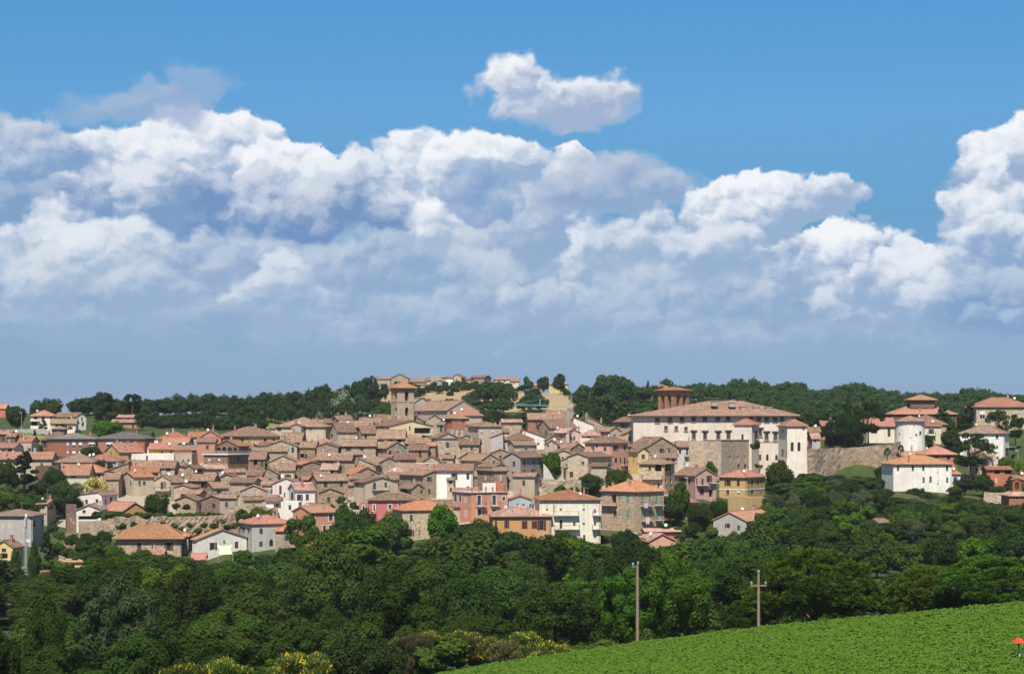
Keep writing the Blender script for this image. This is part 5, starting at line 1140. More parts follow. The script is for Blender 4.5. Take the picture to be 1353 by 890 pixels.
def round_tower(name, label, x, r_px, ytop, ybot, yapex, Y, wall, tiles, wins, flare=0.25, over=0.5):
    s = F/Y; r = r_px/s; b = P(x, ybot, Y+r); zt = (HY-ytop)/F*Y-b.z; za = (HY-yapex)/F*Y-b.z
    root = empty(name, b, 0, label, 'tower'); n = 40; w = MB()
    w.lathe([(r+flare, -3), (r+flare*.7, 0), (r, zt*.5), (r, zt)], n); w.build('wall', wallmat(wall), root, True)
    rf = MB(); rf.lathe([(r-.2, zt+.01), (r+over, zt-.05), (r+over, zt+.12), (0, za)], n); rf.build('roof', roofmat(tiles), root)
    for (wx, wy, ww, wh, k) in wins:
        t = math.asin(max(-.95, min(.95, (wx-x)/r_px))); z = (HY-wy)/F*Y-b.z; rr = r+flare*.35*(1-z/zt) if z < zt*.5 else r
        f = MB(); a, q = ww/s/2, wh/s/2
        f.box(-a-.1, -a, -.05, .3, -q-.1, q+.1); f.box(a, a+.1, -.05, .3, -q-.1, q+.1); f.box(-a, a, -.05, .3, q, q+.1); f.box(-a, a, -.05, .3, -q-.1, -q)
        o = f.build('window', TRIMS if k != 'k' else wallmat(wall), root); o.location = (rr*math.sin(t), -rr*math.cos(t), z); o.rotation_euler = (0, 0, t)
        pn = MB(); pn.box(-a, a, -.01, .2, -q, q); pn.build('shutter' if k == 'g' else 'pane', SHC['g'] if k == 'g' else glass, o)
    return root
kx = lambda a: 1113+a/5.5625
ky = lambda a: 490+a/5.5625
round_tower('round_tower', 'thick round white tower with tiled cone roof at the town wall', 1202.2, 19.4, 556.5, 600, 548.5, 572, 'white', 'old',
  [(kx(408), ky(460), 1.6, 3, 'k'), (kx(520), ky(468), 2.6, 2.2, 'k'), (kx(553), ky(454), 3.2, 4.6, 'k'), (kx(478), ky(486), 1.8, 1, 'k'), (kx(478), ky(578), 1.6, 1.8, 'k')]+[(kx(a), ky(397), 1.1, 1.6, 'k') for a in (418, 445, 476, 505)], 0.35, 0.7)
round_tower('round_tower', 'small round stone tower with conical tile roof among green trees', 850+480/7.947, 12.4, 663.5, 692, 657, 480, 'stone', 'pinkred', [(850+472/7.947, 630+330/7.947, 3.2, 7, 'g'), (850+440/7.947, 630+466/7.947, 3, 2.6, 'd')], 0.2, 0.35)

def rough_wall(name, label, pts, thick, wall, rough=0.25, cat='wall', step=0.8, batter=0.08):
    """a rubble wall through (column, top row, foot row, distance) points, with an uneven face and crest"""
    W = [(P(x, yt, Y), P(x, yb, Y)) for x, yt, yb, Y in pts]
    dist = [0.0]
    for i in range(1, len(W)): dist.append(dist[-1]+math.hypot(W[i][0].x-W[i-1][0].x, W[i][0].y-W[i-1][0].y))
    n = max(4, int(dist[-1]/step)); rr = random.Random(len(label)); rows = 12
    base = W[0][1].copy(); root_z = min(w[1].z for w in W); base.z = root_z
    prof = []
    for i in range(n+1):
        d = dist[-1]*i/n; k = max(j for j in range(len(dist)) if dist[j] <= d+1e-6); k = min(k, len(W)-2); t = (d-dist[k])/(dist[k+1]-dist[k])
        prof.append((W[k][0].lerp(W[k+1][0], t), W[k][1].lerp(W[k+1][1], t)))
    from mathutils import noise as mn
    V = []; Fc = []
    def add(v): V.append(tuple(Vector(v)-base)); return len(V)-1
    gr = []
    for i, (tp, bt) in enumerate(prof):
        dn = prof[min(i+1, n)][0]-prof[max(i-1, 0)][0]; nr = Vector((dn.y, -dn.x, 0)).normalized()
        col = []; crest = mn.noise(Vector((tp.x*.35, tp.y*.35, 3)))*rough*1.6
        for j in range(rows+1):
            q = j/rows; z = (bt.z-2.5)+(tp.z+crest-(bt.z-2.5))*q
            off = (1-q)*(tp.z-bt.z)*batter+rough*(mn.noise(Vector((tp.x*.6, tp.y*.6, z*.6)))+.9*mn.noise(Vector((tp.x*2.1, tp.y*2.1, z*2.1))))
            col.append(add((tp.x+nr.x*off, tp.y+nr.y*off, z)))
        col.append(add((tp.x-nr.x*thick, tp.y-nr.y*thick, tp.z+crest))); col.append(add((tp.x-nr.x*thick, tp.y-nr.y*thick, bt.z-2.5)))
        gr.append(col)
    for i in range(n):
        for j in range(len(gr[0])-1): Fc.append([gr[i][j], gr[i+1][j], gr[i+1][j+1], gr[i][j+1]])
    Fc.append(gr[0][::-1]); Fc.append(gr[n])
    me = bpy.data.meshes.new(name); me.from_pydata(V, [], Fc); me.materials.append(wallmat(wall)); me.update()
    o = link(bpy.data.objects.new(name, me)); o.location = base; return tag(o, label, cat)
rough_wall('town_wall', 'long curved grey rubble town wall under the dark pines', [(1060,592,627,556),(1075,593,628,557),(1086,592,627,561),(1110,592,625,566),(1135,591,622,568),(1160,588,618,568),(1178,587,614,566),(1186,583,612,564)], 1.4, 'stone', 0.22)
rough_wall('retaining_wall', 'crumbling pale rock retaining wall draped with shrubs below the vines', [(150,683,716,462),(180,684,716,459),(215,683,716,458),(250,682,716,459),(290,681,714,461),(316,680,712,463)], 2.0, 'stone', 0.4, step=.6)
rough_wall('retaining_wall', 'ivy-edged earth bank wall under the khaki house', [(304,670,690,468),(320,668,690,466),(345,668,692,467),(368,672,694,468)], 2.0, 'stone', 0.35)
rough_wall('bastion_wall', 'flat grey stone bastion wall at the cliff corner', [(104,688,720,466),(120,688,722,464),(153,687,720,463)], 2.0, 'stone', 0.12)
rough_wall('retaining_wall', 'stone retaining wall with creepers between grey house and cream apartments', [(716,632,656,486),(735,634,656,485),(768,634,656,486)], 1.5, 'stone', 0.2)
rough_wall('garden_wall', 'low grey garden wall above the olive terraces', [(1300,650,664,500),(1318,651,664,498),(1334,651,664,498)], 0.8, 'stonel', 0.1)
rough_wall('buttress', 'sloping grey plaster buttress beside the tall grey house', [(718,612,634,493),(724,618,634,493),(733,634,640,493)], 3.0, 'lgrey', 0.05, 'buttress')

# ---- tower crane
def crane():
    Y = 588.0; g = lambda x, y: P(600+x/5.5625, 480+y/5.5625, Y)
    b = g(838, 520); root = empty('tower_crane', b, 0, 'slender teal tower crane rising among the roofs', 'crane')
    L_ = lambda x, y: g(x, y)-b
    def lattice(p0, p1, w, n, r=.06):
        m = MB(); d = (p1-p0).normalized(); a = d.orthogonal().normalized(); c = d.cross(a); pr = None
        for i in range(n+1):
            q = p0.lerp(p1, i/n); cur = [q+(a*sx+c*sy)*w for sx, sy in ((-1, -1), (1, -1), (1, 1), (-1, 1))]
            if pr:
                for k in range(4): m.tube(pr[k], cur[k], r, r, 4, caps=False); m.tube(pr[k], cur[(k+1) % 4], r*.6, r*.6, 3, caps=False)
            pr = cur
        return m
    lattice(L_(838, 520), L_(838, 318), .22, 18, .055).build('mast', TEAL, root)
    lattice(L_(838, 315), L_(865, 240), .15, 8, .04).build('tower_head', TEAL, root)
    lattice(L_(840, 315), L_(440, 303), .17, 34, .035).build('jib', TEAL, root)
    lattice(L_(632, 306), L_(632, 263), .1, 4, .04).build('jib_post', TEAL, root)
    lattice(L_(840, 320), L_(888, 372), .08, 4, .04).build('counter_arm', TEAL, root)
    c = MB(); c.tube(L_(865, 240), L_(632, 263), .03, .03, 4); c.tube(L_(632, 263), L_(450, 303), .03, .03, 4); c.tube(L_(865, 240), L_(886, 368), .03, .03, 4); c.build('stay_cable', TEAL, root)
    c = MB(); c.box(-.35, .35, -.5, .3, -.5, .6); o = c.build('slewing_unit', TEAL, root); o.location = L_(838, 318)
crane()

# ---- telecom mast
def mast():
    Y = 412.0; t = P(34.6, 683, Y); z0 = tz(t.x, Y); root = empty('telecom_mast', (t.x, Y, z0), 0, 'grey telecom mast with antenna panels among poplars', 'mast'); hh = t.z-z0
    c = MB(); c.tube((0, 0, -1), (0, 0, hh*.75), .36, .28, 12); c.tube((0, 0, hh*.75), (0, 0, hh), .28, .2, 12); c.build('pole', STEEL, root, True)
    for i in range(6):
        a = i*math.pi/3+.3; c = MB(); c.box(-.14, .14, -.08, .08, -.9, .9); o = c.build('antenna_panel', plain('antenna grey', (.5, .52, .53), .5), root)
        o.location = (.5*math.cos(a), .5*math.sin(a), hh-1.1-(i % 2)*2.2); o.rotation_euler = (0, 0, a+math.pi/2)
    c = MB()
    for zz in (hh-1.1, hh-3.3): c.lathe([(.4, zz), (.46, zz), (.46, zz+.08), (.4, zz+.08), (.4, zz)], 12); c.box(-.43, .43, -.04, .04, zz, zz+.06); c.box(-.04, .04, -.43, .43, zz, zz+.06)
    c.build('bracket_ring', STEEL, root)
    d = MB(); d.lathe([(0, 0), (.3, .03), (.5, .14), (.48, .18), (0, .08)], 16); o = d.build('dish', PLW, root); o.location = (.5, -.45, hh-5.0); o.rotation_euler = (math.radians(90), 0, .4)
    d = MB(); d.lathe([(0, hh), (.3, hh), (.3, hh+.45), (.2, hh+.7), (0, hh+.75)], 12); d.build('radome', PLW, root, True)
    c = MB()
    for i in range(40): c.box(-.18, .18, -.42, -.38, hh*.1+i*hh*.8/40, hh*.1+i*hh*.8/40+.05)
    c.box(-.2, -.17, -.42, -.38, 0, hh*.92); c.box(.17, .2, -.42, -.38, 0, hh*.92); c.build('ladder', STEEL, root)
mast()

# ---- concrete power poles, wires
WOODP = plain('weathered pole', (.25, .19, .135)); INS = plain('glass insulator', (.16, .33, .30), .25)
def power_pole(x, ytop, Y, arms, label):
    t = P(x, ytop, Y); z0 = tz(t.x, Y); root = empty('power_pole', (t.x, Y, z0), 0, label, 'power pole'); hh = t.z-z0
    c = MB(); c.tube((0, 0, -1.2), (0, 0, hh), .2, .13, 10); c.build('pole', WOODP, root, True)
    if arms:
        c = MB(); c.box(-.85, .85, -.07, .07, hh-1.35, hh-1.22); c.build('crossarm', WOODP, root)
        pts = [(-.75, hh-1.22), (.75, hh-1.22), (0, hh)]
    else:
        c = MB(); c.box(-.55, .1, -.06, .06, hh-.22, hh-.12); c.build('crossarm', WOODP, root); pts = [(-.45, hh-.12), (.05, hh)]
    for px_, pz in pts:
        c = MB(); c.lathe([(0, pz), (.05, pz), (.05, pz+.08), (.13, pz+.1), (.1, pz+.2), (.14, pz+.22), (.09, pz+.36), (0, pz+.4)], 10, cx=px_); c.build('insulator', INS, root, True)
    return [Vector((t.x+px_, Y, z0+pz+.36)) for px_, pz in pts]
pa = power_pole(842.3, 746, 190, False, 'plain weathered power pole rising behind the field edge')
pb = power_pole(1002.3, 757, 197, True, 'shorter power pole with crossarm and glass insulators by the umbrella pine')
def wire(a, b, sag, label):
    m = MB(); n = 24; pr = None; b0 = a.copy()
    for i in range(n+1):
        q = i/n; p = a.lerp(b, q)-Vector((0, 0, 4*sag*q*(1-q)))-b0
        if pr is not None: m.tube(pr, p, .013, .013, 3, caps=False)
        pr = p
    o = m.build('power_line', plain('wire', (.05, .05, .05), .5)); o.location = b0; tag(o, label, 'wire', 'overhead wires on the power poles')
for k, dz in ((0, 0), (1, 0), (2, 0.1)):
    wire(pb[k], pb[k]+Vector((75, -12, 2.0)), 1.2, 'thin dark overhead wire strung from the crossarm pole')
wire(pa[0], pb[0], .5, 'thin dark overhead wire between the two power poles')

# ---- pipeline marker in the field
def marker():
    Y = 131.0; x = (1345.5-CX)/F*Y; z0 = FA+FB*x+FC*Y; root = empty('marker_post', (x, Y, z0), .3, 'red-capped pipeline marker post standing in the crop field', 'marker post')
    c = MB(); c.tube((.12, 0, -.3), (.1, 0, .72), .05, .05, 10); c.build('lower_post', PLW, root, True)
    c = MB(); c.tube((.1, 0, .72), (0, 0, 1.62), .052, .052, 10); c.build('upper_post', plain('dark post', (.05, .06, .065)), root, True)
    e = .36; z1 = 1.5; c = MB(); top = [(-.14, 0, z1+.33), (.14, 0, z1+.33)]; k = [(-e, -.3, z1), (e, -.3, z1), (e, .3, z1), (-e, .3, z1)]
    c.face([k[0], k[1], top[1], top[0]]); c.face([k[2], k[3], top[0], top[1]]); c.face([k[1], k[2], top[1]]); c.face([k[3], k[0], top[0]]); c.face(k[::-1]); c.build('cap', plain('signal red', (.75, .06, .03), .5), root)
marker()

# ---- street lamps, cars, awning, washing
def lamp(x, ytop, Y, label):
    t = P(x, ytop, Y); z0 = tz(t.x, Y); hh = max(3.5, t.z-z0); root = empty('street_lamp', (t.x, Y, t.z-hh), 0, label, 'street lamp')
    c = MB(); c.tube((0, 0, -.5), (0, 0, hh), .1, .06, 8); c.build('pole', STEEL, root); c = MB(); c.box(-.8, .1, -.12, .12, hh, hh+.12); c.build('lamp_head', PLW, root)
lamp(1345, 595, 548, 'street lamp on pale post below the large tan villa'); lamp(28.5, 545, 696, 'street lamp beside the lane to the white villa'); lamp(908.5, 631, 486, 'bare pole lamp in front of the pink gabled house')
def car(x, Y, rz, mat, label):
    X = (x-CX)/F*Y; root = empty('parked_car', (X, Y, tz(X, Y)+.02), rz, label, 'car')
    prof = [(-2.0, .35), (-2.05, .75), (-1.9, .92), (-1.2, 1.0), (-.7, 1.42), (.8, 1.45), (1.45, 1.0), (1.95, .9), (2.05, .6), (2.0, .35)]
    c = MB(); w = .82
    for i in range(len(prof)):
        (xa, za), (xb, zb_) = prof[i], prof[(i+1) % len(prof)]; c.face([(xa, -w, za), (xb, -w, zb_), (xb, w, zb_), (xa, w, za)])
    c.face([(a, -w, b) for a, b in prof][::-1]); c.face([(a, w, b) for a, b in prof]); c.build('body', mat, root)
    for sg in (-1, 1):
        g_ = MB(); y = sg*(w+.01); g_.face([(-1.05, y, 1.02), (1.25, y, 1.02), (.75, y, 1.38), (-.65, y, 1.36)]); g_.build('side_glass', glass, root)
        for xw in (-1.25, 1.25):
            t_ = MB(); t_.tube((xw, sg*.62, .32), (xw, sg*.86, .32), .32, .32, 14); q = t_.build('wheel', plain('tyre', (.02, .02, .02)), root)
            t_ = MB(); t_.tube((xw, sg*.861, .32), (xw, sg*.88, .32), .18, .18, 10); t_.build('rim', STEEL, q)
car(3.5, 676, .4, plain('white car paint', (.7, .7, .7), .3), 'white car on the lane beside the villa meadow')
car(1128.5, 541, .1, plain('dark car paint', (.03, .035, .045), .3), 'dark car parked on the grass below the town wall')
def awning():
    Y = 439.0; g = lambda x, y, d=0: P(170+x/7.947, 630+y/7.947, Y+d); b = g(1005, 800, 1.0); root = empty('sail_awning', (b.x, b.y, tz(b.x, b.y)), 0, 'cream shade sail stretched before the plain white gable house', 'awning')
    q = [g(925, 712, 2.6), g(1088, 708, 2.6), g(1092, 806, -.2), g(940, 808, -.2)]; n = 8; m = MB(); grid = {}
    for i in range(n+1):
        for j in range(n+1):
            u, v = i/n, j/n; uu = u+(.5-u)*.22*4*v*(1-v)*abs(2*u-1); vv = v+(.5-v)*.22*4*u*(1-u)*abs(2*v-1)
            p = q[0].lerp(q[1], uu).lerp(q[3].lerp(q[2], uu), vv); p.z -= .3*4*u*(1-u)*v; grid[i, j] = p-root.location
    for i in range(n):
        for j in range(n): m.face([grid[i, j], grid[i+1, j], grid[i+1, j+1], grid[i, j+1]])
    m.build('sail', plain('cream canvas', (.72, .62, .38), .9), root)
    c = MB()
    for p in q[2:]:
        l = p-root.location; c.tube((l.x, l.y, -.5), (l.x, l.y, l.z+.1), .06, .05, 6)
    c.build('awning_post', STEEL, root)
awning()
def washing(view, x, y, w, h, Y, c, label):
    ox, oy, s = VIEWS[view]; p = P(ox+x/s, oy+y/s, Y); sc = F/Y; W_, H2 = w/s/sc/2, h/s/sc; m = MB(); n = 5
    for i in range(n):
        for j in range(n):
            f = lambda a, b: (-W_+2*W_*a/n, .08*math.sin(a*2.2+b*.7), -H2*b/n*(1+.12*math.sin(a*1.7)))
            m.face([f(i, j), f(i+1, j), f(i+1, j+1), f(i, j+1)])
    o = m.build('washing', plain('washing '+label[:6], c, .9)); o.location = p; tag(o, label, 'laundry')
washing('K8b', 300, 412, 26, 38, 459.0, (.50, .38, .55), 'lilac cloth hung over upper teal-shuttered balcony'); washing('K8b', 311, 518, 26, 48, 459.0, (.62, .48, .52), 'pale pink sheet hung over lower teal-shuttered balcony'); washing('B5', 448, 372, 34, 30, 442.5, (.75, .68, .70), 'white towel over the cream apartment balcony')
# ------------------------------------------------------------------ vegetation
NR = np.random.RandomState(11)
def unit(v): return v/np.maximum(np.linalg.norm(v, axis=-1, keepdims=True), 1e-6)
def cards(pos, nrm, size, aspect, rs, up_bias=0.0):
    """one quad leaf per point: returns vertices (n*4,3)"""
    n = len(pos); r = unit(rs.normal(size=(n, 3))); t = unit(np.cross(nrm, r)); b = np.cross(nrm, t)
    sz = size if np.ndim(size) else np.full(n, size)
    t = t*(sz*aspect)[:, None]; b = b*sz[:, None]
    return np.stack([pos-t*.5-b*.5, pos+t*.5-b*.35, pos+t*.4+b*.5, pos-t*.4+b*.4], 1).reshape(-1, 3)
def quad_mesh(name, V, mat):
    n = len(V)//4; me = bpy.data.meshes.new(name); me.vertices.add(len(V)); me.vertices.foreach_set('co', V.astype(np.float32).ravel())
    me.loops.add(n*4); me.loops.foreach_set('vertex_index', np.arange(n*4, dtype=np.int32)); me.polygons.add(n)
    me.polygons.foreach_set('loop_start', np.arange(0, n*4, 4, dtype=np.int32)); me.polygons.foreach_set('loop_total', np.full(n, 4, np.int32))
    me.materials.append(mat); me.update(calc_edges=True); me.validate(); return me
def lobes_broad(rs, n, zlo=.2, rxy=.5, spread=.62, lr=(.13, .22), taper=0.0):
    """lobe centres and radii for a crown in a 1 x 1 x 1 tree"""
    zc, hz = (1+zlo)/2, (1-zlo)/2; L = []
    while len(L) < n:
        d = unit(rs.normal(size=3)); rad = rs.uniform(.35, 1.0)**.6
        r = rs.uniform(*lr); z = zc+d[2]*rad*(hz-r*.8)
        k = 1-taper*max(0, (z-zlo)/(1-zlo))
        L.append((d[0]*rad*(rxy-r*.7)*k, d[1]*rad*(rxy-r*.7)*k, z, r))
    return np.array(L)
def crown(name, L, scale, n, leaf, mat, rs, aspect=.7, outward=1.0, up=.25, squash=1.0):
    w = L[:, 3]**2; w = w/w.sum(); idx = rs.choice(len(L), n, p=w); d = unit(rs.normal(size=(n, 3))+np.array([0, 0, up]))
    C = L[idx, :3]*np.array(scale); R = L[idx, 3]*(scale[0]+scale[2])/2
    # clumps carry a finer second level so that each lobe is ragged
    bump = 1+.22*np.sin(d[:, 0]*7+idx)*np.sin(d[:, 1]*6+idx*1.7)*np.sin(d[:, 2]*8+idx*.6)
    pos = C+d*(R*bump*rs.uniform(.72, 1.08, n))[:, None]*np.array([1, 1, squash])
    nr = unit(d*outward+rs.normal(size=(n, 3))*.32+np.array([0, 0, .2]))
    return quad_mesh(name, cards(pos, nr, leaf*rs.uniform(.6, 1.35, n), aspect, rs), mat)
def blades(tips, dirs, ln, wd, rs):
    n = len(tips); s = unit(np.cross(dirs, unit(rs.normal(size=(n, 3)))))*wd; e = dirs*(ln*rs.uniform(.7, 1.2, n))[:, None]
    return np.stack([tips-s, tips+s, tips+e+s*.4, tips+e-s*.4], 1).reshape(-1, 3)
BARK = plain('bark', (.10, .075, .055)); BARKP = plain('pine bark', (.16, .09, .06))
def trunk_mesh(name, hgt, r, spread, n_limb, rs, mat, fork=.35):
    m = MB(); p = Vector((0, 0, -.8)); top = Vector((rs.uniform(-.3, .3), rs.uniform(-.3, .3), hgt*fork)); m.tube(p, top, r*1.25, r*.8, 8, caps=False)
    for i in range(n_limb):
        a = 2*math.pi*i/n_limb+rs.uniform(-.4, .4); e = rs.uniform(.55, 1.0); s0 = top.lerp(p, rs.uniform(0, .25))
        mid = s0+Vector((math.cos(a)*spread*e*.45, math.sin(a)*spread*e*.45, hgt*rs.uniform(.16, .26))); end = mid+Vector((math.cos(a)*spread*e*.4, math.sin(a)*spread*e*.4, hgt*rs.uniform(.12, .26)))
        m.tube(s0, mid, r*.55, r*.34, 6, caps=False); m.tube(mid, end, r*.34, r*.08, 5, caps=False)
    return m.mesh(name, mat)
LF = dict(lime2=leafmat('young ash leaves', (.055, .10, .012), (.10, .155, .02), .35), silver2=leafmat('pale willow leaves', (.055, .080, .03), (.10, .13, .05), .25), oak=leafmat('oak leaves', (.026, .052, .010), (.055, .090, .017)), wood=leafmat('robinia leaves', (.036, .068, .012), (.070, .110, .020)), lime=leafmat('lime leaves', (.06, .125, .010), (.105, .185, .016), .35),
  olive=leafmat('olive leaves', (.055, .075, .033), (.095, .115, .054), .2), silver=leafmat('silver poplar leaves', (.10, .13, .075), (.21, .24, .16), .2), fir=leafmat('fir needles', (.016, .030, .012), (.038, .058, .022), .12),
  pine=leafmat('stone pine needles', (.050, .095, .010), (.105, .165, .020), .2), cyp=leafmat('cypress scales', (.014, .032, .010), (.035, .06, .018), .12), shrub=leafmat('shrub leaves', (.040, .078, .012), (.08, .125, .022)),
  broom=leafmat('broom twigs', (.055, .10, .022), (.10, .15, .04), .2, (.85, .60, .02), .11), dry=leafmat('dry broom twigs', (.12, .085, .045), (.21, .15, .08), .2, (.075, .11, .03), .45), flower=leafmat('cream blossom', (.30, .26, .06), (.52, .45, .14), .25),
  far=leafmat('far oak leaves', (.026, .050, .014), (.052, .086, .024), .2), walnut=leafmat('walnut leaves', (.05, .10, .010), (.09, .155, .017), .35), dark=leafmat('holm oak leaves', (.016, .034, .010), (.045, .072, .022), .12), palm=leafmat('palm leaves', (.04, .07, .02), (.08, .11, .04)),
  crop=leafmat('crop leaves', (.064, .135, .016), (.100, .182, .024), .3))
PROTO = {}
def proto(kind, crown_me, trunk_me): PROTO.setdefault(kind, []).append((crown_me, trunk_me))
S10 = (10, 10, 10)
for i in range(4):
    rs = np.random.RandomState(100+i)
    proto('wood', crown('crown', lobes_broad(rs, 34, .08, .52, lr=(.10, .19), taper=.35), S10, 9000, .46, LF['wood'], rs), trunk_mesh('trunk', 10, .2, 3.6, 5, rs, BARK))
for i in range(4):
    rs = np.random.RandomState(110+i)
    proto('woodn', crown('crown', lobes_broad(rs, 60, .04, .52, lr=(.07, .15), taper=.3), S10, 30000, .225, LF['wood'], rs), trunk_mesh('trunk', 10, .2, 3.6, 6, rs, BARK))
for i in range(2):
    rs = np.random.RandomState(115+i)
    proto('oakn', crown('crown', lobes_broad(rs, 55, .06, .52, lr=(.08, .15)), S10, 28000, .22, LF['oak'], rs), trunk_mesh('trunk', 10, .25, 3.6, 6, rs, BARK))
    proto('poplarn', crown('crown', lobes_broad(rs, 70, .03, .5, lr=(.06, .12), taper=.55), S10, 25000, .21, LF['wood'], rs), trunk_mesh('trunk', 10, .2, 2.4, 5, rs, BARK))
    proto('walnutn', crown('crown', lobes_broad(rs, 50, .06, .53, lr=(.06, .12)), S10, 22000, .24, LF['walnut'], rs), trunk_mesh('trunk', 10, .2, 4.0, 7, rs, BARK))
    proto('limen', crown('crown', lobes_broad(rs, 60, .05, .52, lr=(.07, .14)), S10, 25000, .22, LF['lime2'], rs), trunk_mesh('trunk', 10, .2, 3.6, 5, rs, BARK))
    proto('silvern', crown('crown', lobes_broad(rs, 55, .05, .53, lr=(.07, .13)), S10, 24000, .21, LF['silver2'], rs), trunk_mesh('trunk', 10, .2, 3.6, 5, rs, BARK))
for i in range(3):
    rs = np.random.RandomState(120+i)
    proto('oak', crown('crown', lobes_broad(rs, 30, .15, .52, lr=(.12, .2)), S10, 8000, .45, LF['oak'], rs), trunk_mesh('trunk', 10, .25, 3.6, 6, rs, BARK))
    proto('far', crown('crown', lobes_broad(rs, 20, .10, .52, lr=(.13, .22)), S10, 2600, .75, LF['far'], rs), trunk_mesh('trunk', 10, .22, 3.2, 4, rs, BARK))
for i in range(2):
    rs = np.random.RandomState(140+i)
    proto('lime', crown('crown', lobes_broad(rs, 34, .06, .52, lr=(.10, .18)), S10, 8500, .45, LF['lime'], rs), trunk_mesh('trunk', 10, .2, 3.6, 5, rs, BARK))
    proto('walnut', crown('crown', lobes_broad(rs, 22, .12, .54, lr=(.09, .16)), S10, 5200, .5, LF['walnut'], rs), trunk_mesh('trunk', 10, .2, 4.0, 7, rs, BARK))
    proto('olive', crown('crown', lobes_broad(rs, 24, .12, .54, lr=(.12, .2)), S10, 7000, .42, LF['olive'], rs, .4), trunk_mesh('trunk', 10, .3, 3.4, 5, rs, BARK))
    proto('silver', crown('crown', lobes_broad(rs, 26, .10, .54, lr=(.10, .17)), S10, 5500, .6, LF['silver'], rs), trunk_mesh('trunk', 10, .25, 3.4, 5, rs, BARK))
    proto('dark', crown('crown', lobes_broad(rs, 36, .04, .54, lr=(.10, .17)), S10, 26000, .24, LF['dark'], rs), trunk_mesh('trunk', 10, .22, 3.6, 5, rs, BARK))
    proto('shrub', crown('crown', lobes_broad(rs, 18, .02, .54, lr=(.14, .24)), S10, 4500, .75, LF['shrub'], rs), trunk_mesh('trunk', 10, .25, 3.6, 6, rs, BARK, .1))
    proto('poplar', crown('crown', lobes_broad(rs, 40, .05, .5, lr=(.09, .15), taper=.6), S10, 9000, .4, LF['wood'], rs), trunk_mesh('trunk', 10, .2, 2.4, 5, rs, BARK))
    proto('cypress', crown('crown', lobes_broad(rs, 40, .03, .5, lr=(.12, .18), taper=.75), S10, 6000, .4, LF['cyp'], rs), trunk_mesh('trunk', 10, .3, 1.6, 4, rs, BARK))
    # fir and cedar: drooping flat boughs in tiers
    L = []
    for k in range(60):
        z = rs.uniform(.06, .97); rad = .5*(1-z)**.75*rs.uniform(.5, 1.0)+.02; a = rs.uniform(0, 6.28); L.append((rad*math.cos(a), rad*math.sin(a), z, .05+.09*(1-z)))
    proto('fir', crown('crown', np.array(L), S10, 9000, .42, LF['fir'], rs, .5, .6, -.1, .45), trunk_mesh('trunk', 10, .25, 1.5, 4, rs, BARK, .8))
    # high-crowned pine with flat needle plates
    L = []
    for k in range(34):
        z = rs.uniform(.42, .97); rad = .5*math.sqrt(rs.uniform(0, 1))*(1.15-.6*abs(z-.7)/.3); a = rs.uniform(0, 6.28); L.append((rad*math.cos(a), rad*math.sin(a), z, rs.uniform(.08, .14)))
    proto('pine', crown('crown', np.array(L), S10, 8000, .42, LF['oak'], rs, .35, .5, .3, .55), trunk_mesh('trunk', 10, .24, 3.4, 7, rs, BARKP, .5))
rs = np.random.RandomState(160); proto('flower', crown('crown', lobes_broad(rs, 26, .15, .52, lr=(.12, .18)), S10, 6500, .5, LF['flower'], rs), trunk_mesh('trunk', 10, .2, 3.4, 5, rs, BARK))
# broad umbrella pines: tufts of needles all over a dome, limbs showing under it
for i in range(2):
    rs = np.random.RandomState(170+i); nl = 150; th = rs.uniform(0, 2*math.pi, nl); el = np.arcsin(rs.uniform(0, 1, nl)**.75); ra = rs.uniform(.8, .98, nl)
    lc = np.stack([np.cos(th)*np.cos(el)*4.5*ra, np.sin(th)*np.cos(el)*4.5*ra, 2.6+np.sin(el)*6.4*ra], 1); lr_ = rs.uniform(.5, .95, nl)
    low = rs.uniform(size=nl) < .2; lc[low, 2] = rs.uniform(1.6, 3.6, low.sum()); n = 6500; ix = rs.randint(0, nl, n)
    dd = unit(rs.normal(size=(n, 3))+np.array([0, 0, .5])+unit(lc[ix]-np.array([0, 0, 3.0]))*.5); c = lc[ix]+dd*(lr_[ix]*rs.uniform(.75, 1.1, n))[:, None]
    o_ = unit(dd+np.array([0, 0, .6])); k = 9
    tips = np.repeat(c, k, 0)+rs.normal(size=(n*k, 3))*.07; dr = unit(np.repeat(o_, k, 0)+rs.normal(size=(n*k, 3))*.45)
    V = blades(tips, dr, np.full(n*k, .34), .042, rs)
    t = MB(); base = Vector((0, 0, -1))
    for j in range(13):
        a = 2*math.pi*j/13+rs.uniform(-.2, .2); e = rs.uniform(.45, .95); s0 = Vector((rs.uniform(-.3, .3), rs.uniform(-.3, .3), rs.uniform(.4, 1.6)))
        mid = Vector((math.cos(a)*2.2*e, math.sin(a)*2.2*e, rs.uniform(2.2, 4.0))); end = Vector((math.cos(a)*4.5*e, math.sin(a)*4.5*e, rs.uniform(3.6, 6.0)+2.2*(1-e)))
        t.tube(s0, mid, .17, .11, 6, caps=False); t.tube(mid, end, .11, .04, 5, caps=False)
    t.tube(base, (0, 0, 1.6), .34, .2, 9, caps=False)
    proto('umbrella', quad_mesh('crown', V, LF['pine']), t.mesh('trunk', BARKP))
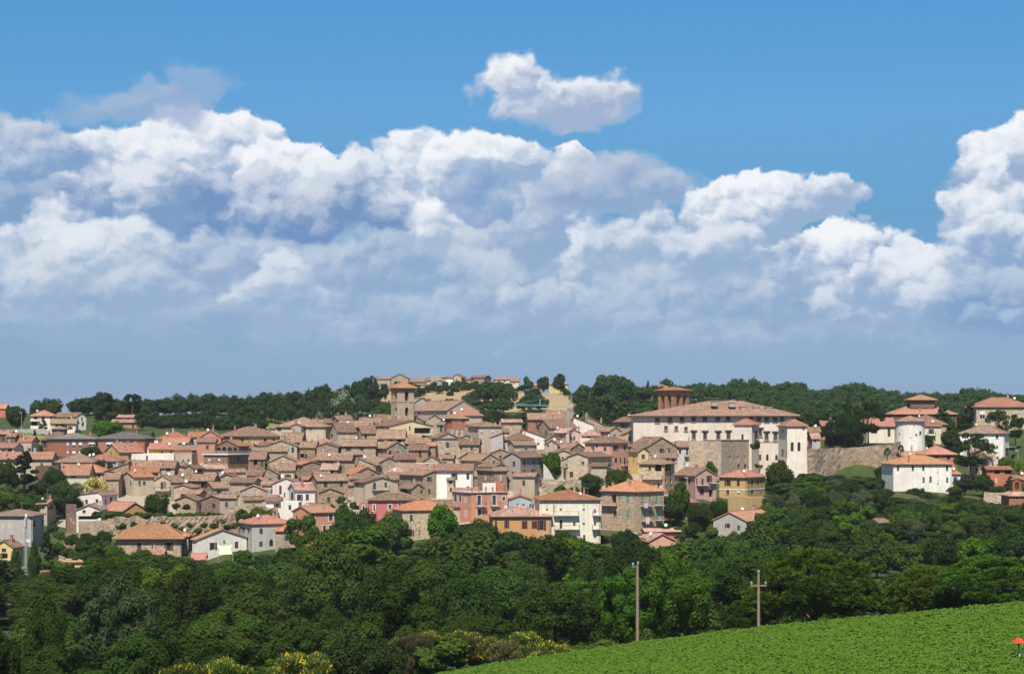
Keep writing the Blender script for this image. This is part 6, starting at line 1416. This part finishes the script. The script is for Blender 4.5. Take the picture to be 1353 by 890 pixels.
# broom shrubs: upright twigs, some flowering
for kind, mk in (('broom', 'broom'), ('dry', 'dry')):
    for i in range(2):
        rs = np.random.RandomState(180+i+(9 if kind == 'dry' else 0)); n = 16000; L_ = lobes_broad(rs, 46, .02, .52, lr=(.09, .17)); ix = rs.randint(0, len(L_), n)
        d = unit(rs.normal(size=(n, 3))+np.array([0, 0, .6])); c = L_[ix, :3]*10+d*(L_[ix, 3]*10*rs.uniform(.5, 1.05, n))[:, None]
        dr = unit(d*.5+np.array([0, 0, 1.0])+rs.normal(size=(n, 3))*.3); V = blades(c, dr, np.full(n, .75), .085, rs)
        m = MB()
        for j in range(6): a = j*1.05; m.tube((0, 0, -.5), (math.cos(a)*2, math.sin(a)*2, 4), .2, .06, 5, caps=False)
        proto(kind, quad_mesh('crown', V, LF[mk]), m.mesh('stem', BARK))
# fan palm
rs = np.random.RandomState(200); V = []
for j in range(60):
    a = rs.uniform(0, 6.283); e = rs.uniform(-.5, 1.2); d = Vector((math.cos(a)*math.cos(e), math.sin(a)*math.cos(e), math.sin(e))); st = Vector((0, 0, 8)); en = st+d*2.2*2
    sd_ = d.orthogonal().normalized(); up_ = d.cross(sd_)
    for f in range(9):
        an = (f-4)*.28; q = (d*math.cos(an)+sd_*math.sin(an)); tip = st+d*2.2+q*2.4+Vector((0, 0, -.5)); b0 = st+d*2.0; w_ = sd_*.12
        V += [b0-w_, b0+w_, tip+w_*.3, tip-w_*.3]
m = MB(); m.tube((0, 0, -.5), (0, 0, 8), .55, .5, 8, caps=False); proto('palm', quad_mesh('crown', np.array([tuple(v) for v in V]), LF['palm']), m.mesh('trunk', BARK))

tree_rnd = random.Random(5)
NTREE = {}
TN = dict(poplarn=('poplar_tree', 'poplar'), poplar=('poplar_tree', 'poplar'), pine=('pine_tree', 'pine'), umbrella=('pine_tree', 'pine'), fir=('conifer_tree', 'conifer'), cypress=('cypress_tree', 'cypress'), olive=('olive_tree', 'olive tree'))
def plant(kind, X, Y, z, hgt, wid, label, group=None, cat='tree', name=None):
    cr, tr = tree_rnd.choice(PROTO[kind]); rz = tree_rnd.uniform(0, 6.28)
    nm, ct = TN.get(kind, ('tree', 'tree')) if cat == 'tree' else (name, cat)
    root = empty(name or nm, (X, Y, z), rz, label, ct if cat == 'tree' else cat, group); root.scale = (wid/10, wid/10, hgt/10)
    link(bpy.data.objects.new('trunk' if cat != 'shrub' else 'stem', tr), root); link(bpy.data.objects.new('crown' if cat != 'shrub' else 'foliage', cr), root)
    NTREE[root['category']] = NTREE.get(root['category'], 0)+1; return root
def T(kind, x, ytop, wpx, Y, label, group=None, cat='tree', name=None, h=None, minh=1.2):
    X = (x-CX)/F*Y; z = tz(X, Y); zt = (HY-ytop)/F*Y
    if h is not None: z = zt-h
    hgt = max(minh, zt-z); plant(kind, X, Y, z, hgt, wpx*Y/F, label, group, cat, name)
G1 = 'trees on the hill'
for a in [('oak',60,523,46,742,'broad round dark tree behind the cream villa'),('wood',22,534,34,705,'bushy tree above the lane to the villa'),('pine',136,519,28,760,'tall flat-topped pine beside the white villa wing'),('pine',175,521,26,770,'umbrella-shaped pine behind the small white farmhouse'),
          ('lime',143,552,46,668,'big bright green tree in front of the small white farmhouse'),('lime',103,566,16,662,'small bright tree between villa and school'),('fir',57,549,12,690,'small dark conifer in front of the cream villa'),('shrub',85,560,10,684,'shrub beside the villa porch'),
          ('oak',120,589,30,592,'dark tree standing before the brick school'),('oak',136,607,30,548,'green tree between red-roofed houses below school'),('fir',32,594,58,512,'large dark fir rising beside the rust-dark flat building'),('dark',70,614,40,505,'dark tree beside the rust-dark building'),
          ('flower',125,627,36,512,'tree covered in creamy yellow blossom'),('dark',86,632,58,490,'very dense dark tree hanging at the cliff edge'),('wood',8,604,34,520,'leafy tree beside the large dark fir'),('wood',12,640,46,488,'leafy tree under the large dark fir'),('wood',45,648,50,482,'green tree below the fir, above the grey mast house'),
          ('oak',208,650,38,486,'round dark bush-like tree on the terrace below the beige house'),('cypress',46,566,8,640,'small dark cypress before the school hall'),('dark',50,585,14,618,'dark clipped tree beside the school hall'),('cypress',202,569,10,640,'slim dark cypress before the blue house'),
          ('silver',449,513,44,800,'large silvery poplar below the ridge'),('far',487,495,32,900,'tall dark tree at the hamlet end of the ridge'),('far',474,503,28,890,'dark ridge tree beside the silvery poplar'),('silver',425,542,30,760,'pale grey-green bush tree under the silvery poplar'),('silver',468,540,34,770,'second pale bushy tree under the silvery poplar'),
          ('wood',503,533,26,800,'light green tree beside the bell tower'),('poplar',514,528,10,790,'slim poplar touching the bell tower'),('wood',595,517,14,930,'small tree behind the church roof'),
          ('lime',729,593,30,500,'bright round tree beside the tall grey house'),('dark',779,624,42,490,'dense dark round tree above the cream apartments'),('oak',817,619,36,494,'dark tree below the large pink house'),('lime',899,634,30,480,'bright tree in front of the pink gabled house'),('oak',885,652,40,474,'leafy tree behind the small round tower'),('oak',925,662,40,474,'dark green tree beside the small round tower'),
          ('oak',950,657,26,478,'dark tree below the ochre house'),('walnut',941,605,16,538,'light shrubby tree at the bastion foot'),('oak',1029,607,40,512,'full green tree in front of the palazzo corner tower'),
          ('dark',1100,552,34,596,'dark tree at the palazzo end of the pine group'),('dark',1122,543,46,592,'dark tree in the middle of the pine group'),('pine',1147,532,46,598,'tallest dark pine above the town wall'),('cypress',1121,515,13,660,'pointed dark cypress behind the pine group'),('pine',1075,541,46,650,'umbrella pine behind the pink house by the palazzo'),
          ('oak',1173,612,40,538,'round dark tree beside the white orange-roofed house'),('fir',1245,534,36,628,'dense conical tree by the dark villa with cupola'),('fir',1283,530,38,606,'golden-green cedar beside the large tan villa'),('pine',1318,543,30,582,'pine in front of the large tan villa'),('pine',1342,548,30,580,'second pine before the large tan villa'),
          ('pine',1283,573,54,530,'tall brownish cedar with bare trunk before white villa'),('lime',1329,601,24,545,'bright bush-like tree below the white three-storey villa'),('lime',1350,606,20,540,'light green tree by the lamp post'),('oak',1258,565,34,598,'green tree between round tower and white villa'),('wood',1225,573,18,590,'small tree at the foot of the round tower'),
          ('oak',1299,626,30,512,'rounded dark tree beside the open shed'),('oak',1340,630,26,505,'dark tree above the brick chapel'),('oak',1318,640,30,506,'spreading dark tree beside the terracotta terrace'),('wood',1262,640,28,512,'leafy tree beside the maroon door'),('oak',1348,640,30,500,'dark crown partly hiding the red-roofed chapel house'),('dark',1275,628,30,515,'dark tree behind the white side wing'),
          ('lime',584,664,46,434,'vivid bright green tree before the tan townhouse'),('walnut',402,678,48,436,'airy walnut tree before the apricot house'),('wood',456,662,44,434,'tall full tree beside the apricot house'),('wood',482,668,46,432,'tall dark tree before the rose wing'),('wood',518,674,56,430,'tall bushy tree before the rose red house'),
          ('lime',155,721,46,425,'yellow-green bushy tree below the tan stone house'),('wood',190,724,50,424,'leafy tree close under the tan stone house'),('lime',322,724,28,432,'small bright tree at the white gable house corner'),('walnut',362,735,24,430,'small light tree beside the pale grey villa'),
          ('poplar',20,722,24,405,'narrow poplar beside the telecom mast'),('poplar',45,713,24,408,'dark poplar close behind the telecom mast'),('fir',62,700,30,432,'dark conifer below the cliff corner tower'),('oak',115,702,24,450,'ivy-dark small tree under the bastion wall'),('oak',137,700,24,452,'shrubby dark tree against the bastion wall'),('wood',635,683,58,426,'broad full tree rising before the orange house'),('wood',742,698,60,424,'broad full tree rising before the cream apartments'),('oak',1000,690,46,440,'dark full tree beside the lone pale grey gabled house'),('dark',826,694,38,430,'dark upright tree in front of the stone and brick townhouse'),
          ('dark',478,826,112,172,'heavy dark holm oak standing beside the broom shrubs'),]:
    T(*a[:5], a[5])
T('umbrella',1075,721,186,217,'wide umbrella pine with visible limbs behind the crossarm pole'); T('umbrella',1232,740,120,213,'umbrella pine leaning into its neighbour at the field edge'); T('umbrella',1310,731,170,208,'wide umbrella pine furthest along the field edge')
T('umbrella',985,790,70,215,'small spreading pine beside the crossarm pole')
T('palm',1172.5,594,12,548,'palm tree by the town wall end',cat='palm tree',name='palm_tree',h=4.2); T('palm',1190,590,11,552,'palm tree close under the round tower',cat='palm tree',name='palm_tree',h=4.0)
T('shrub',998,581,13,543.5,'round bush growing out of the bastion top corner',cat='shrub',name='shrub',h=3.2)
# trees dotted on the ridge by the hamlet
for i, (x, y, w, Y) in enumerate([(570,511,8,985),(613,504,14,985),(628,506,12,985),(655,504,34,960),(640,518,24,940),(668,512,26,950),(698,496,16,975),(718,496,20,975),(740,493,20,975),(749,514,12,960),(772,507,20,950),(706,515,26,930),(800,494,34,900),(818,494,34,900),(806,510,46,870),(835,521,30,880),(838,503,10,950),(855,502,8,930),(884,499,26,960),(905,508,14,960),(540,513,16,960),(600,519,16,950),(525,512,12,985),(548,525,18,930),(760,520,18,900),(690,525,16,880),(622,516,26,900),(640,509,32,905),(657,505,34,905),(672,511,26,900),(630,528,34,860),(660,526,40,860),(700,518,26,880),(714,520,22,880),(650,540,40,800),(690,542,34,790),(720,543,34,790),(745,541,30,790),(768,515,26,880),(775,530,30,850),(798,500,40,860),(820,498,38,860),(810,520,50,830),(785,540,36,800),(556,519,16,940),(580,520,14,940),(566,526,20,880),(580,528,20,880),(594,526,20,885),(606,527,20,880),(616,525,20,880),(550,530,20,860),(572,517,12,960),(604,516,10,970),(530,514,14,975),(588,516,10,970),(644,514,16,960),(498,512,22,900),(508,506,16,930),(480,520,30,860),(495,536,24,840)]):
    T('far', x, y, w, Y, ['dark round tree on the ridge by the hamlet','dense tree dotted along the far wheat slope'][i % 2], 'trees around the ridge hamlet', minh=5.0)
for i in range(17):
    x = 528+i*10.3+tree_rnd.uniform(-3, 3); T('far', x, 560, tree_rnd.uniform(10, 17), 952+tree_rnd.uniform(-8, 8), 'low hedge tree between the hamlet houses and the wheat field', 'hedge trees below the ridge hamlet', minh=tree_rnd.uniform(2.6, 4.6))
# skylines
def skyline(prof, Y, step, w, label, group, jit=4, kind='far'):
    x = prof[0][0]
    while x < prof[-1][0]:
        y = float(np.interp(x, [p[0] for p in prof], [p[1] for p in prof]))
        T(kind, x+tree_rnd.uniform(-3, 3), y+tree_rnd.uniform(-2, jit), w*tree_rnd.uniform(.8, 1.35), Y+tree_rnd.uniform(-20, 20), label, group, minh=4); x += step*tree_rnd.uniform(.8, 1.25)
SKY1 = [(106,524),(130,527),(148,538),(160,537),(185,528),(215,524),(240,520),(262,519),(290,521),(312,522),(345,518),(370,519),(395,514),(415,508),(430,503),(442,500),(465,502)]
SKY2 = [(845,512),(900,510),(918,505),(945,506),(962,506),(975,499),(1008,499),(1018,506),(1045,504),(1060,506),(1078,514),(1100,513),(1112,506),(1130,502),(1146,506),(1160,512),(1185,517),(1215,518),(1250,518),(1272,514),(1285,511),(1302,513),(1325,518),(1365,526)]
# the wooded slopes below the skylines: one mass
def woodland(label, regions, kindmesh='far', hmin=7.0, hmax=13.0, name='woodland'):
    Vs = []; src = []
    for cr, _ in PROTO[kindmesh]:
        a = np.empty(len(cr.vertices)*3, np.float32); cr.vertices.foreach_get('co', a); a = a.reshape(-1, 4, 3)
        src.append(a[::2])
    base = None
    for prof, Y, step, w, jit in regions:
        x = prof[0][0]
        while x < prof[-1][0]:
            y = float(np.interp(x, [p[0] for p in prof], [p[1] for p in prof]))+tree_rnd.uniform(-2, jit); yy = Y+tree_rnd.uniform(-22, 22)
            X = (x-CX)/F*yy; z = tz(X, yy); hg = min(max(hmin, (HY-y)/F*yy-z), hmax); wd = w*tree_rnd.uniform(.8, 1.3)*yy/F
            q = tree_rnd.choice(src).reshape(-1, 3); a = tree_rnd.uniform(0, 6.28); c, s = math.cos(a), math.sin(a)
            R = np.array([[c, -s, 0], [s, c, 0], [0, 0, 1]]); v = (q @ R.T)*np.array([wd/10, wd/10, hg/10])+np.array([X, yy, z]); Vs.append(v); x += step*tree_rnd.uniform(.75, 1.3)
    V = np.concatenate(Vs); o = link(bpy.data.objects.new(name, quad_mesh(name, V, LF['far' if kindmesh == 'far' else 'wood']))); tag(o, label, name, kind='stuff')
rp = [(840,520),(900,520),(960,516),(1010,512),(1060,518),(1110,522),(1140,516),(1180,525),(1250,527),(1290,522),(1365,532)]
woodland('dense oak woodland covering the slope behind the palazzo', [(SKY2, 985, 9, 17, 5), (SKY2, 975, 17, 24, 3)]+[([(x, y+d) for x, y in rp], Y, st, w, 5) for d, Y, st, w in ((0, 950, 10, 18), (8, 915, 11, 19), (17, 880, 12, 20), (26, 840, 13, 22), (34, 800, 14, 24), (42, 750, 15, 26), (48, 710, 16, 26))])
lp = [(100,540),(150,545),(200,536),(250,530),(300,532),(345,530),(400,524),(440,514),(470,514)]
woodland('wooded slope of dark oaks and bushes behind the old town', [(SKY1, 800, 10, 20, 4), (SKY1, 808, 18, 26, 2)]+[([(x, y+d) for x, y in lp], Y, st, w, 5) for d, Y, st, w in ((0, 785, 13, 22), (9, 765, 14, 22))]+[([(186,552),(250,548),(320,548),(346,554)], 740, 14, 22, 5), ([(186,561),(250,558),(300,560),(340,564)], 710, 16, 24, 5), ([(440,528),(490,528),(520,530)], 830, 14, 22, 5), ([(430,550),(500,548),(520,548)], 720, 15, 24, 5), ([(636,540),(700,547),(760,550),(850,548)], 740, 14, 22, 6), ([(640,552),(740,558),(840,562)], 700, 15, 22, 4), ([(838,535),(870,540)], 840, 12, 20, 4), ([(770,532),(800,534),(850,534)], 860, 14, 26, 6), ([(1190,575),(1260,580),(1353,575)], 655, 16, 26, 6), ([(1060,560),(1110,565),(1180,570)], 665, 16, 26, 6)])

woodland('belt of trees carrying on beside the town slopes', [([(xa, 900), (xb, 900)], Y, 5200/Y*st, 9*F/Y, 3) for xa, xb in ((1372, 1560), (-200, -12)) for Y, st in ((300, 4.2), (340, 4.2), (385, 4.4), (430, 4.6), (480, 5), (530, 5), (585, 5.5), (640, 5.5), (700, 6), (770, 6), (850, 6))])
# ---- the wood filling the valley
canopy = [(-40,735),(0,735),(20,742),(60,755),(100,744),(130,737),(160,726),(215,730),(245,738),(262,750),(300,745),(320,735),(345,742),(370,735),(385,718),(410,718),(437,690),(475,692),(530,692),(552,735),(565,712),(600,702),(615,686),(640,684),(655,700),(680,705),(700,710),(715,703),(740,699),(760,707),(775,705),(790,717),(820,714),(840,708),(860,716),(880,722),(905,706),(930,707),(950,706),(965,704),(985,710),(1000,672),(1012,650),(1045,645),(1060,640),(1085,637),(1110,635),(1140,641),(1165,648),(1185,656),(1230,660),(1262,664),(1290,656),(1310,662),(1330,668),(1365,680)]
cxs = [p[0] for p in canopy]; cys = [p[1] for p in canopy]
PLACES = [(60,'below the telecom mast'),(150,'below the cliff wall'),(260,'below the tan stone house'),(350,'below the plain white gable house'),(440,'below the apricot house'),(540,'below the rose red house'),(650,'below the salmon apartment house'),(740,'below the orange house'),(840,'below the cream apartment block'),(930,'below the stone and brick townhouse'),(1040,'below the lone pale grey gabled house'),(1150,'below the palazzo corner tower'),(1260,'below the white orange-roofed house'),(9999,'below the brick chapel')]
def place(x): return next(t for lim, t in PLACES if x < lim)
KL = dict(wood='leafy mid-green tree in the valley wood', oak='dark round-crowned tree in the valley wood', poplar='tall narrow tree in the valley wood', walnut='light green airy tree in the valley wood', lime='yellow-green tree in the valley wood', olive='grey-green olive tree on the slope', silver='pale silvery tree in the valley wood', shrub='green bush')
row = 0
for Y, wmin, wmax, hmin, hmax in [(428,8,14,7,12),(406,9,16,8,14),(383,11,17,9,16),(356,11,18,9,16),(327,11,18,9,17),(298,11,18,9,17),(270,10,17,9,16),(244,9,15,8,13),(222,8,13,7,11),(202,7,12,6,10),(183,7,11,5,9)]:
    x = -50.0+tree_rnd.uniform(0, 30)
    while x < 1060:
        wid = tree_rnd.uniform(wmin, wmax); wpx = wid*F/Y; X = (x-CX)/F*Y
        if Y < 262 and X > (-16 if Y < 200 else -6 if Y < 210 else 22 if Y < 222 else 50): break
        z = tz(X, Y); hg = tree_rnd.uniform(hmin, hmax); lim = (HY-np.interp(x, cxs, cys)-tree_rnd.uniform(0, 9))/F*Y-z
        if tree_rnd.random() < .25: hg *= 1.25; wid *= .85
        elif tree_rnd.random() < .2: hg *= .75
        hg = min(hg, lim)
        if hg > 3.0:
            k = tree_rnd.choices(['wood', 'oak', 'poplar', 'walnut', 'lime', 'silver'], [6, 2.2, 1.4, .9, .5, .3])[0]
            if not (Y < 190 and abs(x-478) < 60): plant(k+('n' if Y < 345 else ''), X, Y+tree_rnd.uniform(-7, 7), z, hg, wid, ('tall ' if hg > 11.5 and k != 'poplar' else 'low ' if hg < 7 else '')+KL[k].replace('in the valley wood', 'at the wood edge' if Y > 390 else 'deep in the wood' if Y > 270 else 'by the field')+', '+place(x), 'trees of the valley wood')
        x += wpx*tree_rnd.uniform(.68, .95)
woodland('tangled undergrowth filling the gaps of the valley wood', [([(-40, 900), (1050 if Y > 250 else 560, 900)], Y, 5.0*F/Y, 6.5*F/Y, 3) for Y in (436, 418, 398, 376, 352, 326, 300, 274, 248, 226, 206)]+[([(1000, 900), (1365, 900)], Y, 5.0*F/Y, 6.5*F/Y, 3) for Y in (495, 470, 440, 410, 380, 350, 318, 286, 256)], 'wood', 1.6, 2.2, 'undergrowth')
# olive and scrub slope on the right
for Y, wmin, wmax, hmin, hmax in [(538,5,7,3.5,5.5),(527,5,8,4,6.5),(514,6,9,4.5,7),(500,6,9,5,8),(487,6,9,5,8),(474,5,8,4,7),(448,6,8,5,8),(420,6,9,5,8),(392,7,10,6,9),(362,7,10,7,10),(332,7,10,7,10),(302,7,10,7,10),(270,7,10,7,10),(244,6,9,6,8)]:
    x = (1012 if Y > 420 else 1000)+tree_rnd.uniform(0, 20)
    while x < 1372:
        wid = tree_rnd.uniform(wmin, wmax); wpx = wid*F/Y; X = (x-CX)/F*Y; z = tz(X, Y)
        lim = (HY-np.interp(x, cxs, cys)-tree_rnd.uniform(-2, 4))/F*Y-z; hg = min(tree_rnd.uniform(hmin, hmax), max(lim, 3.4 if x < 1170 or Y < 500 else 0))
        if hg > 1.6 and not (1168 < x < 1272 and Y > 509) and not (1092 < x < 1160 and Y > 533):
            up = Y > 440 and x > 1230 or Y > 480 or (Y > 400 and x < 1130)
            k = tree_rnd.choices(['olive', 'oak', 'wood', 'walnut'], [2.2 if up else .3, 2.5, 4, 1.5])[0]
            sm = k != 'olive' and hg < 5.2
            plant(k+('n' if Y < 345 and k != 'olive' else ''), X, Y+tree_rnd.uniform(-6, 6), z, hg, wid, (KL[k].replace('tree', 'bush').replace('in the valley wood', 'on the scrub slope') if sm else KL[k] if k == 'olive' else KL[k].replace('in the valley wood', 'on the wooded slope'))+', '+place(x), 'bushes of the slope under the palazzo' if sm else 'trees of the slope under the palazzo', 'shrub' if sm else 'tree', 'shrub' if sm else None)
        x += wpx*tree_rnd.uniform(.5, .78)
# bushes: vines on the terrace, cliff shrubs, edge of the town
for i in range(13):
    x = 128+i*13.5; T('shrub', x, 675.5+tree_rnd.uniform(-1, 1.5), 17, 467+tree_rnd.uniform(-1, 1), 'trained green vine in the row above the rock wall', 'vine row on the terrace', 'vine', 'vine', h=2.2)
for x, y, w, Y in [(160,690,14,456),(178,688,12,456),(196,690,12,455),(213,688,12,455),(230,690,12,455),(196,704,14,453),(228,706,14,453),(258,706,16,453),(290,702,16,455),(300,706,14,455),(270,690,10,456),(240,695,12,455),(205,700,12,455),(222,694,9,455),(250,690,10,455),(262,697,12,455),(283,690,14,456),(292,686,12,457),(300,692,12,457),(322,671,22,462),(340,669,26,462),(356,673,18,462),(186,692,12,455),(240,703,14,454),(275,700,10,455),(310,690,12,458),(170,700,14,456)]:
    T('shrub', x, y, w, Y, 'ragged shrub rooted in the crumbling rock wall', 'shrubs on the rock wall', 'shrub', 'shrub', h=w*.8*Y/F)
for x, y, w, Y, lb in [(233,664,12,470,'small green bush beside the narrow pale stone gable'),(246,665,12,470,'second small bush beside the narrow pale stone gable'),(745,640,26,484,'creeper hanging on the stone retaining wall'),(735,646,18,483,'low creeper on the stone retaining wall'),(760,642,16,484,'leafy creeper at the retaining wall end'),(450,655,14,478,'shrub on the steps beside the cream-grey gable house'),(470,662,16,476,'shrub above the rose wing'),(232,622,20,540,'clipped hedge beside khaki battlements'),(1112,632,22,535,'bush on the grass below town wall'),(1150,638,22,533,'bright bush beside the dark car'),(1212,645,20,522,'rounded bush before the white house'),(1232,652,26,517,'dark bush covering the white house foot'),(1262,655,20,515,'bush by the maroon door'),(975,625,14,535,'creeper clinging to the bastion wall foot'),(1000,612,8,546,'ivy column on bastion corner'),(555,573,12,600,'potted greenery on the yellow cream terrace'),(540,571,10,600,'potted shrub on the yellow cream terrace')]:
    T('shrub', x, y, w, Y, lb, None, 'shrub', 'shrub', h=max(1.2, w*.8*Y/F))
for x, y, w, Y in [(95,705,22,448),(108,712,24,445),(120,716,26,443),(135,712,24,444),(148,718,22,440),(90,722,26,438),(105,728,30,434),(75,716,24,440),(125,730,28,432),(66,735,26,425),(82,740,30,424),(8,748,30,408),(70,690,18,462),(78,700,18,458),(265,738,26,432),(285,742,26,430),(300,738,22,430),(340,736,24,434),(352,742,24,430),(378,722,24,438),(250,742,24,432),(425,712,26,436),(540,712,26,438),(622,700,28,446),(634,706,28,440),(878,690,26,452),(895,694,30,450),(915,688,30,455),(935,694,28,452),(870,700,22,450),(998,676,28,470),(1012,662,28,480),(1030,668,30,476),(970,700,30,440),(1008,690,34,452),(1035,690,30,450)]:
    T(tree_rnd.choice(['wood', 'oak', 'shrub', 'walnut']), x, y, w, Y, 'rounded thicket bush between the lower houses and the wood', 'thicket at the foot of the town', 'shrub', 'shrub', h=max(2.5, w*.9*Y/F))
x = 235.0
while x < 1000:
    y = float(np.interp(x, cxs, cys)); w = tree_rnd.uniform(20, 32)
    T(tree_rnd.choice(['wood', 'wood', 'oak', 'shrub']), x, y+tree_rnd.uniform(1, 8), w, 437, 'leafy thicket bush screening the foot of the lowest houses', 'thicket below the lowest houses', 'shrub', 'shrub', h=tree_rnd.uniform(4, 6)); x += tree_rnd.uniform(15, 24)
for x, y, w, Y in [(1178,652,16,514),(1190,650,18,513),(1201,645,20,514),(1213,643,22,514),(1224,648,22,512),(1237,651,20,512),(1250,654,20,511),(1262,652,20,510),(1272,654,18,509),(1283,656,22,505),(1296,658,20,503),(1170,646,18,520),(1160,642,20,526),(1310,662,22,495),(1322,664,22,492),(1338,668,22,488),(1350,672,20,486)]:
    T(tree_rnd.choice(['wood', 'oak', 'shrub']), x, y, w, Y, 'dense bush at the foot of the white house terrace', 'bushes at the foot of the white house', 'shrub', 'shrub', h=tree_rnd.uniform(3.2, 4.6))
# broom thicket in front
for i, (k, x, y, w, Y) in enumerate([('broom',397,858,84,150),('broom',240,874,70,150),('broom',300,868,70,152),('dry',545,838,60,196),('shrub',585,836,70,193),('dry',612,838,50,197),('broom',570,832,50,199),('broom',535,840,50,199),('broom',635,836,54,198),('broom',605,834,60,202),('broom',650,842,60,199),('broom',690,832,52,205),('broom',722,846,54,197),('dry',668,846,50,196),('broom',745,850,40,197),('dry',520,858,60,186),('broom',560,850,50,205),('shrub',640,850,50,203),('shrub',705,842,46,208),('shrub',770,848,46,204),('shrub',800,842,50,206)]):
    T(k, x, y, w, Y, {'broom':'broom shrub with yellow flowers at the field edge','dry':'dry brownish broom shrub at the field edge','shrub':'low green bush between field edge and wood'}[k], {'broom':'flowering broom','dry':'dry broom','shrub':'bushes at the field edge'}[k], 'shrub', {'broom':'broom_shrub','dry':'broom_shrub','shrub':'shrub'}[k], h=w*.8*Y/F)

# ------------------------------------------------------------------ the crop field
def soil_mat():
    m = NT('field soil'); tc = m.n('ShaderNodeTexCoord'); v = tc.outputs['Object']; m.col(m.mix(m.rng(m.noise(v, 1.5, 5), .3, .7), (.05, .07, .02, 1), (.10, .085, .04, 1))); return m.mat
inf = lambda x, y: (x > -11) & (y < field_edge(x)) & (y > 60) & (x < 110)
fm_ = grid_mesh('field', np.arange(-12, 112, 3), np.arange(60, 200, 3), .01, inf)
# a sheet just above the terrain sheet
fo = link(bpy.data.objects.new('field', fm_)); fm_.materials.append(soil_mat()); tag(fo, 'tilled soil under the green crop', 'field', kind='structure')
rs = np.random.RandomState(300); n = 1000000
from mathutils import noise as mn
# plants stand in clumps: snap most leaves to plant centres, taller where the crop is lush
pn = 80000; pc = np.stack([rs.uniform(-14, 70, pn), rs.uniform(105, 198, pn)], 1); pt = rs.uniform(.82, 1.18, pn)
pi_ = rs.randint(0, pn, n); Xr_ = pc[pi_, 0]+rs.normal(0, .17, n); Yr_ = pc[pi_, 1]+rs.normal(0, .17, n); ph_ = pt[pi_]
k = inf(Xr_, Yr_) & (np.abs(Xr_/Yr_) < .292) & ((-(FA+FB*Xr_+FC*Yr_)/Yr_)*F < 345); px_, py_, ph_ = Xr_[k], Yr_[k], ph_[k]
lush = .5+.28*np.sin(px_*.35+1.2*np.sin(py_*.11))*np.sin(py_*.23+.6)+.16*np.sin(px_*1.1+py_*.7)
top = (.46+.14*np.clip(lush, 0, 1))*ph_
zz = FA+FB*px_+FC*py_+top*rs.uniform(.35, 1.0, len(px_))**.4
nr = unit(np.stack([rs.normal(0, .38, len(px_)), rs.normal(-.2, .38, len(px_)), np.ones(len(px_))], 1))
cv = cards(np.stack([px_, py_, zz], 1), nr, .17*rs.uniform(.5, 1.4, len(px_)), .8, rs)
co = link(bpy.data.objects.new('crop', quad_mesh('crop', cv, LF['crop']))); tag(co, 'dense leafy green crop covering the foreground field', 'crop', kind='stuff')
print('TREES', NTREE, 'crop', len(cv)//4, 'objects', len(bpy.data.objects))

# ------------------------------------------------------------------ summer haze
hm = MB(); hm.box(-9200, 9200, -1600, 9200, -75, 62)
hmat = bpy.data.materials.new('haze'); hmat.use_nodes = True; hnt = hmat.node_tree; hnt.nodes.remove(hnt.nodes['Principled BSDF'])
pv = hnt.nodes.new('ShaderNodeVolumePrincipled'); pv.inputs['Density'].default_value = 0.00005; pv.inputs['Color'].default_value = (.80, .89, 1, 1); pv.inputs['Anisotropy'].default_value = 0.0
hnt.links.new(pv.outputs[0], hnt.nodes['Material Output'].inputs['Volume'])
tag(hm.build('haze', hmat), 'thin summer haze over the valley', 'haze', kind='stuff')
